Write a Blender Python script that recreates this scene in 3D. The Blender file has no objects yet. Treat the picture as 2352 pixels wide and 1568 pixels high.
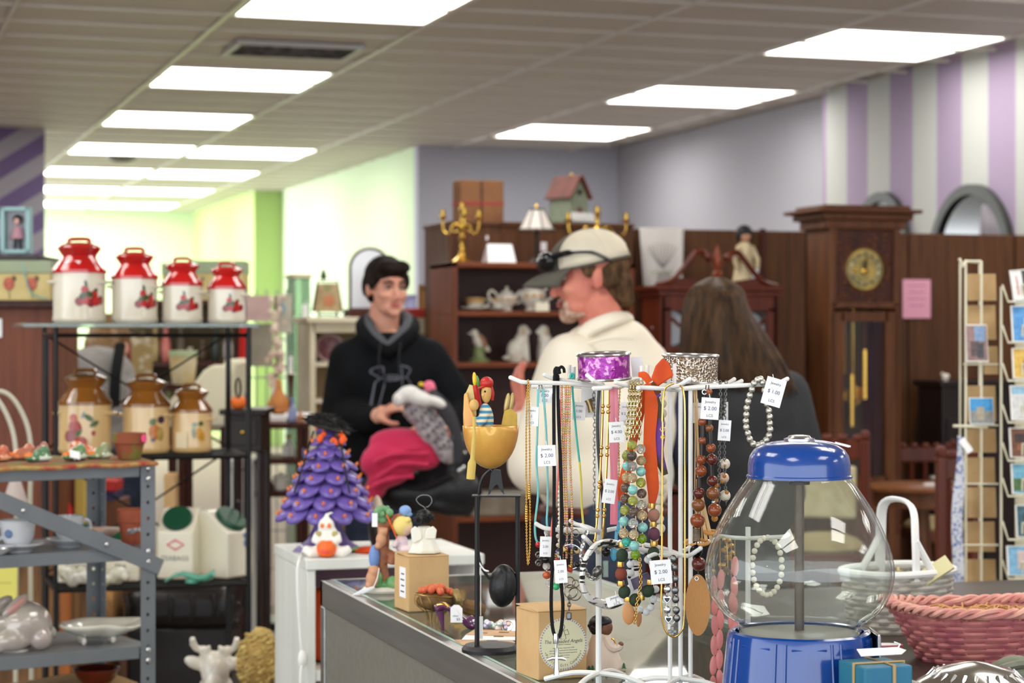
import bpy,bmesh,math,random
from math import sin,cos,pi,radians,sqrt,atan2
from mathutils import Vector,Matrix,Euler
random.seed(7)
SC=bpy.context.scene
COL=SC.collection
# ---------------------------------------------------------------- camera,light,exposure
FPX,CX,HY,CAMZ=4800.0,1176.0,770.0,1.45      # focal length in pixels of the 2352x1568 frame,centre,horizon,eye height
TH=radians(17.64)                                  # camera turned this far to the right of the room's long axis
cam_d=bpy.data.cameras.new('camera')
cam=bpy.data.objects.new('camera',cam_d); COL.objects.link(cam); SC.camera=cam
cam_d.sensor_width=22.3; cam_d.lens=FPX/2352*22.3
cam_d.shift_y=-(784 - HY)/2352
cam.location=(0,0,CAMZ); cam.rotation_euler=(pi/2,0,-TH)
cam_d.clip_start=.05; cam_d.clip_end=200
cam_d.dof.use_dof=True; cam_d.dof.focus_distance=2.5; cam_d.dof.aperture_fstop=5.6
W=bpy.data.worlds.new('daylight'); SC.world=W; W.use_nodes=True
W.node_tree.nodes['Background'].inputs[0].default_value=(.88,.94,1,1)
W.node_tree.nodes['Background'].inputs[1].default_value=3.4
SC.view_settings.view_transform='Standard'; SC.view_settings.look='None'
SC.view_settings.gamma=1; SC.view_settings.use_curve_mapping=False
SC.view_settings.exposure=0.2
PANEL_POWER=9.0                                   # emission of the ceiling light diffusers
try:
 SC.cycles.max_bounces=7; SC.cycles.diffuse_bounces=4; SC.cycles.glossy_bounces=4; SC.cycles.transparent_max_bounces=16; SC.cycles.use_adaptive_sampling=True; SC.cycles.adaptive_threshold=.04
 SC.cycles.sample_clamp_indirect=6; SC.cycles.caustics_reflective=False; SC.cycles.caustics_refractive=False
 SC.cycles.use_denoising=True
except Exception: pass
def area(name,loc,rot,sx,sy,power,col=(1,1,1)):
 l=bpy.data.lights.new(name,'AREA'); l.shape='RECTANGLE'; l.size=sx; l.size_y=sy; l.energy=power; l.color=col
 o=bpy.data.objects.new(name,l); COL.objects.link(o); o.location=loc; o.rotation_euler=rot; return o
area('side_window_daylight',(-1.5,29.2,1.8),(0,-pi/2,0),2.4,4.8,620,(.93,.97,1))
# ---------------------------------------------------------------- helpers
def lin(c):
 return tuple(((v/255/12.92) if v/255 <= .04045 else ((v/255+.055)/1.055) ** 2.4) for v in c)+(1,)
def P(px,py,d):                                    # picture position+distance -> point of the room
 X=(px - CX)/FPX*d
 return Vector((X*cos(TH)+d*sin(TH),d*cos(TH) - X*sin(TH),CAMZ+(HY - py)/FPX*d))
def dep(py,z): return (CAMZ - z)*FPX/(py - HY)  # distance at which height z shows at picture row py
MATS={}
def nd(t,typ,**kw):
 n=t.nodes.new(typ)
 for k,v in kw.items(): setattr(n,k,v)
 return n
def mat(name,c,rough=.5,metal=0,c2=None,ns=20,nstretch=(1,1,1),nlo=.35,nhi=.65,bump=0,bs=None,spec=.5,coat=0,
  emit=0,alpha=1,trans=0,sheen=0,sss=0,ior=1.45,detail=4):
 if name in MATS: return MATS[name]
 m=bpy.data.materials.new(name); m.use_nodes=True; t=m.node_tree; b=t.nodes['Principled BSDF']
 b.inputs['Base Color'].default_value=lin(c); b.inputs['Roughness'].default_value=rough
 b.inputs['Metallic'].default_value=metal; b.inputs['Specular IOR Level'].default_value=spec
 b.inputs['Coat Weight'].default_value=coat; b.inputs['Coat Roughness'].default_value=.08; b.inputs['IOR'].default_value=ior
 b.inputs['Transmission Weight'].default_value=trans; b.inputs['Sheen Weight'].default_value=sheen
 if sss:
  b.inputs['Subsurface Weight'].default_value=sss; b.inputs['Subsurface Radius'].default_value=(.02,.008,.004); b.inputs['Subsurface Scale'].default_value=.3
 if emit:
  b.inputs['Emission Color'].default_value=lin(c); b.inputs['Emission Strength'].default_value=emit
 if c2 or bump:
  tc=nd(t,'ShaderNodeTexCoord'); mp=nd(t,'ShaderNodeMapping'); mp.inputs['Scale'].default_value=nstretch
  no=nd(t,'ShaderNodeTexNoise'); no.inputs['Scale'].default_value=ns; no.inputs['Detail'].default_value=detail
  t.links.new(tc.outputs['Object'],mp.inputs[0]); t.links.new(mp.outputs[0],no.inputs['Vector'])
  if c2:
   cr=nd(t,'ShaderNodeValToRGB'); cr.color_ramp.elements[0].position=nlo; cr.color_ramp.elements[1].position=nhi
   cr.color_ramp.elements[0].color=lin(c); cr.color_ramp.elements[1].color=lin(c2)
   t.links.new(no.outputs['Fac'],cr.inputs[0]); t.links.new(cr.outputs[0],b.inputs['Base Color'])
  if bump:
   bp=nd(t,'ShaderNodeBump'); bp.inputs['Strength'].default_value=bump; bp.inputs['Distance'].default_value=.004
   src=no
   if bs:
    src=nd(t,'ShaderNodeTexNoise'); src.inputs['Scale'].default_value=bs; t.links.new(mp.outputs[0],src.inputs['Vector'])
   t.links.new(src.outputs['Fac'],bp.inputs['Height']); t.links.new(bp.outputs[0],b.inputs['Normal'])
 MATS[name]=m; return m
def thin_glass(name,tint=(255,255,255),rough=.0,ior=1.5,film=0.0,film_col=(230,230,225)):
 """thin clear wall: mostly lets light straight through, mirrors by Fresnel, a little haze of dust if film > 0"""
 if name in MATS: return MATS[name]
 m=bpy.data.materials.new(name); m.use_nodes=True; t=m.node_tree; t.nodes.clear()
 o=nd(t,'ShaderNodeOutputMaterial'); tr=nd(t,'ShaderNodeBsdfTransparent'); tr.inputs[0].default_value=lin(tint)
 gl=nd(t,'ShaderNodeBsdfGlossy'); gl.inputs['Roughness'].default_value=rough
 lw=nd(t,'ShaderNodeLayerWeight'); lw.inputs[0].default_value=.5; pw=nd(t,'ShaderNodeMath',operation='POWER'); pw.inputs[1].default_value=5; t.links.new(lw.outputs['Facing'],pw.inputs[0])
 fr=nd(t,'ShaderNodeMath',operation='MULTIPLY_ADD'); f0=((ior - 1)/(ior+1)) ** 2; fr.inputs[1].default_value=1 - f0; fr.inputs[2].default_value=f0; t.links.new(pw.outputs[0],fr.inputs[0])
 mx=nd(t,'ShaderNodeMixShader'); t.links.new(fr.outputs[0],mx.inputs[0]); t.links.new(tr.outputs[0],mx.inputs[1]); t.links.new(gl.outputs[0],mx.inputs[2])
 last=mx
 if film:
  df=nd(t,'ShaderNodeBsdfDiffuse'); df.inputs[0].default_value=lin(film_col)
  m2=nd(t,'ShaderNodeMixShader'); m2.inputs[0].default_value=film
  t.links.new(last.outputs[0],m2.inputs[1]); t.links.new(df.outputs[0],m2.inputs[2]); last=m2
 t.links.new(last.outputs[0],o.inputs[0]); MATS[name]=m; return m
def wood(name,c,c2,rough=.35,axis='z',s=9,coat=.15):
 st={'z': (6,6,.5),'x': (.5,6,6),'y': (6,.5,6)}[axis]
 return mat(name,c,rough+.1,0,c2,s,st,.3,.7,.08,coat=coat*.3,spec=.3)
def stripes(name,ca,cb,period,direction,rough=.9,offset=0,duty=.5,soft=.01):
 """two painted colours in straight bands; direction = unit vector across the bands, object space"""
 if name in MATS: return MATS[name]
 m=bpy.data.materials.new(name); m.use_nodes=True; t=m.node_tree; b=t.nodes['Principled BSDF']; b.inputs['Roughness'].default_value=rough
 tc=nd(t,'ShaderNodeTexCoord'); dp=nd(t,'ShaderNodeVectorMath',operation='DOT_PRODUCT'); dp.inputs[1].default_value=direction
 t.links.new(tc.outputs['Object'],dp.inputs[0])
 a=nd(t,'ShaderNodeMath',operation='ADD'); a.inputs[1].default_value=offset+1000*period
 mo=nd(t,'ShaderNodeMath',operation='MODULO'); mo.inputs[1].default_value=period
 dv=nd(t,'ShaderNodeMath',operation='DIVIDE'); dv.inputs[1].default_value=period
 cr=nd(t,'ShaderNodeValToRGB'); e=cr.color_ramp.elements
 e[0].position=0; e[0].color=lin(ca); e[1].position=1; e[1].color=lin(cb)
 x=cr.color_ramp.elements.new(max(.001,duty - soft)); x.color=lin(ca); y=cr.color_ramp.elements.new(min(.999,duty+soft)); y.color=lin(cb)
 t.links.new(dp.outputs['Value'],a.inputs[0]); t.links.new(a.outputs[0],mo.inputs[0]); t.links.new(mo.outputs[0],dv.inputs[0])
 t.links.new(dv.outputs[0],cr.inputs[0]); t.links.new(cr.outputs[0],b.inputs['Base Color']); MATS[name]=m; return m
def rotm(rx=0,ry=0,rz=0): return Euler((rx,ry,rz)).to_matrix()
class MB:
 """collects shapes into one mesh"""
 def __init__(s): s.v=[]; s.f=[]
 def add(s,vs,fs):
  o=len(s.v); s.v += [tuple(x) for x in vs]; s.f += [tuple(i+o for i in f) for f in fs]; return s
 def box(s,c,size,rot=None,taper=(1,1)):
  hx,hy,hz=size[0]/2,size[1]/2,size[2]/2; vs=[]
  for z in (-1,1):
   tx,ty=(taper if z > 0 else (1,1))
   for x,y in ((-1,-1),(1,-1),(1,1),(-1,1)): vs.append(Vector((x*hx*tx,y*hy*ty,z*hz)))
  if rot: vs=[rot @ q for q in vs]
  c=Vector(c)
  return s.add([q+c for q in vs],[(0,3,2,1),(4,5,6,7),(0,1,5,4),(1,2,6,5),(2,3,7,6),(3,0,4,7)])
 def b2(s,lo,hi):
  return s.box([(a+b)/2 for a,b in zip(lo,hi)],[abs(b - a) for a,b in zip(lo,hi)])
 def lathe(s,prof,seg=24,c=(0,0,0),rot=None,cap0=True,cap1=True,a0=0,a1=2*pi,sq=None,sy=1):
  full=abs(a1 - a0 - 2*pi) < 1e-6; n=seg if full else seg+1; vs=[]; c=Vector(c)
  for r,z in prof:
   for i in range(n):
    a=a0+(a1 - a0)*i/seg; q=Vector((r*cos(a),r*sin(a)*sy,z)); vs.append((rot @ q if rot else q)+c)
  fs=[]
  for j in range(len(prof) - 1):
   for i in range(seg):
    k=(i+1) % n if full else i+1
    fs.append((j*n+i,j*n+k,(j+1)*n+k,(j+1)*n+i))
  if full:
   if cap0 and prof[0][0] > 1e-5: fs.append(tuple(range(n - 1,-1,-1)))
   if cap1 and prof[-1][0] > 1e-5: o=(len(prof) - 1)*n; fs.append(tuple(range(o,o+n)))
  return s.add(vs,fs)
 def ell(s,c,r,rot=None,seg=16,rings=10):
  if not hasattr(r,'__len__'): r=(r,r,r)
  c=Vector(c); vs=[Vector((0,0,-r[2]))]
  for j in range(1,rings):
   t=-pi/2+pi*j/rings
   for i in range(seg):
    a=2*pi*i/seg; vs.append(Vector((r[0]*cos(t)*cos(a),r[1]*cos(t)*sin(a),r[2]*sin(t))))
  vs.append(Vector((0,0,r[2]))); vs=[(rot @ q if rot else q)+c for q in vs]; fs=[]
  for i in range(seg): fs.append((0,1+(i+1) % seg,1+i))
  for j in range(rings - 2):
   for i in range(seg):
    a=1+j*seg; k=(i+1) % seg; fs.append((a+i,a+k,a+seg+k,a+seg+i))
  e=len(vs) - 1; a=1+(rings - 2)*seg
  for i in range(seg): fs.append((a+i,a+(i+1) % seg,e))
  return s.add(vs,fs)
 def tube(s,pts,r,seg=8,closed=False,flat=1,cap=True):
  pts=[Vector(p) for p in pts]; n=len(pts); rs=r if hasattr(r,'__len__') else [r]*n
  if len(rs) != n:                             # radii given at fewer stations: spread them along the path
   L=len(rs) - 1; rs=[(lambda q: rs[int(q)]+(rs[min(int(q)+1,L)] - rs[int(q)])*(q - int(q)))(L*i/max(1,n - 1)) for i in range(n)]
  up=None; vs=[]
  for i in range(n):
   if closed: t=pts[(i+1) % n] - pts[i - 1]
   else: t=pts[min(i+1,n - 1)] - pts[max(i - 1,0)]
   if t.length < 1e-9: t=Vector((0,0,1))
   t.normalize()
   if up is None:
    up=Vector((0,1,0)) if abs(t.y) < .9 else Vector((1,0,0))
   u=up - t*up.dot(t)
   if u.length < 1e-6: u=t.orthogonal()
   u.normalize(); w=t.cross(u); up=u
   for k in range(seg):
    a=2*pi*k/seg; vs.append(pts[i]+(u*cos(a)*flat+w*sin(a))*rs[i])
  fs=[]
  for i in range(n if closed else n - 1):
   j=(i+1) % n
   for k in range(seg):
    l=(k+1) % seg; fs.append((i*seg+k,i*seg+l,j*seg+l,j*seg+k))
  if not closed and cap:
   fs.append(tuple(range(seg - 1,-1,-1))); o=(n - 1)*seg; fs.append(tuple(range(o,o+seg)))
  return s.add(vs,fs)
 def torus(s,c,R,r,rot=None,seg=24,ts=8,sy=1):
  c=Vector(c); pts=[(rot @ Vector((R*cos(a),R*sin(a)*sy,0)) if rot else Vector((R*cos(a),R*sin(a)*sy,0)))+c for a in [2*pi*i/seg for i in range(seg)]]
  return s.tube(pts,r,ts,True)
 def prism(s,poly,y0,y1,T=None):
  """polygon in local (x,z), extruded along y from y0 to y1"""
  n=len(poly); vs=[Vector((x,y0,z)) for x,z in poly]+[Vector((x,y1,z)) for x,z in poly]
  if T: vs=[T @ q for q in vs]
  fs=[tuple(range(n)),tuple(range(2*n - 1,n - 1,-1))]+[(i,i+n,(i+1) % n+n,(i+1) % n) for i in range(n)]
  return s.add(vs,fs)
 def grid(s,rows,closed=False):
  n=len(rows[0]); vs=[q for r in rows for q in r]; fs=[]
  for j in range(len(rows) - 1):
   for i in range(n if closed else n - 1):
    k=(i+1) % n; fs.append((j*n+i,j*n+k,(j+1)*n+k,(j+1)*n+i))
  return s.add(vs,fs)
 def build(s,name,m,parent=None,smooth=35,bevel=0,bseg=2,solid=0,sub=0,remesh=0,rs=0,label=None,loc=None):
  me=bpy.data.meshes.new(name); me.from_pydata(s.v,[],s.f); me.update()
  bm=bmesh.new(); bm.from_mesh(me); bmesh.ops.recalc_face_normals(bm,faces=bm.faces); bm.to_mesh(me); bm.free()
  o=bpy.data.objects.new(name,me); COL.objects.link(o)
  if m: me.materials.append(m)
  if remesh:
   md=o.modifiers.new('r','REMESH'); md.mode='VOXEL'; md.voxel_size=remesh
   if rs:
    sm=o.modifiers.new('s','SMOOTH'); sm.iterations=rs; sm.factor=.5
   dg=bpy.context.evaluated_depsgraph_get(); dg.update()
   me2=bpy.data.meshes.new_from_object(o.evaluated_get(dg)); o.modifiers.clear(); o.data=me2; bpy.data.meshes.remove(me); me=me2; me.name=name
   if m and not me.materials: me.materials.append(m)
  if smooth:
   me.shade_smooth()
   if smooth < 180 and not remesh: me.set_sharp_from_angle(angle=radians(smooth))
  if solid: md=o.modifiers.new('so','SOLIDIFY'); md.thickness=solid; md.offset=0
  if bevel:
   md=o.modifiers.new('b','BEVEL'); md.width=bevel; md.segments=bseg; md.limit_method='ANGLE'
  if sub: md=o.modifiers.new('u','SUBSURF'); md.levels=sub; md.render_levels=sub
  if parent: o.parent=parent
  if loc: o.location=loc
  if label: o['label']=label
  return o
def tag(o,label,cat,group=None,kind=None):
 o['label']=label
 if cat: o['category']=cat
 if group: o['group']=group
 if kind: o['kind']=kind
 return o
def thing(name,label,cat,loc=(0,0,0),rz=0,group=None):
 o=bpy.data.objects.new(name,None); COL.objects.link(o); o.location=loc; o.rotation_euler=(0,0,rz); o.empty_display_size=.02
 return tag(o,label,cat,group)
def struct(o): o['kind']='structure'; return o
def inst(name,src,parent,loc=None,rot=None,scale=None,m=None):
 """another object that shares src's mesh"""
 o=bpy.data.objects.new(name,src.data if m is None else src.data.copy()); COL.objects.link(o)
 if m: o.data.materials.clear(); o.data.materials.append(m)
 o.parent=parent
 if loc is not None: o.location=loc
 if rot is not None: o.rotation_euler=rot
 if scale is not None: o.scale=scale if hasattr(scale,'__len__') else (scale,)*3
 for md in src.modifiers:
  n=o.modifiers.new(md.name,md.type)
  for a in ('width','segments','limit_method','thickness','offset','levels','render_levels'):
   if hasattr(md,a): setattr(n,a,getattr(md,a))
 return o
def meshobj(name,me,m,parent,loc=(0,0,0),rot=(0,0,0),scale=1):
 o=bpy.data.objects.new(name,me); COL.objects.link(o); o.parent=parent; o.location=loc; o.rotation_euler=rot
 o.scale=scale if hasattr(scale,'__len__') else (scale,)*3
 if m: o.material_slots[0].link='OBJECT'; o.material_slots[0].material=m
 return o
def text(s,size,m,parent,loc,rot=(pi/2,0,0),name='lettering',align='CENTER',shear=0,sx=1,extrude=0.0):
 cu=bpy.data.curves.new(name,'FONT'); cu.body=s; cu.size=size; cu.align_x=align; cu.align_y='CENTER'; cu.shear=shear; cu.extrude=extrude; cu.resolution_u=3
 t=bpy.data.objects.new('tmp',cu); COL.objects.link(t); dg=bpy.context.evaluated_depsgraph_get(); dg.update()
 me=bpy.data.meshes.new_from_object(t.evaluated_get(dg)); bpy.data.objects.remove(t); bpy.data.curves.remove(cu)
 me.materials.clear(); me.materials.append(m)
 o=bpy.data.objects.new(name,me); COL.objects.link(o); o.parent=parent; o.location=loc; o.rotation_euler=rot; o.scale=(sx,1,1); return o
def smooth_pts(pts,n=4,closed=False):
 """Catmull-Rom through the points"""
 pts=[Vector(p) for p in pts]; out=[]; N=len(pts)
 for i in range(N if closed else N - 1):
  if closed: p0,p1,p2,p3=pts[i - 1],pts[i],pts[(i+1) % N],pts[(i+2) % N]
  else: p0,p1,p2,p3=pts[max(i - 1,0)],pts[i],pts[i+1],pts[min(i+2,N - 1)]
  for k in range(n):
   t=k/n; out.append(.5*((2*p1)+(p2 - p0)*t+(2*p0 - 5*p1+4*p2 - p3)*t*t+(3*p1 - p0 - 3*p2+p3)*t ** 3))
 if not closed: out.append(pts[-1])
 return out
class Fr:
 """a frame standing at a picture position and distance, facing the camera: picture pixels + depth offset -> local metres"""
 def __init__(s,px,py,d): s.px,s.py,s.d,s.s=px,py,d,d/FPX; s.loc=P(px,py,d)
 def __call__(s,px,py,dy=0): return Vector(((px - s.px)*s.s,dy,(s.py - py)*s.s))
 def thing(s,name,label,cat,group=None): return thing(name,label,cat,s.loc,-TH,group)
# ---------------------------------------------------------------- shared materials
WHITE=mat('white paint',(236,236,232),.45)
WHITEWIRE=mat('white coated wire',(232,232,228),.3)
BLACKM=mat('black metal',(20,20,22),.4)
PAPER=mat('white paper',(240,240,240),.7)
INK=mat('grey print ink',(70,70,80),.7)
PEN=mat('blue-grey pen ink',(70,75,120),.7)
BRASS=mat('polished brass',(205,165,75),.22,1)
GOLD=mat('gold plate',(214,170,92),.25,1)
SILVER=mat('silver metal',(205,205,205),.22,1)
DARKSILVER=mat('aged silver',(120,120,118),.3,1)
# ---------------------------------------------------------------- the room
CEIL=3.33
m_floor=mat('carpet floor',(150,138,124),.85,0,(138,126,112),60,bump=.2)
struct(MB().b2((-7,-6,-.1),(8.2,33,0)).build('floor',m_floor,smooth=0))
m_tile=mat('ceiling tile',(204,197,188),.6,0,(192,184,174),9,(.25,6,1),bump=.25,spec=.4)
m_bar=mat('ceiling bar',(214,208,198),.35)
ceiling=struct(MB().b2((-7,-6,CEIL+.06),(8.2,33,CEIL+.16)).build('ceiling',m_tile,smooth=0))
GX=[-1.53+1.22*i for i in range(8)]            # bars along the room
GY0,GP=11.6 - .61*2,.61
LIGHTS=[]
for k in range(7):
 LIGHTS.append((3,k))
 if k >= 3: LIGHTS.append((4,k))
 if k <= 2: LIGHTS.append((6,k))
for k in (-1,-2,-3,-4):
 for c in (0,3,6): LIGHTS.append((c,k))
for k in (0,1,2,3,4,5,6):
 if k < 3: LIGHTS.append((0,k))
cells=set()
for c,k in LIGHTS:
 q=1 if (c,k) == (3,0) else 0; cells.add((c,2+5*k - q)); cells.add((c,3+5*k - q))
VENT=(3,4+1)                                    # beyond the first pair of lights in the same column
tile_me=None
for c in range(7):
 for r in range(0,36):
  y=GY0+GP*r
  if (c,r) in cells or y > 31.6: continue
  if c < 3 and y > 24: continue
  if tile_me is None:
   o=MB().box((0,0,0),(1.19,.58,.02)).build('ceiling_panel',m_tile,ceiling,0,.008,1); tile_me=o; o.location=(GX[c]+.61,y+.305,CEIL+.02)
  else: inst('ceiling_panel',tile_me,ceiling,(GX[c]+.61,y+.305,CEIL+.02))
for i,x in enumerate(GX): MB().b2((x - .014,GY0 - 12,CEIL - .004),(x+.014,31.9,CEIL+.03)).build('ceiling_bar',m_bar,ceiling,0)
for r in range(36): MB().b2((-1.53,GY0+GP*r - .012,CEIL - .001),(7.24,GY0+GP*r+.012,CEIL+.02)).build('ceiling_bar',m_bar,ceiling,0)
m_diff=mat('lit diffuser',(255,252,246),.5,emit=PANEL_POWER)
m_lframe=mat('light housing',(235,232,225),.4)
lf=ld=None
WHERE={3: 'over the aisle',4: 'in the column along the green wall',6: 'along the lavender wall',0: 'over the purple partition'}
ORD=['nearest','second nearest','third nearest','fourth nearest','third farthest','second farthest','farthest']
for c,k in LIGHTS:
 for h in (0,1):
  y=GY0+GP*(2+h+5*k) - (GP if (c,k) == (3,0) else 0)
  vis=(c in (3,4,6) and k >= 0)
  t=thing('ceiling_light',('%s half of the %s ceiling light %s' % (('nearer','farther')[h],ORD[k],WHERE[c])) if vis else
     'fluorescent ceiling light panel outside the view','ceiling light',(GX[c]+.61,y+.305,CEIL),0,'fluorescent ceiling lights')
  if lf is None:
   b=MB()
   for s in (-1,1): b.box((0,s*.285,.01),(1.19,.03,.03)); b.box((s*.585,0,.01),(.03,.60,.03))
   b.box((0,0,.045),(1.19,.59,.01))
   lf=b.build('frame',m_lframe,t,0); ld=MB().box((0,0,.008),(1.13,.54,.012)).build('diffuser',m_diff,t,0)
  else: inst('frame',lf,t,(0,0,0)); inst('diffuser',ld,t,(0,0,0))
# louvred air vent between the first two lights
t=thing('ceiling_vent','dusty grey louvred air vent in the ceiling between two lights','air vent',(P(672,112,13.71).x,P(672,112,13.71).y,CEIL),0)
m_vent=mat('dusty vent metal',(150,145,140),.5,.2,(70,66,66),14); m_dark=mat('dark void',(12,12,14),.9); m_vb=mat('vent backing',(52,50,50),.8)
b=MB()
for s in (-1,1): b.box((0,s*.29,-.012),(.84,.04,.03)); b.box((s*.40,0,-.012),(.04,.60,.03))
b.build('frame',mat('vent frame',(190,188,186),.4),t,0,.006)
MB().box((0,0,.012),(.78,.56,.012)).build('backing',m_vb,t,0)
for i in range(9): MB().box((0,-.24+.06*i,-.012),(.76,.055,.004),rotm(radians(38))).build('slat',m_vent,t,0)
t=thing('smoke_detector','small round dark ceiling sensor beyond the lights','sensor',P(280,372,21.9),0); t.location.z=CEIL
MB().lathe([(.16,0),(.15,-.03),(.08,-.06),(.0001,-.065)],20).build('housing',mat('sensor',(60,58,54),.5),t)
# walls (room axes: x across,y along the aisle)
m_green=mat('green wall paint',(190,216,144),.9,spec=.2); m_green2=mat('pale green wall paint',(204,222,186),.9,spec=.2)
m_lav=mat('lavender wall paint',(166,165,172),.9,spec=.2); m_blue=mat('grey lavender wall paint',(172,173,184),.9,spec=.2)
struct(MB().b2((1.0,31.9,0),(8,32.1,CEIL+.05)).build('wall_back',m_green2,smooth=0))
struct(MB().b2((5.04,26.9,0),(5.5,31.9,CEIL+.05)).build('wall_pillar',mat('pillar green paint',(172,198,128),.9,spec=.2),smooth=0))
struct(MB().b2((5.41,20.25,0),(5.6,26.9,CEIL+.05)).build('wall_green',m_green2,smooth=0))
struct(MB().b2((5.41,20.1,0),(7.7,20.25,CEIL+.05)).build('wall_lavender_end',m_blue,smooth=0))
struct(MB().b2((7.53,14.8,0),(7.7,20.1,CEIL+.05)).build('wall_right_far',m_lav,smooth=0))
# bands run up the wall; a lilac one ends at the far corner
m_str=stripes('lilac white bands',(178,180,175),(152,136,160),.69,(0,1,0),offset=-14.39+.69)
struct(MB().b2((7.25,-6,0),(7.7,14.8,CEIL+.05)).build('wall_right',m_str,smooth=0))
m_diag=stripes('diagonal purple bands',(104,88,126),(150,146,154),.29,(.54,0,-.84),offset=.1)
struct(MB().b2((-6,19.5,0),(1.72,19.62,CEIL+.05)).build('wall_left_partition',m_diag,smooth=0))
struct(MB().b2((-7,5,0),(-6.8,19.6,CEIL+.05)).build('wall_left',m_lav,smooth=0))
# framed bright panel on the far wall
t=thing('wall_frame','dark framed bright white board on the far green wall','frame',P(150,582,31.4),0)
b=MB(); 
for s in (-1,1): b.box((s*.6,0,0),(.05,.05,.62)); b.box((0,0,s*.29),(1.2,.05,.05))
b.build('frame',mat('dark green frame',(50,62,52),.5),t,0); MB().box((0,.01,0),(1.16,.02,.56)).build('board',WHITE,t,0)
# ---------------------------------------------------------------- back of the shop: partition and furniture
def phi(px): return TH+math.atan((px - CX)/FPX)
def RX(px,y): return y*math.tan(phi(px))          # where a picture column meets the plane y=const
def RD(px,y): return y/(cos(TH) - (px - CX)/FPX*sin(TH))
def RZ(px,py,y): return CAMZ+(HY - py)/FPX*RD(px,y)
m_panel=wood('brown wood panel',(70,41,20),(94,58,30),.45,'z',5)
m_cherry=wood('cherry shelf wood',(104,50,24),(134,68,34),.4,'x',6)
m_cherry_v=wood('cherry side wood',(96,46,26),(122,62,36),.4,'z',6)
m_darkwood=wood('dark mahogany',(52,24,16),(76,34,20),.35,'z',6)
m_redwood=wood('red mahogany',(76,29,15),(98,41,21),.3,'z',6)
m_oak=wood('aged oak',(74,42,22),(104,62,32),.4,'z',6)
m_cream=mat('cream paint',(226,216,188),.5,0,(214,202,170),8)
m_card=mat('brown cardboard',(206,170,120),.7,0,(198,160,110),30)
part=struct(MB().b2((RX(1455,9.9),9.92,0),(7.25,9.97,1.985)).build('wall_partition',m_panel,smooth=0))
xs=[RX(1456,9.9),RX(1748,9.9),RX(2085,9.9),RX(2330,9.9),7.24]
for a,b in zip(xs,xs[1:]): MB().b2((a+.004,9.895,.02),(b - .004,9.92,1.99)).build('panel',m_panel,part,0,.003,1)
MB().b2((xs[1] - .012,9.87,0),(xs[1]+.012,9.90,2.0)).build('edge_strip',m_darkwood,part,0)
# tall cabinet seen from its plain back
x0,x1=RX(1032,9.75),RX(1454,9.75)
t=thing('storage_cabinet','tall plain brown wood cabinet behind the cherry bookcase, boxes on top','cabinet',((x0+x1)/2,9.98,0))
w=x1 - x0; MB().box((0,0,1.0),(w,.46,1.98)).build('body',m_panel,t,0,.004,1)
MB().box((0,-.235,1.0),(w - .06,.012,1.9)).build('back_panel',m_panel,t,0); MB().box((0,0,1.995),(w+.01,.48,.02)).build('top',m_panel,t,0,.003,1)
TOPZ=2.005
# cherry bookcase
yb=9.3; x0,x1=RX(1040,yb),RX(1458,yb); zt=1.79; w=x1 - x0
bx=thing('bookcase','open cherry wood bookcase with china on its shelves, behind the capped man','bookcase',((x0+x1)/2,yb+.2,0))
for s in (-1,1): MB().box((s*(w/2 - .012),0,zt/2),(.024,.4,zt)).build('side',m_cherry_v,bx,0,.002,1)
MB().box((0,.19,zt/2),(w - .04,.01,zt - .04)).build('back_panel',mat('bookcase back',(66,30,20),.5),bx,0)
MB().box((0,0,zt - .012),(w,.4,.024)).build('top',m_cherry,bx,0,.002,1)
SHZ=[]
for py in (714,832,1000,1186): SHZ.append(RZ(1150,py,yb))
for z in SHZ+[.09]: MB().box((0,0,z - .012),(w - .05,.37,.024)).build('shelf',m_cherry,bx,0,.002,1)
MB().box((0,-.18,.04),(w - .05,.02,.08)).build('plinth',m_cherry,bx,0)
m_china=mat('white glazed china',(226,222,212),.2,0,(222,214,196),40,coat=.4)
m_gilt=mat('gilt flower print',(196,150,70),.4)
def at(px,y,z): return Vector((RX(px,y),y,z))
def mpx(px,y): return RD(px,y)/FPX               # metres per picture pixel there
ys=9.42; z1=SHZ[0]; k=mpx(1150,ys)
def cup_stack(px,label,n,r):
 t=thing('teacup',label,'teacup',at(px,ys,z1),0,'china tea set in the bookcase')
 MB().lathe([(.02,0),(r*.6,.006),(r,.016),(r*.98,.02),(.02,.01)],24).build('saucer',m_china,t)
 MB().lathe([(.018,.012),(.03,.02),(r*.55,.05),(r*.60,.062),(r*.55,.06),(.02,.022)],24).build('cup',m_china,t)
 MB().torus((r*.72,0,.04),.016,.004,rotm(pi/2)).build('handle',m_china,t)
 MB().lathe([(r*.57,.042),(r*.606,.06),(r*.60,.06)],24,cap0=False,cap1=False).build('gilt_band',m_gilt,t)
cup_stack(1090,'gilt teacup on saucer at the left end of the china shelf',1,.078); cup_stack(1146,'small gilt teacup on saucer beside the sugar bowl',1,.06)
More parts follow.
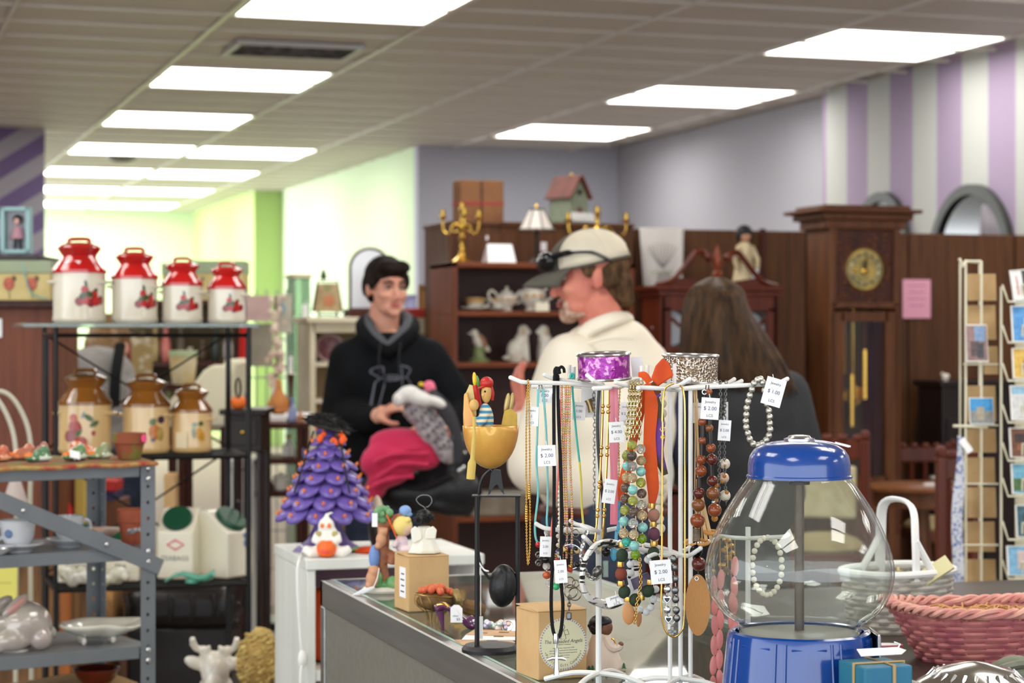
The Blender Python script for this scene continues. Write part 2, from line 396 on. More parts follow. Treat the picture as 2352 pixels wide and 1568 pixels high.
def pot(px,label,name,s,spout,handle):
 t=thing(name,label,name.replace('_',' '),at(px,ys - .02,z1),0,'china tea set in the bookcase')
 MB().lathe([(.035*s,0),(.04*s,.008*s),(.026*s,.022*s),(.06*s,.05*s),(.074*s,.08*s),(.066*s,.108*s),(.04*s,.118*s)],28).build('body',m_china,t)
 l=MB().lathe([(.046*s,.115*s),(.036*s,.13*s),(.012*s,.138*s),(.008*s,.148*s),(.014*s,.156*s),(.0001,.164*s)],20).build('lid',m_china,t)
 for a in (-70,-100,-130): MB().ell((.074*s*cos(radians(a)),.074*s*sin(radians(a)),.08*s),(.012*s,.006*s,.010*s),rotm(0,0,radians(a+90))).build('flower',m_gilt,t)
 if spout: MB().tube(smooth_pts([(-.06*s,0,.06*s),(-.095*s,0,.075*s),(-.105*s,0,.105*s),(-.125*s,0,.122*s)]),[.018*s]*4+[.013*s]*4+[.008*s]*5,10).build('spout',m_china,t)
 for q in handle:
  MB().tube(smooth_pts([(q*.064*s,0,.105*s),(q*.10*s,0,.135*s),(q*.125*s,0,.115*s),(q*.11*s,0,.075*s),(q*.066*s,0,.05*s)]),.0075*s,8).build('handle',m_china,t)
pot(1164,'white gilt china sugar bowl with two handles','sugar_bowl',.72,False,(-1,1)); pot(1222,'white gilt china teapot with looped handle','teapot',.92,False,(1,))
t=thing('place_card','small blank cream card on the china shelf in front of the teapot','card',at(1245,9.33,z1),0); MB().box((0,0,.021),(.068,.006,.042),rotm(radians(-8))).build('card',mat('cream card',(234,226,204),.7),t,0)
# lower shelf: bird figurine and a pair of spaniels
z2=SHZ[1]; t=thing('bird_figurine','white and green ceramic bird figurine on a leafy stump','figurine',at(1100,ys,z2),0)
m_leafg=mat('mossy green glaze',(110,130,74),.4,0,(150,160,110),40)
MB().lathe([(.05,0),(.052,.012),(.03,.02),(.026,.05),(.03,.07)],16).build('stump',m_leafg,t)
MB().ell((0,0,.098),(.030,.028,.042),rotm(0,radians(-28))).ell((-.022,0,.135),(.02,.018,.02)).ell((.03,0,.075),(.014,.012,.035),rotm(0,radians(-40))).lathe([(.006,0),(.0005,.018)],8,(-.04,0,.135),rotm(0,radians(-90))).build('bird',m_china,t)
MB().ell((.012,-.018,.10),(.018,.012,.036),rotm(0,radians(-30))).build('wing',mat('brown wing',(150,110,80),.5),t)
for px,sg,lab in ((1192,1,'white china spaniel sitting, nearer the bird figurine'),(1258,-1,'white china spaniel sitting, half hidden by the man')):
 t=thing('dog_figurine',lab,'figurine',at(px,ys,z2),0,'pair of china spaniels')
 b=MB().ell((-.012*sg,0,.055),(.048,.036,.055)).ell((.012*sg,0,.10),(.034,.032,.05),rotm(0,radians(14*sg))).ell((.022*sg,0,.152),(.026,.024,.026)).ell((.045*sg,0,.142),(.016,.014,.012)).ell((-.05*sg,.01,.02),(.03,.012,.012))
 b.tube([(.03*sg,-.018,.09),(.036*sg,-.022,.0)],[.014,.011],8).tube([(.03*sg,.018,.09),(.036*sg,.022,.0)],[.014,.011],8)
 b.build('body',m_china,t,remesh=.005,rs=4)
 for e in (-1,1): MB().ell((.014*sg,e*.024,.142),(.012,.006,.024)).build('ear',m_gilt if False else mat('tan ear',(196,176,150),.4),t)
 MB().lathe([(.05,0),(.05,.006)],20,(0,0,0)).build('base',m_china,t)
t=thing('plastic_bin','clear grey plastic bin on the lower bookcase shelf','bin',at(1130,9.42,SHZ[3]),0)
MB().box((0,0,.05),(.27,.2,.10),taper=(1.05,1.05)).build('bin',mat('grey plastic',(150,140,124),.4,0,(120,108,92),14),t,0,.01); MB().box((0,0,.105),(.30,.22,.014)).build('lid',mat('grey lid',(170,164,150),.4),t,0,.004)
# things on the bookcase top
def candelabrum(px,label,h,span,y,sway):
 t=thing('candelabrum',label,'candelabrum',at(px,y,zt),radians(sway),'brass candelabra on the bookcase')
 MB().lathe([(.05,0),(.052,.008),(.036,.018),(.016,.034),(.012,.05),(.018,.06),(.010,.072),(.009,.10),(.017,.115),(.010,.13),(.010,h*.5),(.022,h*.56),(.024,h*.62),(.012,h*.68),(.010,h*.80),(.014,h*.86),(.008,h*.9)],20).build('stem',BRASS,t)
 def cup(x,y_,z): return MB().lathe([(.006,-.012),(.02,0),(.022,.004),(.011,.008),(.013,.034),(.016,.036),(.010,.036),(.008,.01)],16,(x,y_,z))
 cup(0,0,h*.9).build('candle_cup',BRASS,t)
 for a in (0,120,240) if span < .1 else (0,180):
  ca,sa=cos(radians(a)),sin(radians(a)); pts=[(.012,h*.60),(span*.35,h*.66),(span*.5,h*.58),(span*.7,h*.50),(span*.95,h*.56),(span,h*.76)]
  MB().tube(smooth_pts([(r*ca,r*sa,z) for r,z in pts]),.005,8).build('arm',BRASS,t); cup(span*ca,span*sa,h*.78).build('candle_cup',BRASS,t)
  sp=[(span*.35+.02*cos(q/8*2*pi*1.3),h*.60+.02*sin(q/8*2*pi*1.3)) for q in range(9)]
  MB().tube(smooth_pts([(r*ca,r*sa,z) for r,z in sp]),.004,6).build('scroll',BRASS,t)
 return t
t=candelabrum(1061,'tall brass candelabrum with curved arms at the left end of the bookcase top',.275,.099,9.42,20)
MB().box((.11,-.05,.12),(.012,.002,.02)).build('price_tag',PAPER,t,0)
candelabrum(1372,'brass candelabrum with two wide scrolled arms above the capped man',.27,.142,9.45,-8)
t=thing('folded_card','blank white folded card standing on the bookcase top','card',at(1146,9.38,zt),0)
MB().add([(-.066,-.035,0),(.074,-.035,0),(.064,0,.088),(-.058,0,.088),(-.075,.035,0),(.066,.035,0)],[(0,1,2,3),(3,2,5,4)]).build('card',PAPER,t,0,solid=.002)
t=thing('table_lamp','small dark lamp with panelled pale shade and a hanging price tag','lamp',at(1233,9.5,zt),0)
MB().lathe([(.05,0),(.052,.008),(.03,.02),(.012,.035),(.009,.12),(.013,.14),(.007,.16),(.006,.19)],16).build('base',mat('dark bronze',(46,36,34),.4,.5),t)
shade=MB()
for i in range(8):
 a0,a1=2*pi*i/8,2*pi*(i+1)/8
 MB().add([(.086*cos(a0),.086*sin(a0),.165),(.086*cos(a1),.086*sin(a1),.165),(.036*cos(a1),.036*sin(a1),.262),(.036*cos(a0),.036*sin(a0),.262)],[(0,1,2,3)]).build('shade_panel',mat('cream shade panel',(206,198,190),.6),t,0,solid=.003)
 shade.tube([(.087*cos(a0),.087*sin(a0),.163),(.037*cos(a0),.037*sin(a0),.264)],.004,6)
shade.torus((0,0,.165),.087,.004,None,16,6).torus((0,0,.263),.037,.004,None,16,6).build('shade_frame',mat('grey shade frame',(96,92,84),.6),t)
MB().lathe([(.005,.262),(.010,.275),(.004,.285),(.0001,.29)],10).build('finial',BRASS,t); MB().box((.028,-.02,.085),(.03,.002,.042)).build('price_tag',PAPER,t,0)
# boxes and birdhouse on the tall cabinet
for px,wpx,lab in ((1072,52,'brown cardboard carton with a red stripe, nearer the green wall'),(1126,52,'brown cardboard carton with a red stripe, nearer the birdhouse')):
 t=thing('carton',lab,'carton',at(px,10.0,TOPZ),radians(4 if px < 1100 else -3),'pair of cartons on the tall cabinet')
 MB().box((0,0,.108),(.108,.12,.216)).build('box',mat('dark carton',(128,86,50),.7,0,(112,72,42),12),t,0,.004); MB().box((0,0,.1),(.1095,.1215,.018)).build('stripe',mat('red stripe',(140,52,40),.6),t,0)
t=thing('birdhouse','sage green wooden birdhouse with red roof and white picket fence','birdhouse',at(1306,9.98,TOPZ),radians(26))
m_sage=mat('sage paint',(134,142,122),.6,0,(122,130,108),20); m_roof=mat('red roof paint',(112,58,46),.6,0,(92,46,38),20)
MB().prism([(-.062,.02),(.062,.02),(.062,.135),(0,.235),(-.062,.135)],-.075,.075).build('body',m_sage,t,0)
for i in range(6): MB().box((0,-.0765,.035+.018*i),(.122,.003,.015)).build('siding_board',m_sage,t,0)
for s in (-1,1): MB().box((s*.041,0,.19),(.009,.19,.135),rotm(0,radians(-s*32.0))).build('roof_slope',m_roof,t,0)
MB().lathe([(.0125,0),(.0125,.004)],14,(0,-.079,.165),rotm(pi/2)).build('entrance',m_dark,t); MB().box((-.0,-.078,.06),(.03,.004,.055)).build('door',m_roof,t,0); MB().box((.064,-.02,.08),(.004,.04,.05)).build('window',m_dark,t,0)
MB().box((0,-.01,.008),(.19,.22,.016)).build('base',mat('grey base',(120,124,112),.6),t,0)
for i in range(10): MB().prism([(-.006,0),(.006,0),(.006,.038),(0,.046),(-.006,.038)],-.003,.003,Matrix.Translation((-.085+.019*i,-.112,.014))).build('picket',WHITE,t,0)
for i in range(8): MB().prism([(-.006,0),(.006,0),(.006,.038),(0,.046),(-.006,.038)],-.003,.003,Matrix.Translation((.088,-.10+.024*i,.014)) @ Matrix.Rotation(pi/2,4,'Z')).build('picket',WHITE,t,0)
MB().box((0,-.109,.036),(.19,.003,.006)).box((.085,-.01,.036),(.003,.2,.006)).build('fence_rail',WHITE,t,0); MB().ell((0,-.02,.252),(.006,.012,.012)).build('finial',BRASS,t)
# embroidered cloth over the partition edge
t=thing('embroidered_cloth','white embroidered runner draped over the partition edge','cloth',at(1517,9.88,1.99),0)
m_cloth=mat('white linen',(214,208,202),.8); rows=[]
for j in range(13):
 v=j/12; z=.004 - .295*max(0,v - .08)/.92 if v > .08 else .004; row=[]
 for i in range(13):
  u=-1+2*i/12; yy=(.02 if v <= .08 else 0)+.012*sin(u*4)*v - .014; zz=z+(.03*u*u*v if u > -.4 else -.012*v)
  row.append((u*.122*(1 - .16*v),yy - .02*v,zz))
 rows.append(row)
MB().grid(rows).build('cloth',m_cloth,t,solid=.003)
m_thread=mat('grey thread',(120,112,112),.8); b=MB(); g=MB()
for i in range(9):
 a=radians(-60+15*i); b.tube(smooth_pts([(-.005,-.05,-.20),(-.005+.05*sin(a),-.045,-.15),(-.005+.09*sin(a)*1.05,-.042,-.12+.05*cos(a))]),.0016,5)
for i in range(8): g.ell((-.06+.015*i,-.047,-.225+.01*sin(i*2)),(.007,.002,.004))
for i in range(6): b.tube([(-.03+.012*i,-.05,-.215),(-.034+.013*i,-.048,-.265)],.0018,5)
b.build('embroidery',m_thread,t); g.build('embroidered_leaves',mat('green thread',(150,168,120),.8),t)
# china cabinet with swan-neck pediment
yc=9.0; x0,x1=RX(1517,yc),RX(1788,yc); w=x1 - x0; zc=RZ(1650,662,yc)
t=thing('china_cabinet','red mahogany china cabinet with swan-neck pediment and latticed glass door','cabinet',((x0+x1)/2,yc+.13,0))
MB().box((0,.12,zc/2),(w,.02,zc)).build('back_panel',m_darkwood,t,0)
for s in (-1,1): MB().box((s*(w/2 - .012),0,zc/2),(.024,.26,zc)).build('side',m_redwood,t,0,.002,1)
for z in (zc - .01,zc - .28,zc - .52,.82,.06): MB().box((0,0,z),(w - .05,.24,.02)).build('shelf',m_redwood,t,0)
MB().box((0,-.01,zc+.0),(w+.05,.30,.022)).box((0,-.005,zc - .024),(w+.024,.275,.026)).build('cornice',m_redwood,t,0,.004)
MB().box((0,-.118,zc - .07),(w - .02,.024,.07)).build('frieze',m_redwood,t,0)
for s in (-1,1): MB().box((s*(w/2 - .03),-.118,zc - .45),(.05,.024,.72)).build('door_stile',m_redwood,t,0,.003,1)
MB().box((0,-.118,.78),(w - .02,.024,.1)).build('door_rail',m_redwood,t,0)
b=MB(); hz=.36
for s in (-1,1):
 b.tube([(s*(w/2 - .06),-.12,zc - .14),(s*.10,-.12,zc - .26)],.009,6).tube([(s*.10,-.12,zc - .26),(s*(w/2 - .06),-.12,zc - .36)],.009,6)
 b.tube([(s*.10,-.12,zc - .10),(s*.10,-.12,zc - .78)],.009,6); b.tube([(s*.10,-.12,zc - .50),(s*(w/2 - .06),-.12,zc - .40)],.009,6); b.tube([(s*.10,-.12,zc - .50),(s*(w/2 - .06),-.12,zc - .62)],.009,6); b.tube([(s*.16,-.12,zc - .30),(s*(w/2 - .06),-.12,zc - .30)],.008,6)
b.build('lattice',m_redwood,t); MB().box((0,-.112,zc - .45),(w - .1,.004,.68)).build('glass',thin_glass('cabinet glass'),t,0)
MB().box((0,-.118,.40),(w - .04,.024,.62)).build('lower_door',m_redwood,t,0,.006)
ped=[]
for s in (-1,1):
 pts=[(s*(w/2+.01),zc+.012),(s*(w/2 - .06),zc+.03),(s*(w/2 - .12),zc+.085),(s*(w/2 - .17),zc+.145),(s*.10,zc+.17),(s*.055,zc+.16)]
 MB().tube(smooth_pts([(x,-.10,z) for x,z in pts],5),[.012+.004*(i/25) for i in range(26)],8).build('swan_neck',m_redwood,t)
 MB().lathe([(.02,-.02),(.022,0),(.012,.014)],14,(s*.05,-.12,zc+.145),rotm(pi/2)).build('rosette',m_redwood,t)
poly=[(-w/2,zc+.01),(w/2,zc+.01),(w/2 - .06,zc+.028),(w/2 - .10,zc+.05),(.05,zc+.03),(.025,zc+.06),(-.025,zc+.06),(-.05,zc+.03),(-w/2+.10,zc+.05),(-w/2+.06,zc+.028)]
MB().prism(poly,-.10,-.088).build('pediment',m_redwood,t,0)
MB().lathe([(.018,zc+.05),(.024,zc+.07),(.012,zc+.085),(.02,zc+.105),(.024,zc+.13),(.012,zc+.165),(.006,zc+.19),(.0001,zc+.21)],14,(0,-.1,0)).build('finial',mat('orange mahogany',(128,54,26),.35),t)
CABX,CABZ=(x0+x1)/2,zc
for px,z,r,lab in ((1537,zc - .27,.085,'white china plate upright behind the left side of the lattice door'),(1722,zc - .27,.08,'white china plate upright behind the right side of the lattice door')):
 q=thing('display_plate',lab,'plate',(RX(px,9.1),9.12,z+r),0,'plates in the china cabinet')
 MB().lathe([(.001,.0),(r*.6,.004),(r,.014),(r,.017),(r*.6,.008),(.001,.004)],24,(0,0,0),rotm(radians(82))).build('plate',mat('blue-white china',(190,196,204),.3),q)
# doll propped above the cabinet
q=thing('doll','black-haired doll in a cream lace dress on the china cabinet','doll',(RX(1716,9.1),9.13,CABZ+.012),0)
m_lace=mat('cream lace',(206,190,156),.8,0,(186,168,132),30)
MB().lathe([(.055,0),(.062,.004),(.05,.07),(.038,.13),(.04,.165),(.03,.20),(.012,.215)],18).build('dress',m_lace,q)
for s in (-1,1): MB().tube([(s*.03,-.01,.19),(s*.058,-.02,.13),(s*.052,-.035,.085)],[.016,.014,.010],8).build('sleeve',m_lace,q)
MB().ell((0,-.004,.243),(.03,.029,.035)).build('head',mat('doll skin',(190,140,110),.4),q)
MB().ell((0,.004,.258),(.040,.038,.036)).ell((-.03,.0,.245),(.014,.02,.03)).ell((.03,.0,.245),(.014,.02,.03)).build('hair',mat('black doll hair',(16,14,14),.6),q); MB().box((.028,-.06,.06),(.03,.002,.045),rotm(0,radians(12))).build('price_tag',PAPER,q,0)
# longcase clock
yk=8.9; x0,x1=RX(1905,yk),RX(2068,yk); w=x1 - x0; xc=(x0+x1)/2; zk=2.06; kd=mpx(1985,yk)
t=thing('grandfather_clock','tall carved oak grandfather clock with a brass dial and glazed door','clock',(xc,yk+.13,0))
MB().box((0,.12,zk/2 - .03),(w,.02,zk - .12)).build('back_panel',m_darkwood,t,0)
for s in (-1,1): MB().box((s*(w/2 - .012),0,zk/2 - .03),(.024,.26,zk - .1)).build('side',m_oak,t,0,.003,1)
MB().box((0,0,zk - .05),(w+.10,.34,.03)).box((0,0,zk - .025),(w+.17,.40,.018)).box((0,0,zk - .008),(w+.08,.32,.022)).box((0,0,zk - .085),(w+.05,.29,.045)).build('crown',m_oak,t,0,.006)
zd=RZ(1985,618,yk); 
MB().box((0,-.112,zd+.02),(w - .04,.022,.35)).build('hood_panel',m_darkwood,t,0)
hb=MB()
for s in (-1,1): hb.box((s*(w/2 - .02),-.122,zd+.015),(.035,.03,.38)).box((0,-.122,zd+.015+s*.185),(w - .02,.03,.03))
hb.build('hood_frame',m_oak,t,0,.005); random.seed(3); cv=MB()
for i in range(120):
 a=random.uniform(0,2*pi); x=random.uniform(-1,1)*(w/2 - .045); z=random.uniform(-.155,.165)
 if x*x+z*z < .108 ** 2: continue
 cv.ell((x,-.124,zd+z),(random.uniform(.007,.014),.006,random.uniform(.005,.01)),rotm(0,a),6,4)
cv=cv.build('carving',m_oak,t,label='carved leaf relief around the dial'); cv['kind']='stuff'
MB().lathe([(.108,0),(.11,.008),(.098,.014)],32,(0,-.118,zd),rotm(pi/2),cap0=False,cap1=False).build('dial_ring',m_oak,t)
m_dial=mat('tarnished brass dial',(190,160,84),.5,.25,(130,124,80),16)
MB().lathe([(.098,.0),(.098,.007)],32,(0,-.118,zd),rotm(pi/2)).build('dial',m_dial,t)
MB().torus((0,-.128,zd),.072,.006,rotm(pi/2),32,6).build('chapter_ring',mat('silvered ring',(178,172,140),.4,.6),t)
for i in range(12): MB().box((.072*sin(i*pi/6),-.136,zd+.072*cos(i*pi/6)),(.005,.002,.016),rotm(0,i*pi/6)).build('hour_mark',m_dark,t,0)
MB().box((.004,-.136,zd+.028),(.006,.002,.06),rotm(0,radians(6))).box((-.004,-.138,zd+.018),(.008,.002,.036),rotm(0,radians(-14))).build('hands',m_dark,t,0)
MB().ell((-.056,-.128,zd - .005),(.012,.006,.012)).ell((0,-.128,zd - .008),(.02,.006,.02)).build('boss',BRASS,t)
zt1,zb1=RZ(1985,715,yk),.3; g0,g1=RZ(1985,738,yk),RZ(1985,1095,yk)
for s in (-1,1): MB().box((s*(w/2 - .045),-.118,(zt1+.5)/2),(.066,.024,zt1 - .5)).build('door_stile',m_oak,t,0,.003,1)
for za,zb_ in ((zt1,g0),(g1,.5)): MB().box((0,-.118,(za+zb_)/2),(w - .13,.024,za - zb_)).build('door_rail',m_oak,t,0)
MB().box((0,-.118,.27),(w,.03,.46)).build('base_panel',m_oak,t,0,.006); MB().box((0,0,.03),(w+.06,.30,.06)).build('plinth',m_oak,t,0,.006)
MB().box((0,-.11,(g0+g1)/2),(w - .14,.003,g0 - g1)).build('door_glass',thin_glass('clock glass'),t,0)
for x,z0,z1_ in ((-.07,-.50,-.22),(.05,-.62,-.38),(-.02,-.75,-.5)): MB().lathe([(.0001,zd+z0),(.018,zd+z0+.004),(.018,zd+z1_),(.0001,zd+z1_+.006)],14,(x,-.03,0)).tube([(x,-.03,zd+z1_),(x,-.03,zd - .19)],.0015,5).build('weight',BRASS,t)
MB().tube([(0,-.01,zd - .19),(0,-.01,zd - .55)],.003,6).lathe([(.0001,0),(.05,.004),(.0001,.008)],20,(0,-.005,zd - .6),rotm(pi/2)).build('pendulum',BRASS,t)
# pink paper note
t=thing('paper_note','pink paper note taped to the brown partition beside the clock','note',(RX(2107,9.88),9.888,RZ(2107,686,9.88)),0)
MB().box((0,0,0),(.165,.002,.205)).build('sheet',mat('pink paper',(226,160,182),.7),t,0)
for i in range(4): MB().box((.0,-.0015,.07 - .035*i),(.11 - .02*(i % 2),.0006,.005)).build('writing_line',mat('faint pencil',(180,120,150),.7),t,0)
# arched recesses/mirrors on the striped wall; the unlit interior is painted dark
def arch_pts(r,spring,n=20): return [(-r,0)]+[(-r*cos(pi*i/n),spring+r*sin(pi*i/n)) for i in range(n+1)]+[(r,0)]
def arch(yc_,half,top,label,glassm,curtain):
 t=thing('arched_mirror',label,'mirror',(7.245,yc_,0),-pi/2)
 sp=top - half; fr=.07; o=arch_pts(half,sp); i_=arch_pts(half - fr,sp); n=len(o); b=MB(); vs=[]
 for y_ in (-.05,0.0):
  vs += [(x,y_,z) for x,z in o]+[(x,y_,z) for x,z in i_]
 fs=[]
 for k_ in range(n - 1):
  fs += [(k_,k_+1,n+k_+1,n+k_),(k_,2*n+k_,2*n+k_+1,k_+1),(n+k_,n+k_+1,3*n+k_+1,3*n+k_),(2*n+k_,3*n+k_,3*n+k_+1,2*n+k_+1)]
 b.add(vs,fs).build('frame',mat('charcoal frame',(58,60,56),.5),t,40)
 MB().prism(i_,-.02,-.012).build('glass',glassm,t,0)
 if curtain:
  rows=[]
  for j in range(12):
   z=.2+(top - .35)*j/11; x0_=.05+.16*max(0,(z - 1.6)) ; rows.append([(x0_+(half - fr - .02 - x0_)*i/14 if z < sp else x0_+max(.02,(sqrt(max(.0001,(half - fr) ** 2 - (z - sp) ** 2)) - x0_))*i/14,-.034+.008*sin(i*1.9),z) for i in range(15)])
  MB().grid(rows).build('curtain',mat('grey satin curtain',(112,106,114),.5),t,solid=.003)
arch(12.5,.545,2.47,'large arched charcoal frame with grey curtain against the striped wall',mat('painted dark interior',(10,10,12),.12),True)
arch(13.78,.42,2.50,'smaller arched charcoal frame half hidden behind the grandfather clock',mat('greenish painted dark interior',(60,66,58),.15),False)
# ---------------------------------------------------------------- cream bookcase and the clutter left of it
yq=10.3; x0,x1=RX(712,yq),RX(1010,yq); w=x1 - x0; zq=RZ(800,729,yq)
t=thing('cream_bookcase','cream painted bookcase behind the boy, plate on its top shelf','bookcase',((x0+x1)/2,yq+.16,0))
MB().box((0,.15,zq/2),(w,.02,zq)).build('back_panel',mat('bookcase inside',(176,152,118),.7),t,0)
for s in (-1,1): MB().box((s*(w/2 - .015),0,zq/2),(.03,.32,zq)).build('side',m_cream,t,0,.003,1)
MB().box((0,-.01,zq - .012),(w+.04,.36,.028)).build('top',m_cream,t,0,.004); MB().box((0,-.15,zq - .05),(w - .04,.02,.05)).build('face_rail',m_cream,t,0)
QZ=[RZ(760,p,yq) for p in (832,916,1010)]
for z in QZ+[.1]: MB().box((0,0,z - .01),(w - .05,.29,.022)).build('shelf',m_cream,t,0)
q=thing('transferware_plate','purple transferware plate standing on the cream bookcase shelf','plate',(RX(757,10.42),10.42,QZ[0]+.07),0)
m_pl=mat('purple transfer print',(110,58,66),.4,0,(160,110,116),40)
MB().lathe([(.001,0),(.05,.003),(.072,.012)],28,(0,0,0),rotm(radians(78)),cap1=False).build('face',m_pl,q); MB().torus((0,-.012,.002),.07,.006,rotm(radians(78)),28,8).build('rim',mat('pale rim',(200,176,170),.4),q)
q=thing('tapestry_ornament','beige trapezoid stitched panel on a black easel atop the cream bookcase','ornament',(RX(752,10.44),10.44,zq),0)
MB().prism([(-.072,.03),(.072,.03),(.05,.175),(-.05,.175)],-.02,.02).build('panel',mat('beige canvas',(186,166,128),.8,0,(160,136,100),30),q,0,.005)
MB().ell((.004,-.022,.085),(.03,.003,.03)).build('flower_motif',mat('faded orange',(190,126,90),.8),q); MB().ell((-.005,-.022,.15),(.014,.003,.012)).build('leaf_motif',m_leafg,q)
MB().tube([(-.055,-.01,.015),(.055,-.01,.015)],.006,6).tube([(-.045,-.02,0),(-.05,0,.035)],.005,6).tube([(.045,-.02,0),(.05,0,.035)],.005,6).tube([(-.078,0,.03),(-.052,0,.185),(.052,0,.185),(.078,0,.03)],.005,6).build('easel',BLACKM,q)
q2=thing('mini_tree','tiny dark green ornamental tree above the stitched panel','ornament',(RX(743,10.44),10.44,zq+.188),0)
MB().lathe([(.022,.01),(.014,.025),(.018,.025),(.010,.042),(.012,.042),(.0001,.065)],12).build('foliage',mat('dark green',(40,70,42),.7),q2); MB().lathe([(.006,0),(.006,.012)],8).build('trunk',m_darkwood,q2)
q=thing('dressing_mirror','arched dressing mirror in a dark wood frame behind the boy\'s head','mirror',(RX(850,10.44),10.44,zq),0)
ap=arch_pts(.105,.205); MB().prism([(x,z+.045) for x,z in ap],-.004,.004).build('glass',mat('pale mirror',(226,228,232),.25,.3),q,0)
MB().tube([(x,0,z+.045) for x,z in ap] ,.008,8).tube([(-.105,0,.045),(.105,0,.045)],.008,8).build('frame',m_darkwood,q)
MB().box((0,0,.022),(.25,.14,.044)).build('base_drawer',m_darkwood,q,0,.004)
for px,w_,h_,c_,lab in ((942,.05,.12,(170,176,214),'pale blue glass frame behind the boy'),(980,.075,.17,(150,112,64),'brown wooden picture frame between boy and cherry bookcase')):
 q=thing('picture_frame',lab,'picture frame',(RX(px,10.42),10.42,zq),0)
 b=MB()
 for s in (-1,1): b.box((s*w_*.5,0,h_/2),(.014,.02,h_)).box((0,0,h_/2+s*(h_/2 - .007)),(w_,.02,.014))
 b.build('frame',mat('frame %d' % px,c_,.4),q,0); MB().box((0,.004,h_/2),(w_,.006,h_ - .02)).build('picture',mat('picture %d' % px,tuple(min(255,v+30) for v in c_),.4),q,0)
q=thing('red_box','flat red box on the cream bookcase beside the boy','box',(RX(958,10.3),10.30,zq),0); MB().box((0,0,.022),(.13,.1,.044)).build('body',mat('red box',(150,40,32),.5),q,0,.003); MB().box((0,0,.040),(.134,.104,.014)).build('lid',mat('red lid',(168,48,38),.5),q,0,.003)
q=thing('folded_linen','folded cream linen on the cream bookcase shelf beside the boy','linen',(RX(970,10.4),10.4,QZ[0]),0)
for i in range(4): MB().box((0,0,.012+.022*i),(.12 - .006*i,.16,.02)).build('layer',mat('linen',(222,216,200),.8),q,30,.006)
# glass display door edge left of the bookcase
q=thing('glass_cabinet','narrow tall glass display case left of the cream bookcase','display case',(RX(686,11.0),11.0,0),0)
m_pgl=thin_glass('pale green glass',(214,232,218),film=.25,film_col=(206,220,206))
for s in (-1,1): MB().box((s*.04,0,.88),(.006,.2,1.76)).build('pane',m_pgl,q,0)
MB().box((0,.1,.88),(.08,.006,1.76)).build('pane',m_pgl,q,0); MB().box((0,0,1.765),(.1,.22,.02)).build('top',m_cream,q,0); MB().box((0,0,.03),(.1,.22,.06)).build('base',m_cream,q,0)
q=thing('price_card','white price card hanging at the cream bookcase corner','card',P(701,714,10.55),-TH); MB().box((0,0,0),(.03,.002,.07)).build('card',PAPER,q,0); MB().tube([(0,0,.035),(.006,0,.06)],.001,5).build('string',PAPER,q)
# dark side table with knick-knacks (d about 9)
dK=9.0; q=Fr(648,1135,dK); zf=q.loc.z
def shelf_unit(px0,px1,pys,d,name,label,m,depth=.3,z0=0):
 xw=(px1 - px0)/FPX*d; c=P((px0+px1)/2,900,d); t=thing(name,label,name.split('_')[-1],(c.x,c.y,0),-TH)
 zs=[CAMZ+(HY - p)/FPX*d for p in pys]
 for z in zs: MB().box((0,0,z - .012),(xw,depth,.024)).build('shelf',m,t,0,.003,1)
 for sx in (-1,1):
  for sy in (-1,1): MB().tube([(sx*(xw/2 - .02),sy*(depth/2 - .02),0),(sx*(xw/2 - .02),sy*(depth/2 - .02),zs[0])],.014,8).build('leg',m,t)
 return t,zs,c
t,ZS,cS=shelf_unit(596,706,(968,1048,1122),8.8,'dark_stand','dark wood tiered stand with bottles left of the purple tree',m_darkwood)
def cam_pt(px,d,z): p=P(px,770,d); return Vector((p.x,p.y,z))
def bottle(px,z,d,h,r,c,lab,cap,grp='small bottles and vases on the dark stand'):
 t=thing('bottle',lab,'bottle',cam_pt(px,d,z),0,grp)
 MB().lathe([(r*.7,0),(r,h*.05),(r,h*.5),(r*.4,h*.7),(r*.35,h*.85),(r*.42,h*.86)],14).build('body',mat('bottle %s' % str(c),c,.25),t)
 MB().lathe([(r*.5,h*.85),(r*.55,h*.95),(r*.2,h)],12).build('stopper',mat('stopper %s' % str(cap),cap,.4),t)
bottle(663,ZS[1],8.75,.095,.026,(200,200,190),'clear cut-glass bottle with yellow stopper on the dark stand',(200,170,60)); bottle(690,ZS[1],8.75,.06,.018,(130,150,210),'small blue bottle on the dark stand',(170,180,220))
bottle(608,ZS[2],8.72,.05,.012,(60,30,22),'small dark bottle, first of two on the lowest tier',(230,220,210)); bottle(622,ZS[2],8.72,.05,.012,(60,30,22),'small dark bottle, second of two on the lowest tier',(230,220,210))
t=thing('cream_jar','squat cream jar on the lowest tier of the dark stand','jar',cam_pt(645,8.75,ZS[2]),0); MB().lathe([(.03,0),(.034,.01),(.034,.05),(.028,.056)],16).build('body',m_china,t); MB().lathe([(.03,.056),(.03,.064),(.006,.066),(.006,.074)],14).build('lid',m_china,t)
bottle(672,ZS[0],8.75,.10,.02,(150,160,200),'blue-white glass vase standing beside the gourd',(120,140,190)); bottle(690,ZS[0],8.7,.05,.016,(190,130,90),'little orange vase at the stand edge',(190,140,100))
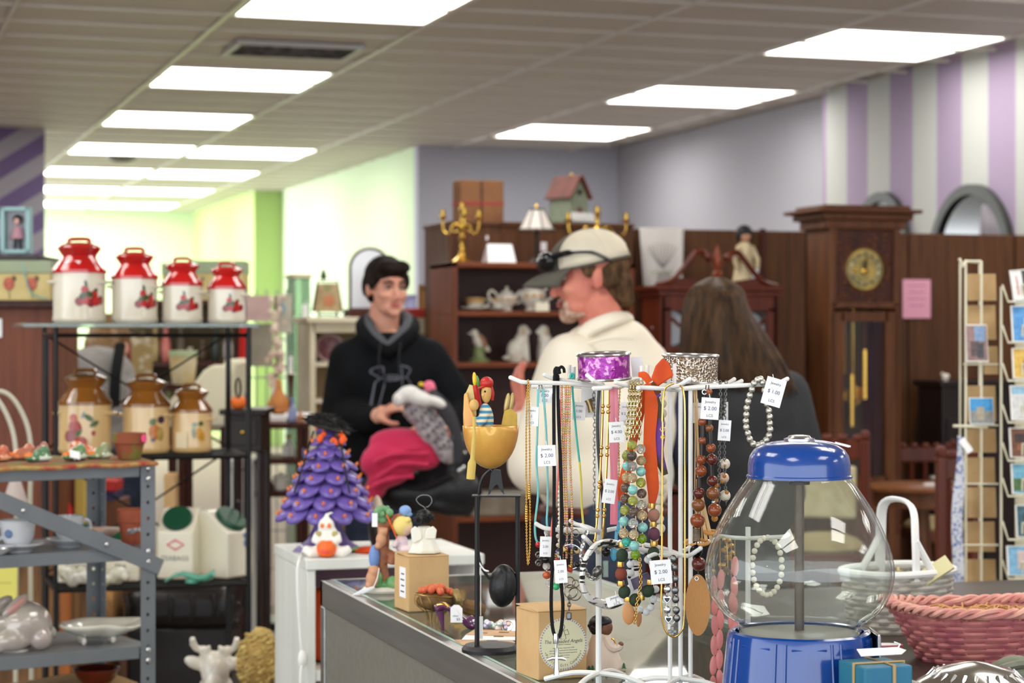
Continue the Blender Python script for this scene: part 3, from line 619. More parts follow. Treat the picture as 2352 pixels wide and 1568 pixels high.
# white topped table with gourd etc
t=thing('white_table','small white topped table carrying a gourd, left of the dark stand','table',cam_pt(625,9.6,0),-TH); zt2=CAMZ - 180/FPX*9.6
MB().box((0,0,zt2 - .015),(.34,.3,.03)).build('top',WHITE,t,0,.004)
for sx in (-1,1):
 for sy in (-1,1): MB().tube([(sx*.14,sy*.12,0),(sx*.14,sy*.12,zt2 - .03)],.018,8).build('leg',m_darkwood,t)
t=thing('gourd','smooth orange-brown dried gourd on the white table','gourd',cam_pt(640,9.55,zt2),0)
MB().lathe([(.02,0),(.045,.012),(.052,.04),(.042,.07),(.022,.1),(.014,.125),(.012,.15),(.004,.16)],20).build('body',mat('gourd skin',(196,128,62),.45,0,(176,108,50),10),t)
t=thing('porcelain_bowl','white porcelain boat-shaped bowl on the white table beside the gourd','bowl',cam_pt(604,9.55,zt2),0); MB().lathe([(.02,0),(.05,.025),(.055,.03),(.045,.022),(.0001,.01)],18,sy=.7).build('bowl',m_china,t)
# tall pale figurine of stacked blossoms,a grey and a pink canvas
for px,py,w_,h_,c,lab,dd in ((594,708,.115,.125,(196,166,160),'faded pink canvas leaning behind the red canisters',10.2),(600,792,.11,.21,(150,142,126),'plain grey-beige canvas below the pink one',10.25),(651,720,.08,.19,(190,184,166),'pale canvas with a blue brushstroke',10.3)):
 F_=Fr(px,py,dd); t=F_.thing('canvas',lab,'canvas','canvases leaning at the back'); t.location.y += 0
 MB().box((0,.012,0),(w_,.02,h_)).build('stretcher',m_cream,t,0); MB().box((0,0,0),(w_,.006,h_)).build('canvas_face',mat('canvas %d' % px,c,.8,0,tuple(v - 14 for v in c),12),t,0)
 if px == 651: MB().tube(smooth_pts([(-.01,-.005,.05),(.004,-.005,.03),(.0,-.005,0)]),.007,6,flat=.3).build('brushstroke',mat('blue stroke',(120,160,180),.7),t)
t=thing('display_grid','grey wire grid wall carrying leaning canvases','display grid',cam_pt(612,10.4,0),-TH)
for i in range(5): MB().tube([(-.1+.05*i,0,0),(-.1+.05*i,0,1.68)],.004,6).build('wire',mat('grey wire',(140,140,140),.4),t)
for i in range(9): MB().tube([(-.11,0,.1+.19*i),(.11,0,.1+.19*i)],.004,6).build('wire',mat('grey wire',(140,140,140),.4),t)
MB().box((0,0,.02),(.24,.3,.04)).build('foot',BLACKM,t,0)
t=thing('flower_branch','cream blossom branch ornament in a tall white vase','ornament',cam_pt(634,9.7,zt2),0); random.seed(5); b=MB()
MB().lathe([(.03,0),(.035,.02),(.022,.12),(.026,.14)],16).build('vase',m_china,t)
for i in range(46):
 z=random.uniform(.13,.54); b.ell((random.gauss(-.015*(z > .35),.02)+.04*(z - .3),random.gauss(0,.015),z),random.uniform(.010,.02),None,7,5)
b=b.build('blossoms',mat('cream petals',(222,208,186),.7,0,(206,176,160),25),t); b['kind']='stuff'
MB().tube(smooth_pts([(0,0,.1),(.005,0,.3),(-.004,0,.54)]),.005,6).build('stem',m_darkwood,t)
t=thing('red_candlestick','turned red-brown candlestick with white candle right of the blossom branch','candlestick',cam_pt(668,9.3,zt2+.0),0); t.location=cam_pt(668,8.8,ZS[0])
MB().lathe([(.02,0),(.022,.006),(.008,.02),(.010,.07),(.006,.1),(.008,.16),(.012,.18),(.012,.20)],12).build('stick',m_redwood,t); MB().lathe([(.03,.2),(.03,.203)],14).build('drip_tray',m_cream,t); MB().lathe([(.008,.2),(.008,.27),(.002,.275)],10).build('candle',PAPER,t)
# ---------------------------------------------------------------- far left: mahogany cabinet,hat boxes,floral boxes
dC=6.9; zs1=CAMZ+(HY - 694)/FPX*dC; zs2=CAMZ+(HY - 586)/FPX*dC; xr=(122 - CX)/FPX*dC
c=P(-90,900,dC); t=thing('mahogany_cabinet','reddish mahogany cabinet with open top compartment, leftmost in view','cabinet',(c.x,c.y,0),-TH)
m_mah=wood('worn mahogany',(92,48,30),(116,66,44),.45,'z',5); hw=(122+90)/FPX*dC
MB().box((0,.2,zs1/2),(hw*2,.4,zs1 - .03)).build('body',m_mah,t,0,.004,1); MB().box((0,.19,zs1 - .006),(hw*2+.02,.44,.03)).build('shelf_top',m_darkwood,t,0,.006)
MB().box((0,.38,(zs1+zs2)/2),(hw*2 - .04,.03,zs2 - zs1)).build('back_panel',m_darkwood,t,0); MB().box((-.02,.19,zs2 - .01),(hw*2 - .04,.42,.02)).build('top',mat('near black top',(34,24,24),.4),t,0,.004)
for s in (-1,): MB().box((s*(hw - .03),.19,(zs1+zs2)/2),(.03,.4,zs2 - zs1)).build('side',m_darkwood,t,0)
MB().box((hw - .03,.37,(zs1+zs2)/2),(.03,.05,zs2 - zs1)).build('side',m_darkwood,t,0)
MB().box((.122,-.004,zs1 - .085),(.03,.002,.062)).build('price_sticker',PAPER,t,0)
def floral_box(px0,px1,py0,py1,d,lab,name='floral_box'):
 F_=Fr((px0+px1)/2,py1,d); t=F_.thing(name,lab,'box','floral storage boxes'); w_=(px1 - px0)*F_.s; h_=(py1 - py0)*F_.s
 MB().box((0,.1,h_*.4),(w_,.2,h_*.8)).build('body',mat('floral cream',(206,188,130),.6,0,(190,170,110),14),t,0,.004); MB().box((0,.1,h_*.84),(w_*1.03,.21,h_*.32)).build('lid',mat('sage lid',(152,164,134),.6),t,0,.004)
 for i in range(max(2,int(w_/.07))):
  x=-w_/2+.04+.075*i
  if x > w_/2 - .02: break
  MB().ell((x,-.002,h_*.42),(.018,.003,.022)).build('rose_print',mat('rose',(196,116,90),.7,0,(170,84,70),60),t); MB().ell((x+.016,-.001,h_*.55),(.008,.003,.010)).build('leaf_print',mat('dark leaf',(110,84,60),.7),t)
  MB().tube([(x,-.002,h_*.25),(x+.002,-.002,h_*.05)],.002,5).build('stem_print',m_leafg,t)
 return t
t=floral_box(-60,116,598,690,6.85,'floral cream box with sage lid in the mahogany cabinet')
MB().tube(smooth_pts([(.035,-.004,.125),(.05,-.008,.06),(.07,-.008,.02),(.12,-.006,.005)]),.0025,6).build('ribbon',mat('teal ribbon',(130,176,170),.6),t)
F_=Fr(34,581,6.9); t=F_.thing('boxed_doll','boxed doll in a pale teal window box on the mahogany cabinet','boxed doll'); s_=F_.s
MB().box((0,.05,50*s_),(66*s_,.006,106*s_)).build('box_back',mat('pale box',(206,204,210),.6),t,0)
b=MB()
for q_ in (-1,1): b.box((q_*29*s_,.025,53*s_),(9*s_,.05,106*s_)).box((0,.025,53*s_+q_*49*s_),(66*s_,.05,8*s_))
b.build('box_frame',mat('teal card',(150,184,186),.6),t,0)
MB().ell((2*s_,.03,78*s_),(11*s_,.015,12*s_)).build('doll_hair',mat('dark brown hair',(40,32,36),.6),t); MB().ell((2*s_,.022,73*s_),(7*s_,.014,9*s_)).build('doll_face',mat('doll pink skin',(216,168,160),.5),t)
MB().lathe([(18*s_,34*s_),(14*s_,46*s_),(8*s_,62*s_)],14,(2*s_,.03,0),sy=.6).build('doll_dress',mat('dusty pink dress',(176,130,142),.7),t)
for q_ in (-1,1): MB().tube([((2+q_*5)*s_,.03,34*s_),((2+q_*7)*s_,.03,10*s_)],4*s_,8).build('doll_leg',mat('charcoal',(50,50,58),.7),t)
# floral cartons on a high shelf behind the red canisters
t,ZZ,cc=shelf_unit(270,560,(690,830,960),10.6,'back_shelf','dark back shelf crowded with floral boxes behind the wire rack',m_darkwood); MB().box((0,.14,(ZZ[0]+ZZ[2])/2),(.64,.012,ZZ[0] - ZZ[2])).build('back_panel',mat('olive brown backing',(74,62,42),.8,0,(104,90,62),10),t,0)
floral_box(372,436,604,690,10.5,'floral box on the back shelf behind the second canister'); floral_box(440,560,598,690,10.5,'wide floral box on the back shelf behind the smallest canisters'); floral_box(272,300,640,690,10.5,'narrow floral box on the back shelf')
random.seed(11)
cols=[(150,60,50),(196,190,170),(110,120,70),(90,70,50),(180,160,110),(60,66,60),(200,120,110),(214,210,204),(96,84,62)]
for row,z in ((0,ZZ[1]),(1,ZZ[2])):
 for i in range(9):
  px=300+28*i+random.uniform(-4,4); h=random.uniform(.07,.2); r=random.uniform(.02,.03); cl=cols[(i*2+row*5) % 9]
  t=thing('vase','%s vase, %s on the %s tier behind the wire rack' % (['dull red','cream','olive','brown','tan','charcoal','pink','white','umber'][(i*2+row*5) % 9],['first','second','third','fourth','fifth','sixth','seventh','eighth','ninth'][i],['middle','bottom'][row]),'vase',cam_pt(px,10.55+random.uniform(-.03,.03),z),0,'ornaments on the back shelf')
  MB().lathe([(r*.6,0),(r,h*.25),(r*.95,h*.55),(r*.4,h*.8),(r*.55,h)],14).build('body',mat('vase %d' % ((i*2+row*5) % 9),cl,.4,0,tuple(max(0,v - 30) for v in cl),20),t); MB().torus((0,0,h),r*.5,r*.08,None,14,6).build('lip',mat('vase lip',(190,176,150),.4),t)
# tall leafy-patterned column and cream slipper chair
t=thing('floral_column','tall tan floral fabric column behind the wire rack','column',cam_pt(326,9.4,0),0)
MB().lathe([(.05,0),(.055,.9),(.045,1.2),(.05,1.45)],18).build('fabric',mat('floral tan fabric',(150,128,82),.8,0,(196,186,160),22,nlo=.5,nhi=.62),t); MB().lathe([(.09,0),(.09,.04),(.06,.05)],18).build('foot',m_darkwood,t)
F_=Fr(470,1040,7.6); t=F_.thing('slipper_chair','cream moulded chair with sloping arm behind the brown canisters','chair'); zc_=t.location.z; s_=F_.s
poly=[(-95,90),(-70,132),(-30,150),(0,190),(20,203),(58,203),(62,190),(50,60),(-80,60)]
MB().prism([(x*s_,z*s_) for x,z in poly],-.03,.0).build('near_arm',mat('cream upholstery',(226,220,190),.6),t,30,.012,3); MB().prism([(x*s_,z*s_) for x,z in poly],.42,.45).build('far_arm',MATS['cream upholstery'],t,30,.012,3)
MB().box((-.02,.21,75*s_),(.24,.40,.08)).build('seat',MATS['cream upholstery'],t,30,.02,3); MB().box((.075,.21,140*s_),(.05,.40,.24),rotm(0,radians(8))).build('backrest',MATS['cream upholstery'],t,30,.02,3)
for sx in (-.12,.07):
 for sy in (.02,.40): MB().tube([(sx,sy,60*s_),(sx,sy,-zc_)],.016,8).build('leg',m_darkwood,t)
t=thing('storage_pail','cream and green floral pail on the back tier above the slipper chair','pail',cam_pt(421,9.7,0),0); zp=CAMZ+(HY - 882)/FPX*9.7; t.location.z=zp
MB().lathe([(.05,0),(.062,.09),(.064,.14)],18).build('body',mat('pail cream',(214,204,170),.6,0,(206,180,120),16),t); MB().lathe([(.068,.13),(.068,.155),(.0001,.157)],18).build('lid',mat('pail lid',(176,192,150),.6),t)
q=thing('plant_stand','dark pedestal stand under the floral pail','stand',cam_pt(421,9.7,0),0); MB().lathe([(.10,0),(.10,.03),(.03,.06),(.025,zp - .06),(.09,zp - .02),(.09,zp)],18).build('pedestal',m_darkwood,q); MB().torus((0,0,.03),.1,.008).build('foot_ring',m_darkwood,q)
# dark chest with orange pumpkin,seen through the wire rack
t=thing('dark_side_table','black-brown side table behind the wire rack with a tiny orange pumpkin','table',cam_pt(556,7.2,0),-TH); zch=CAMZ - (940 - HY)/FPX*7.2
m_bbw=mat('black brown wood',(30,20,18),.35); MB().box((0,.15,zch - .08),(.13,.26,.14)).build('body',m_bbw,t,0,.006); MB().box((0,.15,zch - .01),(.16,.3,.02)).build('top',m_bbw,t,0,.004)
MB().box((0,.015,zch - .08),(.10,.012,.09)).build('drawer',m_bbw,t,0,.003); MB().ell((0,.004,zch - .08),.008).build('knob',BRASS,t)
for sx in (-1,1):
 for sy in (.04,.26): MB().tube([(sx*.055,sy,0),(sx*.055,sy,zch - .1)],.011,8).build('leg',m_bbw,t)
t=thing('toy_pumpkin','tiny orange pumpkin on the black-brown side table','pumpkin',cam_pt(548,7.25,zch),0); b=MB()
for i in range(8): b.ell((.012*cos(i*pi/4),.012*sin(i*pi/4),.022),(.016,.016,.022))
b.build('body',mat('pumpkin orange',(226,110,30),.5),t); MB().tube([(0,0,.04),(.003,0,.055)],.003,6).build('stem',m_leafg,t)
t=thing('hanging_banner','bright red cloth hanging behind the wire rack edge','cloth',cam_pt(561,8.2,CAMZ+(HY - 840)/FPX*8.2),-TH)
rows=[[(-.022+.044*i/6+.006*j/6,.006*sin(i*2.2),.16*j/6) for i in range(7)] for j in range(7)]; MB().grid(rows).build('cloth',mat('red cloth',(196,34,28),.7),t,solid=.003)
t['label']='bright red cloth hanging on a thin rod behind the wire rack'; MB().tube([(0,.01,.165),(0,.01,.165 - (CAMZ+(HY - 800)/FPX*8.2) )],.006,6).build('rod',BLACKM,t); MB().lathe([(.12,0),(.12,.02),(.01,.04)],18,(0,.01,-t.location.z)).build('foot',BLACKM,t)
# ---------------------------------------------------------------- right side: round table,chairs,postcard rack,dark table with baskets
tz=CAMZ - (1112 - HY)/FPX*9.0; t=thing('round_table','round brown wood pedestal table in front of the partition','table',cam_pt(2118,9.0,0),-TH)
m_tab=wood('table wood',(104,60,30),(132,80,42),.3,'x',5)
MB().lathe([(.24,tz - .024),(.25,tz - .016),(.25,tz - .006),(.24,tz)],40).build('top',m_tab,t); MB().lathe([(.21,tz - .09),(.21,tz - .024)],40).build('apron',m_oak,t); MB().lathe([(.05,.05),(.035,.2),(.05,.4),(.03,tz - .1),(.08,tz - .09)],18).build('pedestal',m_oak,t)
for i in range(4): MB().tube(smooth_pts([(.03*cos(i*pi/2+.6),.03*sin(i*pi/2+.6),.12),(.14*cos(i*pi/2+.6),.14*sin(i*pi/2+.6),.08),(.24*cos(i*pi/2+.6),.24*sin(i*pi/2+.6),.015)]),.016,8).build('foot',m_oak,t)
q=thing('place_card_white','small white card lying on the round table','card',cam_pt(2136,8.95,tz),-TH); MB().box((0,0,.004),(.05,.035,.008)).build('card',PAPER,q,0)
q=thing('glass_dish','low cut-glass dish on the round table','dish',cam_pt(2165,9.03,tz),0); MB().lathe([(.03,0),(.055,.02),(.06,.03),(.05,.022),(.0001,.008)],18).build('dish',mat('cut glass',(150,160,150),.15,0,(214,214,206),60),q); MB().torus((0,0,.03),.058,.003,None,20,6).build('rim',SILVER,q)
q=thing('glass_goblet','small goblet at the far edge of the round table','goblet',cam_pt(2180,9.14,tz),0); MB().lathe([(.02,0),(.006,.006),(.005,.04),(.02,.055),(.022,.085),(.018,.085),(.004,.05)],14).build('goblet',mat('goblet glass',(190,176,160),.15),q)
def chair(px,d,label,top_py,seat_py,wpx,rz,panel):
 s=d/FPX; w=wpx*s; zt_,zs_=CAMZ+(HY - top_py)*s,CAMZ+(HY - seat_py)*s
 t=thing('side_chair',label,'chair',cam_pt(px,d,0),-TH+rz,'carved wooden side chairs')
 for sx in (-1,1):
  MB().tube([(sx*(w/2 - .018),-.2,0),(sx*(w/2 - .02),-.19,zs_)],.018,8).build('leg',m_redwood,t); MB().box((sx*(w/2 - .018),.2,zt_/2 - .01),(.036,.036,zt_ - .03)).build('back_post',m_redwood,t,0,.006)
  MB().ell((sx*(w/2 - .018),.2,zt_ - .01),(.02,.02,.024)).build('post_finial',m_redwood,t)
 b=MB().box((0,.2,zt_ - .06),(w - .06,.026,.075))
 b.build('top_rail',m_redwood,t,0,.006)
 for i in range(5): MB().ell((-w*.36+w*.18*i,.195,zt_ - .018),(.022,.014,.016)).build('carved_knob',m_redwood,t)
 if panel: MB().box((0,.19,(zt_+zs_)/2 - .02),(w - .1,.03,zt_ - zs_ - .2)).build('back_cushion',mat('cream damask',(206,196,160),.8,0,(190,178,140),20),t,30,.012,3)
 else:
  for i in range(3): MB().tube([(-w*.22+w*.22*i,.2,zs_+.03),(-w*.22+w*.22*i,.2,zt_ - .09)],.012,8).build('spindle',m_redwood,t)
 MB().box((0,0,zs_ - .04),(w,.42,.05)).build('seat_frame',m_redwood,t,0,.006); MB().ell((0,0,zs_ - .005),(w/2 - .005,.2,.05)).build('seat',mat('beige seat',(164,148,106),.8,0,(150,132,92),16),t)
chair(1888,7.6,'carved wooden chair with cream back cushion behind the gumball machine',1000,1250,200,radians(-14),True)
chair(2150,10.2,'wooden chair with domed beige seat under the round table',1020,1205,150,radians(4),False)
chair(2232,6.6,'dark chair standing just left of the postcard rack',1040,1330,108,radians(0),False)
# sideboard against the partition right
q=thing('dark_sideboard','near-black sideboard behind the postcard rack','sideboard',cam_pt(2245,10.8,0),0); zsb=CAMZ+(HY - 880)/FPX*10.8
m_bb=MATS['black brown wood']; MB().box((0,.08,zsb/2),(.46,.26,zsb)).build('body',m_bb,q,0,.004); MB().box((0,.08,zsb),(.5,.3,.03)).build('top',m_bb,q,0,.004)
for i in (-1,1): MB().box((i*.11,-.056,zsb*.5),(.19,.012,zsb*.7)).build('door',m_bb,q,0,.004)
q2=thing('porcelain_bird','small white porcelain bird on the dark sideboard','figurine',cam_pt(2172,10.75,zsb+.016),0); MB().ell((0,0,.018),(.022,.014,.016),rotm(0,radians(-20))).ell((-.018,0,.032),.010).build('body',m_china,q2); MB().lathe([(.014,0),(.010,.006)],12).build('base',m_china,q2)
# postcard rack
dR=5.0; F_=Fr(2300,1400,dR); zr=F_.loc.z; m_cw=mat('cream coated wire',(216,210,184),.4)
rack=thing('postcard_rack','cream wire postcard spinner rack at the right edge','display rack',(F_.loc.x,F_.loc.y,0),-TH)
def RP(px,py,dy=0): v=F_(px,py,dy); return Vector((v.x,v.y,v.z+zr))
for px,dy,top in ((2216,-.01,600),(2224,.09,600),(2252,-.01,600),(2261,.05,600),(2286,-.06,660),(2360,-.06,640),(2420,-.04,640),(2420,.1,640)):
 MB().tube([RP(px,top,dy),RP(px,1420,dy)],.0032,6).build('upright_wire',m_cw,rack)
MB().tube([RP(2262,600,.05),RP(2216,600,-.01),RP(2205,612,-.03),RP(2197,594,-.03)][::-1],.004,6).build('top_hook',m_cw,rack); MB().tube([RP(2216,600,-.01),RP(2252,600,-.01)],.0032,6).build('top_wire',m_cw,rack)
for py in (836,976,1110,1250,1380): MB().tube([RP(2210,py,-.012),RP(2290,py,-.012)],.0026,6).build('cross_wire',m_cw,rack)
MB().tube([RP(2182,976,-.04),RP(2265,980,-.012)],.004,6).build('side_hook',m_cw,rack)
for py in (690,782,868,962,1048,1128,1226,1314,1400):
 MB().tube([RP(2288,py - 34,-.065),RP(2294,py+4,-.095),RP(2420,py+6,-.095),RP(2426,py - 30,-.06)],.0026,6).tube([RP(2325,py+5,-.095),RP(2325,py - 34,-.1),RP(2350,py - 34,-.1)],.0026,6).build('card_pocket',m_cw,rack)
MB().lathe([(.018,.02),(.018,CAMZ+.15)],12,(.06,.04,0)).build('pole',m_cw,rack); MB().lathe([(.2,0),(.2,.015),(.03,.03)],28,(.06,.04,0)).build('base',m_cw,rack)
m_bc=mat('card backing',(184,154,108),.7,0,(168,136,92),14)
for i,(py0,py1,px0,px1) in enumerate(((628,690,2226,2292),(700,780,2228,2294),(795,860,2264,2296),(886,970,2226,2294),(985,1040,2224,2292),(1052,1110,2226,2292),(1120,1190,2226,2292),(1200,1270,2226,2292),(1286,1376,2192,2292))):
 MB().box((RP((px0+px1)/2,(py0+py1)/2,.02+.012*(i % 2))),((px1 - px0)*F_.s,.004,(py1 - py0)*F_.s),rotm(radians(-8))).build('card_backing',m_bc,rack,0)
def postcard(px0,py0,px1,py1,dy,c,shapes,label,tilt=-12,roll=0):
 cx,cy=(px0+px1)/2,(py0+py1)/2; p=P(cx,cy,dR); w,h=(px1 - px0)*F_.s,(py1 - py0)*F_.s
 t=thing('postcard',label,'postcard',p+Vector((sin(TH)*dy,cos(TH)*dy,0)),-TH,'picture postcards in the rack'); T=rotm(radians(tilt),radians(roll))
 MB().box((0,0,0),(w,.003,h),T).build('card',mat('card edge',(226,222,214),.5),t,0)
 for j,(x,z,sw,sh,cc_) in enumerate([(0,0,.93,.93,c)]+shapes):
  v=T @ Vector((x*w/2,-.0022 - .0004*j,z*h/2)); b=MB()
  if sh < 0: b.ell((0,0,0),(sw*w/2,.0006,-sh*h/2),T,12,6)
  else: b.box((0,0,0),(sw*w,.0006,sh*h),T)
  b.build('print',mat('print %d %d %d' % cc_,cc_,.4,0,tuple(max(0,q_ - 22) for q_ in cc_),90),t,0,loc=v)
R2=2412
postcard(2302,618,R2,692,-.09,(70,66,66),[(-.75,0,.22,.9,(232,230,226)),(-.1,0,.12,.9,(150,90,110)),(.1,.1,.12,.7,(110,130,100)),(-.76,0,.02,.6,(200,90,70))],'topmost postcard with white strip and portraits',roll=-5)
postcard(2302,702,R2,786,-.09,(86,150,206),[(-.3,-.3,.2,.6,(140,186,220)),(.1,-.4,.3,.4,(200,210,160))],'postcard of a bright blue sky, second from the top')
postcard(2304,798,R2,868,-.09,(214,176,84),[(-.1,-.1,.5,-.5,(150,120,60)),(0,-.2,.4,-.3,(170,190,90))],'yellow postcard with an arch, third from the top')
postcard(2300,882,R2,962,-.09,(206,206,204),[(-.1,-.2,.35,-.7,(90,92,90)),(.2,-.3,.3,-.6,(120,120,118)),(0,.7,.93,.2,(150,190,214))],'black and white postcard of trees')
postcard(2298,978,R2,1046,-.09,(110,66,44),[(-.1,.3,.7,.3,(60,36,28)),(-.1,-.3,.6,.2,(160,96,60))],'brown postcard of a dim interior'); postcard(2302,1058,R2,1128,-.09,(110,168,190),[(0,-.4,.93,.4,(76,110,60)),(-.2,-.2,.3,-.3,(200,170,80))],'postcard of green fields by water')
postcard(2312,1152,R2,1226,-.09,(58,96,110),[(-.1,.2,.6,-.6,(50,76,50)),(.1,-.3,.5,.3,(150,180,210))],'dark postcard of palms'); postcard(2292,1244,R2,1312,-.09,(126,176,206),[(.1,.05,.7,.6,(206,186,180))],'light blue postcard with a pinkish map and green border'); postcard(2288,1328,R2,1358,-.1,(120,140,150),[(0,.3,.9,.3,(200,170,130))],'lowest visible postcard, lying almost flat',tilt=-50)
postcard(2214,744,2264,832,-.02,(150,120,116),[(.3,.5,.5,.4,(130,156,190)),(-.2,-.3,.4,.4,(96,80,80)),(.3,-.4,.3,.4,(70,70,76))],'upright street crowd postcard in the narrow side column'); postcard(2222,912,2278,974,-.02,(64,150,206),[(0,-.45,.93,.45,(140,140,136)),(-.1,-.2,.3,.5,(170,160,140))],'postcard of a stone building under blue sky in the narrow side column')
t=thing('patterned_scarf','blue and white patterned scarf hanging from the postcard rack','scarf',P(2202,1372,4.96),-TH); s_=4.96/FPX; rows=[]
for j in range(22):
 v=j/21; z=(372 - 372*v)*s_; row=[]
 for i in range(13):
  a=2*pi*i/12; row.append(((2+3*sin(v*9)+(5+8*min(1,v*3) - 6*max(0,v - .85)/.15)*cos(a))*s_+(-6*v)*s_,.006*sin(a)*(1+.4*sin(a*3)),z))
 rows.append(row)
MB().grid(rows).build('cloth',mat('blue speckle scarf',(206,208,216),.8,0,(96,116,166),120,nlo=.5,nhi=.6),t); MB().box((14*s_,-.012,350*s_),(.016,.001,.038),rotm(0,radians(-36))).build('price_tag',PAPER,t,0)
# ---- dark table
TZ=.97; m_dkt=mat('dark brown table top',(58,44,36),.35,0,(48,36,30),8)
t=thing('display_table','dark brown table carrying the baskets beside the glass counter','table',(1.885,2.62,0),0)
MB().box((0,0,TZ - .02),(1.22,2.0,.04)).build('top',m_dkt,t,0,.006); MB().box((0,0,TZ - .09),(1.1,1.9,.1)).build('apron',m_dkt,t,0)
for sx in (-1,1):
 for sy in (-1,1): MB().box((sx*.54,sy*.93,(TZ - .04)/2),(.06,.06,TZ - .04)).build('leg',m_dkt,t,0,.005)
def basket(t,ra,rb,h,za,ba,bb,m,rows,stakes,sr,zrim=None,sq=1.0):
 """woven basket: bottom half-axes ba x bb, top ra x rb, height h"""
 def ptn(a,v,off=0.0):
  ca,sa=cos(a),sin(a); e=.75; ca=math.copysign(abs(ca) ** e,ca); sa=math.copysign(abs(sa) ** e,sa)
  X,Y=(ba+(ra - ba)*v+off),(bb+(rb - bb)*v+off); return Vector((X*ca,Y*sa,za+h*v))
 for j in range(rows):
  v=(j+.5)/rows; n=stakes*4
  MB().tube([ptn(2*pi*i/n,v,sr*.9*cos(pi*(i/4*1.0+j)) ) for i in range(n)],h/rows*.5,6,True,flat=.8).build('weave_row',m,t)
 st=MB()
 for i in range(stakes): a=2*pi*(i+.5)/stakes; st.tube([ptn(a,v,0) for v in (0,.25,.5,.75,1)],sr*.8,6)
 st=st.build('stakes',m,t); st['kind']='stuff'
 MB().lathe([(.001,za+.002),(1,za+.002),(1,za+.008),(.001,za+.008)],28).build('bottom',m,t).scale=(ba,bb,1)
 return ptn
F_=Fr(2232,1522,3.05); pk=thing('pink_basket','pink wicker basket with braided rim filled with straw','basket',cam_pt(2232,3.1,TZ),-TH+radians(6)); m_pk=mat('pink wicker',(196,124,118),.6,0,(168,92,100),30); m_pkr=mat('pale pink wicker',(228,172,154),.55,0,(206,138,130),40)
pt=basket(pk,.118,.075,.075,0,.074,.055,m_pk,9,26,.0032)
for k in range(3):
 N=150; MB().tube([pt(2*pi*i/N,1.02+.13*(.5+.5*sin(2*pi*i/N*14+k*2.09))+.06*cos(2*pi*i/N*2),.004+.0055*cos(2*pi*i/N*14+k*2.09)) for i in range(N)],.0042,6,True).build('braid_strand',m_pkr,pk)
random.seed(9); b=MB()
for i in range(170):
 a=random.uniform(0,2*pi); r=sqrt(random.random())*.86; x,y=.104*r*cos(a),.064*r*sin(a); an=random.uniform(0,pi); L=random.uniform(.01,.03); z=.066+random.uniform(-.006,.006)
 b.tube([(x - L*cos(an),y - L*sin(an),z),(x,y,z+.006),(x+L*cos(an),y+L*sin(an),z)],.0015,4)
b=b.build('straw',mat('straw',(206,158,104),.8),pk); b['kind']='stuff'
F_=Fr(2066,1455,3.36); wb=thing('white_basket','white wicker basket with arched handle behind the pink one','basket',cam_pt(2062,3.42,TZ),-TH+radians(38)); m_wb=mat('white wicker',(196,192,184),.6,0,(170,164,152),30)
pt=basket(wb,.094,.07,.095,0,.08,.06,m_wb,11,24,.003)
MB().tube([pt(2*pi*i/60,1.02,.002) for i in range(60)],.006,8,True).build('rim',WHITE,wb)
MB().tube(smooth_pts([(-.03,-.066,.08),(-.028,-.062,.15),(-.01,-.04,.20),(.0,0,.212),(.01,.04,.20),(.028,.062,.15),(.03,.066,.08)],5),.0085,8,flat=.5).build('handle',WHITE,wb)
for s in (-1,1): MB().tube([(s*.028,s*.062,.15),(s*-.012,s*.069,.09)],.006,8).build('handle_brace',WHITE,wb)
q=thing('price_booklet','cream folded price card leaning in the white basket','card',P(2132,1322,3.37),-TH); s_=3.37/FPX
MB().box((0,0,0),(118*s_,.008,36*s_),rotm(radians(-30),radians(-33))).build('card',mat('pale yellow card',(226,218,168),.7),q,0); MB().box((-.001,-.006,.001),(34*s_,.0015,16*s_),rotm(radians(-30),radians(-33))).build('stamp',mat('faded red stamp',(190,130,100),.7),q,0)
q=thing('paper_fan','curved cream paper sheet rising from the white basket','paper',P(2110,1300,3.5),-TH); s_=3.5/FPX
rows=[[((-50+105*i/8)*s_,.012*sin(i*.5),(-30+(28+8*sin(i/8*2))*j/2)*s_) for i in range(9)] for j in range(3)]; MB().grid(rows).build('sheet',mat('cream paper',(236,216,166),.7),q,solid=.002)
q=thing('pink_card','pink and white rounded card lying on the dark table','card',cam_pt(2030,3.2,TZ),-TH); q.location=cam_pt(2026,dep(1486,TZ),TZ)
MB().lathe([(.032,0),(.032,.004)],20,(0,0,0),sy=.5).build('card',mat('pink edge',(220,110,120),.5),q); MB().lathe([(.028,.004),(.028,.005)],20,sy=.45).build('face',PAPER,q)
q=thing('silver_dish','polished silver domed dish cover at the bottom right corner','dish',cam_pt(2238,2.62,TZ),-TH)
MB().lathe([(.098,0),(.1,.004),(.092,.008),(.088,.022),(.072,.045),(.045,.062),(.015,.07),(.0001,.072)],40).build('dome',mat('polished silver',(200,198,192),.16,1,bump=.12,ns=9),q); MB().torus((0,0,.004),.099,.004,None,40,8).build('rim',SILVER,q)
for i in range(24): MB().tube([(.09*cos(i*pi/12),.09*sin(i*pi/12),.016),(.05*cos(i*pi/12+.1),.05*sin(i*pi/12+.1),.0605)],.0022,5).build('flute',SILVER,q)
q=thing('grey_cloth','crumpled grey-green cloth on the dark table behind the silver dish','cloth',cam_pt(2362,2.9,TZ),-TH)
MB().ell((0,0,.014),(.06,.04,.02)).ell((-.02,-.01,.02),(.03,.02,.018)).build('cloth',mat('grey green cloth',(120,124,106),.9,0,(150,152,136),20,bump=.4),q); MB().tube(smooth_pts([(-.06,-.02,.012),(-.02,-.035,.03),(.04,-.03,.022)]),.006,6).build('fold',MATS['grey green cloth'],q)
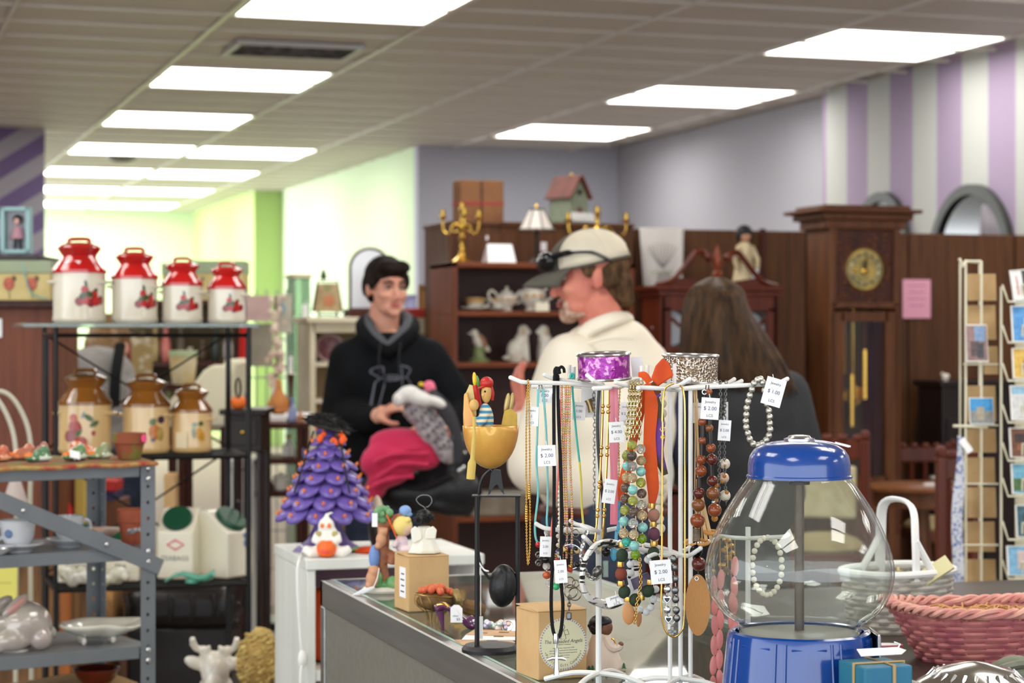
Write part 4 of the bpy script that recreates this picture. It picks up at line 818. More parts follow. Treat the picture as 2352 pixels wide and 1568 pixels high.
# ---------------------------------------------------------------- black wire rack with canisters
yW=5.75; xa,xb=RX(128,yW),RX(572,yW); dpt=.34; GZ,S2,S3=1.483,1.122,.768
wr=thing('wire_rack','black wrought-wire rack with a glass top shelf holding canisters','rack',(xa,yW,0),0); Wd=xb - xa
m_bw=mat('black wire',(18,18,20),.35,.3)
for x in (0,Wd):
 for y in (0,dpt): MB().tube([(x,y,0),(x,y,GZ - .012)],.0065,8).build('post',m_bw,wr)
 for y in (.035,dpt - .035): MB().tube([(x,y,0),(x,y,GZ - .02)],.003,6).build('side_wire',m_bw,wr)
for x in (-.0,):
 MB().box((x+.004,dpt - .01,.9),(.012,.03,1.1)).build('back_bar',m_bw,wr,0)
for z in (GZ - .025,S2,S3,.35):
 for y in (0,dpt): MB().tube([(0,y,z - .008),(Wd,y,z - .008)],.006,6).build('rail',m_bw,wr)
 for x in (0,Wd): MB().tube([(x,0,z - .008),(x,dpt,z - .008)],.006,6).build('rail',m_bw,wr)
 if z < GZ - .1:
  for i in range(1,12): MB().tube([(0,dpt*i/12,z - .004),(Wd,dpt*i/12,z - .004)],.003,6).build('shelf_wire',m_bw,wr)
for za,zb_ in ((GZ - .03,S2),(S2 - .01,S3)):
 MB().tube([(.0,dpt,za),(Wd,dpt,zb_ - .0)],.0032,6).build('cross_brace',m_bw,wr); MB().tube([(Wd,dpt,za),(0,dpt,zb_)],.0032,6).build('cross_brace',m_bw,wr)
for z in (.66,.95,1.3): MB().torus((Wd,.17,z),.028,.003,rotm(0,pi/2),18,6,1.4).build('scroll',m_bw,wr)
m_gs=mat('aqua shelf glass',(196,214,206),.06,0,trans=.75)
MB().b2((-.09,-.05,GZ - .012),(Wd+.02,dpt+.02,GZ)).build('glass_shelf',m_gs,wr,0,.002,1)
m_glz=mat('cream glaze',(226,218,200),.15,0,(218,208,186),6,coat=.6); m_red=mat('red glaze',(196,22,20),.15,0,(168,14,14),10,coat=.7)
m_brn=mat('amber brown glaze',(140,86,28),.15,0,(104,58,16),8,coat=.7); m_tan=mat('tan glaze',(218,186,132),.15,0,(208,172,114),6,coat=.6)
def decal(t,R,specs):
 """printed fruit: discs wrapped round the cylinder; spec = angle(deg from camera, + right), z, half-width, half-height, colour, tilt"""
 groups={}
 for a,z,rx,rz,c,tl in specs: groups.setdefault(c,[]).append((a,z,rx,rz,tl))
 k=0
 for c,L in groups.items():
  for a,z,rx,rz,tl in L:
   b=MB(); vs=[]; k += 1
   for i in range(14):
    q=2*pi*i/14; u,v=rx*cos(q),rz*sin(q); u,v=u*cos(tl) - v*sin(tl),u*sin(tl)+v*cos(tl)
    an=radians(a)+u/R - pi/2; rr=R+.0007+.00004*k; vs.append((rr*cos(an),rr*sin(an),z+v))
   an=radians(a) - pi/2; vs.append(((R+.0009+.00004*k)*cos(an),(R+.0009+.00004*k)*sin(an),z)); b.add(vs,[(i,(i+1) % 14,14) for i in range(14)])
   b.build('fruit_decal',mat('decal %d %d %d' % c,c,.25,0,tuple(max(0,v_ - 26) for v_ in c),60,coat=.4),t)
def canister(px,z,y,wpx,hpx,mb,ml,label,group,dec,tall,rz,handles=True):
 d=RD(px,y); s=d/FPX; R=wpx/2*s; H=hpx*s; t=thing('canister',label,'canister',(RX(px,y),y,z),-TH+rz,group)
 hb=H*tall
 MB().lathe([(R*.9,0),(R*.98,.006),(R,.014),(R*.97,.022),(R*.975,hb*.9),(R*.97,hb)],36).build('body',mb,t)
 MB().lathe([(R*1.02,hb - .004),(R*1.02,hb+.004),(R*.84,hb+R*.30),(R*.66,hb+R*.52),(R*.62,hb+R*.62)],36).build('collar',ml,t)
 z0=hb+R*.58; l=MB().lathe([(R*.62,z0),(R*.80,z0+R*.26),(R*.84,z0+R*.32),(R*.80,z0+R*.38),(R*.48,z0+R*.50),(R*.0001,z0+R*.54)],36).build('lid',ml,t)
 zt_=z0+R*.5; hh=max(.012,H - zt_)
 MB().tube(smooth_pts([(-R*.36,0,zt_ - .004),(-R*.38,0,zt_+hh*.7),(-R*.2,0,zt_+hh*.93),(R*.2,0,zt_+hh*.93),(R*.38,0,zt_+hh*.7),(R*.36,0,zt_ - .004)],4),R*.075,8,flat=1.7).build('lid_handle',ml,l)
 for sg in (-1,1): MB().tube(smooth_pts([(sg*R*.80,-R*.52,hb*.80),(sg*R*1.10,-R*.30,hb*.80),(sg*R*1.12,R*.3,hb*.80),(sg*R*.8,R*.55,hb*.80)],4),R*.06,8,flat=1.0).build('side_handle',mb,t)
 decal(t,R*.975,[(a,hb*zz,R*rx,R*rzz,c,tl) for a,zz,rx,rzz,c,tl in dec]); return t
RD_,GR_,DK_=(196,34,28),(76,92,54),(146,18,20)
straw=[(8+13*i - 18,.42+.03*sin(i*2.1),.17,.17,RD_ if i % 2 else DK_,0) for i in range(5)]+[(2,.64,.15,.17,RD_,0),(24,.54,.16,.2,RD_,0),(-2,.53,.16,.12,GR_,.5),(12,.56,.16,.12,GR_,-.4),(4,.76,.06,.14,GR_,.2),(28,.64,.10,.07,GR_,0)]
sw=lambda o: [(a+o,*r) for a,*r in straw]
yc0=yW+.16; g='red-lidded strawberry canisters'
q=canister(182,GZ,yc0,122,184,m_glz,m_red,'largest red-lidded cream canister with strawberries and a torn white label',g,sw(22),.645,0)
MB().add([(-.03,-.058,.163),(.012,-.062,.163),(.016,-.058,.172),(-.028,-.053,.173)],[(0,1,2,3)]).build('label_sticker',PAPER,q,0,solid=.0015)
canister(309,GZ,yc0,106,165,m_glz,m_red,'second largest red-lidded cream canister with strawberries',g,sw(30),.64,0); canister(419,GZ,yc0,93,141,m_glz,m_red,'third largest red-lidded cream canister with strawberries',g,sw(10),.64,0); canister(521,GZ,yc0,88,131,m_glz,m_red,'smallest red-lidded cream canister with strawberries',g,sw(14),.63,0)
g='brown-lidded fruit canisters'; AP,PE,LF,GP_,PR=(172,54,36),(214,160,62),(84,106,52),(64,40,66),(196,120,50)
canister(195,S2,yc0,122,186,m_tan,m_brn,'largest brown-lidded tan canister with apple print',g,[(-10,.52,.26,.32,AP,.3),(-22,.36,.24,.24,(150,38,34),0),(2,.24,.26,.22,AP,0),(-14,.72,.16,.16,(196,90,60),0),(20,.72,.2,.10,LF,-.6),(32,.60,.2,.10,LF,.5),(-2,.42,.2,.08,LF,.9),(30,.42,.08,.10,AP,0),(8,.78,.14,.06,(140,160,150),1.2)],.62,0)
canister(336,S2,yc0,110,172,m_tan,m_brn,'middle brown-lidded tan canister with pear and plum print',g,[(30,.44,.24,.34,PR,0),(26,.66,.16,.14,LF,.8),(48,.70,.18,.16,GP_,0),(26,.28,.1,.08,(90,90,120),0),(46,.4,.16,.3,(176,150,80),0)],.63,0)
q=canister(440,S2,yc0,94,148,m_tan,m_brn,'smallest brown-lidded tan canister with lemon print and a price sticker',g,[(16,.5,.12,.34,(170,176,150),0),(30,.46,.16,.3,PE,0),(38,.40,.16,.28,(206,150,50),.2),(36,.70,.14,.12,LF,.4),(18,.68,.14,.1,(140,160,140),0)],.63,0)
MB().box((-.02,-.0545,.034),(.034,.002,.044),rotm(0,0,radians(-20))).build('price_sticker',mat('cream sticker',(230,212,176),.6),q,0)
# cream carton-shaped canisters on the third level
def carton_can(px,wpx,hpx,label,txt,rz,lidc,deco,y=None):
 y=y or yW+.15; d=RD(px,y); s=d/FPX; w=wpx*s; h=hpx*s; t=thing('carton_canister',label,'canister',(RX(px,y),y,S3),-TH+rz,'cream carton-shaped canisters'); D=w*.95
 vs=[(-w/2,-D/2,0),(w/2,-D/2,0),(w/2,D/2,0),(-w/2,D/2,0),(-w/2,-D/2,h*.68),(w/2,-D/2,h*.68),(w/2,D/2,h),(-w/2,D/2,h),(w/2,D*.2,h),(-w/2,D*.2,h)]
 MB().add(vs,[(0,3,2,1),(0,1,5,4),(2,3,7,6),(4,5,8,9),(9,8,6,7),(1,2,6,8,5),(0,4,9,7,3)]).build('body',mat('cream glaze box',(232,226,204),.25,coat=.4),t,0,.006,3)
 an=atan2(h*.32,D*.7); l=MB().lathe([(w*.40,0),(w*.42,.008),(w*.38,.016),(.0001,.016)],28,(0,-D*.15,h*.84),rotm(an)).build('lid',lidc,t)
 text(txt,.019,INK,t,(.0,-D/2 - .0006,h*.30))
 if deco: deco(t,w,D,h)
 return t
m_glid=mat('dark green lid',(20,74,50),.35)
def deco_pink(t,w,D,h):
 for i in range(4):
  a=pi/4+i*pi/2
 MB().tube([(w*.02 - .024,-D/2 - .001,h*.50),(w*.02,-D/2 - .001,h*.57),(w*.02+.024,-D/2 - .001,h*.50),(w*.02,-D/2 - .001,h*.43)],.003,6,True).build('pink_emblem',mat('pink print',(226,110,130),.5),t)
def deco_green(t,w,D,h): MB().tube([(-w*.2 - .016,-D/2 - .001,h*.42),(-w*.2+.016,-D/2 - .001,h*.42),(-w*.2+.016,-D/2 - .001,h*.58),(-w*.2 - .016,-D/2 - .001,h*.58)],.0025,6,True).build('green_emblem',mat('green print',(150,190,120),.5),t)
def deco_blue(t,w,D,h):
 for x,z,r in ((.01,.62,.008),(.02,.56,.010),(.016,.5,.012)): MB().ell((w*.3*0+x+.01,-D/2 - .001,h*z),(r,.0012,r)).build('blue_flower',mat('blue print',(96,116,156),.5),t)
carton_can(412,84,158,'cream carton-shaped canister with tilted green lid and a pink emblem','TEABAGS',radians(-6),m_glid,deco_pink); carton_can(518,92,152,'cream carton-shaped canister turned aside, green lid seen edge-on','',radians(58),m_glid,deco_blue)
carton_can(187,92,120,'cream carton-shaped canister lettered COFFEE, seen between the grey shelves','COFFEE',0,m_glid,deco_green); carton_can(284,84,112,'cream carton-shaped canister lettered TEA, behind the grey post','TEA',0,m_glid,None)
def clump(t,name,m,n,sx,sy,sz,seed):
 random.seed(seed); b=MB()
 for i in range(n): b.ell((random.uniform(-sx,sx),random.uniform(-sy,sy),random.uniform(sz*.3,sz)),(random.uniform(.01,.026),random.uniform(.01,.02),random.uniform(.008,sz*.5)),rotm(random.random(),random.random(),random.random()),8,6)
 return b.build(name,m,t,remesh=.005,rs=2)
q=thing('plastic_bag','crumpled clear plastic bag in front of the COFFEE canister','bag',(RX(215,yW+.04),yW+.035,S3),-TH); clump(q,'bag',mat('clear bag',(214,212,200),.2,0,(190,186,160),30,coat=.5),26,.09,.02,.04,4); MB().tube([(-.05,-.02,.03),(0,-.03,.038),(.06,-.02,.02)],.003,6).build('seam',PAPER,q)
q=thing('jade_dish','jade green ceramic leaf dish on the third level of the wire rack','dish',(RX(440,yW+.03),yW+.02,S3),-TH); rows=[]
for j in range(7):
 v=j/6; rows.append([((-.07+.13*v) ,-.03+.05*i/6,.006+.03*v*(1 if i else 1)*(1 - .6*sin(pi*i/6))+.012*sin(v*6)) for i in range(7)])
MB().grid(rows).build('leaf',mat('jade glaze',(96,176,150),.25,coat=.5),q,solid=.006); MB().lathe([(.02,0),(.016,.012)],14).build('foot',MATS['jade glaze'],q)
# ---------------------------------------------------------------- things on the floor behind the racks
t=thing('leather_ottoman','black leather ottoman with puckered cushion behind the wire rack','ottoman',cam_pt(430,6.72,0),-TH); zo=CAMZ - (1352 - HY)/FPX*6.7; m_lea=mat('black leather',(30,26,26),.35,0,(22,18,18),10,bump=.3)
MB().box((-.03,.15,(zo - .13)/2+.02),(.34,.26,zo - .17)).build('base',m_lea,t,30,.015,3); MB().box((-.03,.15,zo - .07),(.36,.28,.14)).build('cushion',m_lea,t,30,.05,4)
for i in range(5): MB().tube([(-.2+.07*i,.005,zo - .02),(-.19+.07*i,-.004,zo - .06),(-.2+.07*i,.004,zo - .11)],.006,6).build('pucker',m_lea,t)
t=thing('log_bolster','brown bark-patterned bolster behind the wire rack','bolster',cam_pt(176,6.68,0),-TH); zl=CAMZ - (1362 - HY)/FPX*6.4
MB().lathe([(.0001,-.13),(.10,-.13),(.12,-.10),(.12,.10),(.10,.13),(.0001,.13)],26,(-.02,.1,zl - .12),rotm(0,pi/2)).build('roll',mat('bark fabric',(110,78,44),.8,0,(166,122,66),12,(1,4,1),bump=.4),t)
MB().box((-.02,.1,(zl - .235)/2),(.24,.2,zl - .235)).build('crate',wood('crate wood',(96,56,30),(120,74,42)),t,0,.004)
t=thing('storage_chest','rustic brown chest with red cloth on top behind the shelves','chest',cam_pt(66,6.12,0),-TH); zt_=CAMZ - (1285 - HY)/FPX*6.2
MB().box((0,.15,zt_/2),(.22,.3,zt_)).build('body',mat('bark brown',(84,58,34),.7,0,(140,100,56),9,(2,2,.6)),t,0,.006)
for x in (-.11,.11): MB().box((x,-.005,zt_/2),(.03,.02,zt_)).build('corner_post',wood('orange wood',(160,90,40),(180,108,52)),t,0,.004)
rows=[[(-.11+.22*i/8,.3*j/5 - .0,zt_+.008+.006*sin(i*1.3+j)) for i in range(9)] for j in range(6)]; MB().grid(rows).build('red_cloth',mat('red cloth',(196,34,28),.7),t,solid=.008)
for px,pyt,w_,c,lab,dd in ((185,1092,.035,(214,186,90),'yellow upright board behind the wire rack',7.2),(152,1090,.02,(156,40,36),'thin red umbrella behind the wire rack',7.15)):
 t=thing('board' if c[0] > 200 else 'umbrella',lab,'board' if c[0] > 200 else 'umbrella',cam_pt(px,dd,0),-TH); zz=CAMZ - (pyt - HY)/FPX*dd
 if c[0] > 200: MB().box((0,0,zz/2),(w_,.03,zz)).build('board',mat('yellow board',c,.6),t,0,.003); MB().box((0,0,.02),(.1,.2,.04)).build('foot',m_darkwood,t,0)
 else: MB().lathe([(.004,0),(.02,.2),(.022,zz - .12),(.006,zz - .08),(.006,zz)],12).build('canopy',mat('red cloth',c,.7),t); MB().tube(smooth_pts([(0,0,zz),(.0,0,zz+.03),(.015,0,zz+.04),(.03,0,zz+.02)]),.005,6).build('handle',m_darkwood,t)
t=thing('book_crate','wooden crate of red and blue books low behind the wire rack','crate',cam_pt(236,7.35,0),-TH); zc_=CAMZ - (1140 - HY)/FPX*6.6
MB().box((0,.1,(zc_ - .07)/2),(.12,.2,zc_ - .07)).build('crate',wood('crate wood',(96,56,30),(120,74,42)),t,0,.004); MB().box((.005,.08,zc_ - .02),(.075,.16,.035),rotm(0,radians(4))).build('red_book',mat('red book',(196,40,34),.5),t,0,.002); MB().box((.0,.08,zc_ - .055),(.085,.17,.03),rotm(0,radians(4))).build('blue_book',mat('blue book',(48,48,90),.5),t,0,.002)
t=thing('paper_bag','brown paper bag standing behind the grey shelf post','bag',cam_pt(388,7.2,0),-TH); zz=CAMZ - (1088 - HY)/FPX*7.2; MB().box((0,.05,zz/2),(.05,.12,zz),taper=(.8,.6)).build('bag',m_card,t,0,.004); MB().box((0,-.02,zz - .02),(.03,.004,.012)).build('fold',m_card,t,0)
t=thing('white_stool','white painted stool behind the wire rack','stool',cam_pt(545,8.7,0),-TH); zz=CAMZ - (1055 - HY)/FPX*8.7
MB().box((0,.1,zz - .02),(.14,.22,.04)).build('top',WHITE,t,0,.006)
for sx in (-1,1):
 for sy in (0,.2): MB().box((sx*.055,sy,zz/2 - .02),(.025,.025,zz - .04)).build('leg',WHITE,t,0)
MB().box((0,-.002,zz*.75),(.10,.02,zz*.4)).build('front_panel',WHITE,t,0)
t=thing('deer_bust','white glazed ceramic deer head with antlers by the white cube shelf','figurine',cam_pt(494,5.2,0),-TH); s_=5.2/FPX; zb0=CAMZ - (1600 - HY)*s_; t.location.z=zb0
D_=lambda x,z,y=0: Vector((x*s_,y,z*s_)); b=MB().ell(D_(0,60),(.036,.04,.05)).ell(D_(0,26,-.03),(.026,.034,.036)).ell(D_(0,-6,.02),(.05,.05,.07))
for sg in (-1,1):
 b.tube(smooth_pts([D_(sg*14,84),D_(sg*26,104,.01),D_(sg*44,112),D_(sg*52,138,-.01)]),[.014]*6+[.009]*7,8).tube(smooth_pts([D_(sg*24,98),D_(sg*16,112,-.01),D_(sg*9,118,-.015)]),[.010]*5+[.006]*4,8).tube([D_(sg*44,112),D_(sg*58,122,.01)],[.009,.006],8)
 b.ell(D_(sg*46,78),(.03,.014,.016),rotm(0,radians(-sg*24)))
b.build('bust',m_china,t,remesh=.005,rs=3); t2=thing('plant_pedestal','dark round pedestal beneath the deer head','pedestal',cam_pt(494,5.2,0),0); MB().lathe([(.1,0),(.1,.03),(.04,.07),(.04,zb0 - .16),(.09,zb0 - .125),(.09,zb0 - .11)],20).build('column',m_darkwood,t2); MB().torus((0,0,.03),.1,.01).build('ring',m_darkwood,t2); MB().lathe([(.06,-.11),(.05,-.06)],18).build('neck_base',m_china,t)
t=thing('blond_wig','curly blond wig beside the white cube shelf','wig',cam_pt(596,5.1,0),-TH); zb0=CAMZ - (1568 - HY)/FPX*5.1; t.location.z=zb0; random.seed(21); b=MB()
for i in range(150):
 a,e=random.uniform(0,2*pi),random.uniform(-.6,pi/2); p=Vector((.05*cos(a)*cos(e),.05*sin(a)*cos(e),.05+.075*sin(e))); q_=[]
 for k_ in range(8): q_.append(p+Vector((.007*cos(k_*1.3+i),.006*sin(k_*1.3+i),.003*k_ - .012)))
 b.tube(q_,.0028,4)
b=b.build('curls',mat('blond hair',(196,166,92),.5,0,(224,200,128),40),t); b['kind']='stuff'; MB().ell((0,0,.05),(.048,.048,.07)).build('cap',mat('blond base',(180,150,84),.7),t)
t2=thing('wig_stand','dark stand below the blond wig','stand',cam_pt(596,5.1,0),0); MB().lathe([(.07,0),(.07,.02),(.02,.04),(.02,zb0 - .04),(.05,zb0 - .005)],18).build('post',m_darkwood,t2); MB().torus((0,0,.02),.07,.008).build('ring',m_darkwood,t2)
# ---------------------------------------------------------------- grey slotted steel shelf (nearest,bottom left)
PO=P(356,1400,4.42); gs=thing('steel_shelf','grey slotted-angle steel shelving unit in the lower left','shelving',(PO.x,PO.y,0),radians(15)); GZ1,GZ2,GZ3=1.178,1.003,.795; GW,GD=.95,.31
m_st=mat('grey painted steel',(118,122,126),.4,.1,(106,110,114),6); m_std=mat('grey steel dark',(88,90,92),.45,.1)
def slotted(t,base,u,v,w,z0,z1,m,pitch=.0335):
 """steel strip w wide along u, from z0 to z1, thickness along v, with a row of round holes"""
 b=MB(); n=int((z1 - z0)/pitch); u,v,base=Vector(u),Vector(v),Vector(base); h=(z1 - z0)/n
 for i in range(n):
  zc_=z0+h*(i+.5); outer=[(1,0),(1,1),(0,1),(-1,1),(-1,0),(-1,-1),(0,-1),(1,-1)]; vs=[]
  for ox,oz in outer: vs.append(base+u*(w/2+ox*w/2)+Vector((0,0,zc_+oz*h/2)))
  for k_ in range(8): a=k_*pi/4; vs.append(base+u*(w/2+.0042*cos(a))+Vector((0,0,zc_+.0042*sin(a))))
  b.add(vs,[(k_,(k_+1) % 8,8+(k_+1) % 8,8+k_) for k_ in range(8)])
 return b
for x,y,su,sv,nm in ((0,0,-1,1,'front'),(-GW,0,1,1,'front'),(0,GD,-1,-1,'rear'),(-GW,GD,1,-1,'rear')):
 m_=m_st
 b=slotted(gs,(x,y,0),(su,0,0),(0,sv,0),.032,0,GZ1+.004,m_); b2=slotted(gs,(x,y,0),(0,sv,0),(su,0,0),.032,0,GZ1+.004,m_); b.add(b2.v,b2.f)
 p=b.build('post',m_,gs,0,solid=.0022)
for z in (GZ1,GZ2,GZ3,.45,.12):
 MB().box((-GW/2,GD/2,z - .002),(GW - .006,GD - .006,.003)).build('shelf',m_st,gs,0)
 for y,s in ((.004,1),(GD - .004,-1)): MB().box((-GW/2 - .001,y,z - .013),(GW - .066,.003,.026)).build('shelf_lip',m_st,gs,0,.001,1)
 for x in (-.004,-GW+.004): MB().box((x,GD/2,z - .013),(.003,GD - .07,.026)).build('shelf_lip',m_st,gs,0,.001,1)
 for x in (-.016,-.022 - 0*1): pass
 for dz in (-.008,-.03): MB().ell((-.016,-.003,z+dz),(.006,.004,.006)).build('bolt',SILVER,gs)
MB().box((-.17,-.004,GZ2+.038),(.40,.003,.034),rotm(0,radians(24))).build('brace',m_st,gs,0,.001,1); MB().ell((-.29,-.007,GZ2+.09),(.005,.003,.005)).build('bolt',SILVER,gs); MB().ell((-.11,-.007,GZ2+.012),(.005,.003,.005)).build('bolt',SILVER,gs)
def gl(x,y,z): return gs.matrix_world @ Vector((x,y,z)) if False else Matrix.Rotation(radians(15),3,'Z') @ Vector((x,y,z))+Vector((PO.x,PO.y,0))
def gx(px,y):                                      # local x on the shelf under a picture column,at local depth y
 lo,hi=-1.2,.3
 for _ in range(40):
  mid=(lo+hi)/2; p=gl(mid,y,1); dd=p.x*sin(TH)+p.y*cos(TH); X=p.x*cos(TH) - p.y*sin(TH); q=CX+X/dd*FPX
  if q < px: lo=mid
  else: hi=mid
 return lo
t=thing('tapestry_mat','fringed green and rust tapestry mat spread on the steel shelf top','mat',gl(0,0,GZ1),radians(15)); rows=[]
for j in range(12):
 v=j/11; rows.append([(-.9+.9*i/40*.998,-.012+(GD+.004)*v,.006+.003*sin(i*.9+j)*(1 if j > 1 else .2) - (.006 if j == 0 else 0)) for i in range(41)])
MB().grid(rows).build('cloth',mat('tapestry weave',(120,118,74),.9,0,(150,76,56),26,(1,3,1),nlo=.45,nhi=.58),t,solid=.004)
MB().tube([(-.9+.9*i/40,-.013+.002*sin(i*1.7),.001+.0015*sin(i)) for i in range(41)],.005,6).build('border',mat('rust border',(160,60,52),.9,0,(176,150,84),40),t)
def slipper(px,y,label,L,c,c2,rz,flip=1):
 t=thing('speckled_ornament',label,'ornament',gl(gx(px,y),y,GZ1+.011),radians(15)+rz,'speckled ornaments on the tapestry mat'); m=mat('speckle %d %d' % c[:2],c,.35,0,c2,60,nlo=.5,nhi=.56,coat=.3)
 b=MB().ell((0,0,.008),(L*.55,L*.26,.008)).ell((L*.1*flip,0,.014),(L*.34,L*.2,.013)).ell((L*.26*flip,0,.022),(L*.16,L*.17,.014),rotm(0,radians(-25*flip)))
 b.build('body',m,t,remesh=.003,rs=3); MB().ell((-L*.3*flip,0,.012),(L*.2,L*.16,.006)).build('tip',mat('orange speck',(232,120,40),.4),t); MB().lathe([(L*.4,0),(L*.4,.003)],16,sy=.5).build('sole',mat('dark sole',(40,30,28),.6),t)
ORG,BRN,GRN=(196,100,60),(232,200,180),(70,110,70)
slipper(48,.10,'orange-brown speckled ornament with a raised heel on the mat',.075,(176,104,78),(226,130,60),0); slipper(92,.17,'smaller brown speckled ornament behind the heeled one',.05,(170,96,80),(226,190,170),.3); slipper(196,.16,'bright orange speckled ornament in the middle of the mat',.085,(214,110,60),(236,214,200),.1,-1); slipper(88,.04,'green and white speckled ornament near the mat edge',.055,(74,116,78),(214,220,206),-.2); slipper(172,.05,'green speckled ornament carrying a white tag',.06,(96,132,84),(200,214,190),.2); slipper(228,.06,'pale green speckled ornament beside the mossy pot',.06,(130,140,100),(200,200,176),.1); slipper(-6,.08,'orange speckled ornament cut by the frame edge',.06,(186,96,66),(226,160,120),.1)
t=thing('price_ticket','small white ticket lying on the green speckled ornament','ticket',gl(gx(168,.03),.02,GZ1+.012),radians(15)); MB().box((0,0,.012),(.022,.002,.018),rotm(radians(-35),radians(14))).build('ticket',PAPER,t,0); MB().tube([(0,0,0),(0,.004,.008)],.0008,5).build('string',PAPER,t)
def pot_(px,y,z,R,h,label,m,deco):
 t=thing('flower_pot',label,'flower pot',gl(gx(px,y),y,z),radians(15) - .25,'terracotta pots on the steel shelf')
 MB().lathe([(R*.66,0),(R*.68,.004),(R*.90,h*.62),(R*.90,h*.63),(R*.98,h*.64),(R,h*.98),(R*.96,h),(R*.9,h*.98),(R*.6,.01),(.0001,.01)],32).build('pot',m,t); MB().torus((0,0,h*.64),R*.94,.002,None,32,6).build('rim_line',m,t); deco(t,R,h)
m_terra=mat('terracotta',(176,92,62),.8,0,(150,74,50),18); m_moss=mat('mossy terracotta',(134,72,46),.9,0,(110,104,44),26,nlo=.48,nhi=.6,bump=.3)
pot_(297,.07,GZ1+.008,.036,.056,'mossy terracotta pot with a pink sticker on the shelf top',m_moss,lambda t,R,h: MB().lathe([(.009,0),(.009,.002)],18,(.027,-.0255,h*.8),rotm(pi/2,0,.8)).build('pink_sticker',mat('neon pink',(242,86,136),.5),t))
pot_(304,.09,GZ2,.033,.075,'plain terracotta pot with a scuffed white label on the middle shelf',m_terra,lambda t,R,h: MB().add([(-.016,-.0285,h*.30),(.014,-.029,h*.38),(.015,-.030,h*.5),(-.014,-.0298,h*.46)],[(0,1,2,3)]).build('label_sticker',mat('scuffed label',(206,196,190),.6,0,(80,76,90),120),t,0,solid=.001))
def teacup(px,y,label,R,hnd):
 t=thing('cup_and_saucer',label,'cup',gl(gx(px,y),y,GZ2),radians(15),'cups on the steel shelf'); m=mat('grey white china',(206,208,210),.2,0,(198,200,204),5,coat=.4)
 MB().lathe([(R*.8,0),(R*.85,.004),(R*1.5,.016),(R*1.52,.019),(R*.8,.009),(.0001,.008)],32).build('saucer',m,t); MB().lathe([(R*.6,.009),(R*.62,.014),(R*.9,.03),(R,.058),(R*1.02,.066),(R*.96,.065),(R*.55,.018),(.0001,.016)],32).build('cup',m,t)
 MB().torus((hnd*R*1.12,0,.042),.014,.0036,rotm(pi/2),18,8).build('handle',m,t); MB().ell((hnd*R*.72,-R*.62,.04),(.009,.003,.009),rotm(0,0,radians(hnd*40))).build('blue_flower',mat('blue print',(96,116,156),.5),t)
teacup(40,.06,'large white cup on saucer nearest the brace on the steel shelf',.037,-1); teacup(158,.10,'smaller white cup on saucer behind the diagonal brace',.031,1); 
t=thing('saucer','white saucer cut off at the left frame edge','saucer',gl(gx(-14,.02),.03,GZ2),0); MB().lathe([(.025,0),(.045,.014),(.046,.017),(.02,.006),(.0001,.005)],28).build('dish',MATS['grey white china'],t); MB().torus((0,0,.016),.0455,.0016,None,28,6).build('rim',SILVER,t)
t=thing('seashell_dish','white lobed dish with a rosy tint behind the terracotta pot','dish',gl(gx(238,.17),.19,GZ2),radians(15)); rows=[]
for j in range(5):
 r=.045*j/4+.001; rows.append([(r*(1+.10*cos(6*a))*cos(a),r*.8*(1+.1*cos(6*a))*sin(a),.004+.022*(j/4) ** 2) for a in [2*pi*i/36 for i in range(36)]])
MB().grid(rows,True).build('dish',mat('rosy china',(224,216,208),.25,0,(206,160,140),30),t,solid=.003); MB().lathe([(.018,0),(.015,.006)],14).build('foot',m_china,t)
# rabbit and leaf dish on the third shelf
t=thing('rabbit_figurine','pearly grey ceramic rabbit crouching on the lowest visible shelf','figurine',gl(gx(44,.08),.09,GZ3),radians(15)); m_prl=mat('pearl glaze',(186,178,166),.18,.1,(170,156,150),8,coat=.7)
b=MB().ell((.012,0,.052),(.062,.045,.05)).ell((-.05,-.004,.05),(.034,.03,.032),rotm(0,radians(12))).ell((-.02,-.03,.024),(.04,.016,.022)).ell((.04,-.03,.024),(.026,.018,.024)).ell((-.052,-.026,.01),(.02,.012,.01)).ell((.072,0,.03),(.014,.014,.014))
b.build('body',m_prl,t,remesh=.004,rs=3); e1=MB().ell((-.012,-.022,.096),(.034,.010,.013),rotm(0,radians(-38))).build('ear',m_prl,t); MB().ell((-.012,-.030,.097),(.026,.004,.008),rotm(0,radians(-38))).build('inner_ear',mat('pink inner ear',(190,140,132),.3,coat=.4),e1); MB().ell((-.03,.02,.094),(.03,.010,.013),rotm(0,radians(-30))).build('ear',m_prl,t)
MB().ell((-.062,-.029,.058),.005).build('eye',mat('dark eye',(60,40,44),.1),t); MB().lathe([(.03,0),(.028,.004)],20,(-.01,-.012,0),sy=.6).build('base',m_china,t)
t=thing('leaf_dish','white footed leaf-shaped dish with a red fleck beside the rabbit','dish',gl(gx(222,.10),.10,GZ3),radians(15)); rows=[]
for j in range(8):
 v=j/7; row=[]
 for i in range(48):
  a=2*pi*i/48; rx=.088+.026*max(0,cos(a)) ** 6+.010*cos(3*a+1); ry=.062+.008*sin(5*a); dip=-.010*max(0,cos(a - 5.5)) ** 8
  row.append((rx*v*cos(a),ry*v*sin(a),.014+.030*v ** 2.2+dip*v))
 rows.append(row)
MB().grid(rows,True).build('dish',mat('ivory glaze',(224,220,204),.15,coat=.6),t,solid=.004)
for a in (.6,2.2,3.8,5.4): MB().ell((.045*cos(a),.03*sin(a),.008),(.006,.006,.009)).build('foot',m_china,t)
MB().tube([(-.075,0,.036),(-.02,0,.019),(.03,0,.019),(.095,0,.046)],.0022,6).build('leaf_vein',MATS['ivory glaze'],t); MB().ell((-.052,-.026,.031),(.013,.004,.003),rotm(0,radians(12))).build('red_fleck',mat('red fleck',(206,70,80),.2),t)
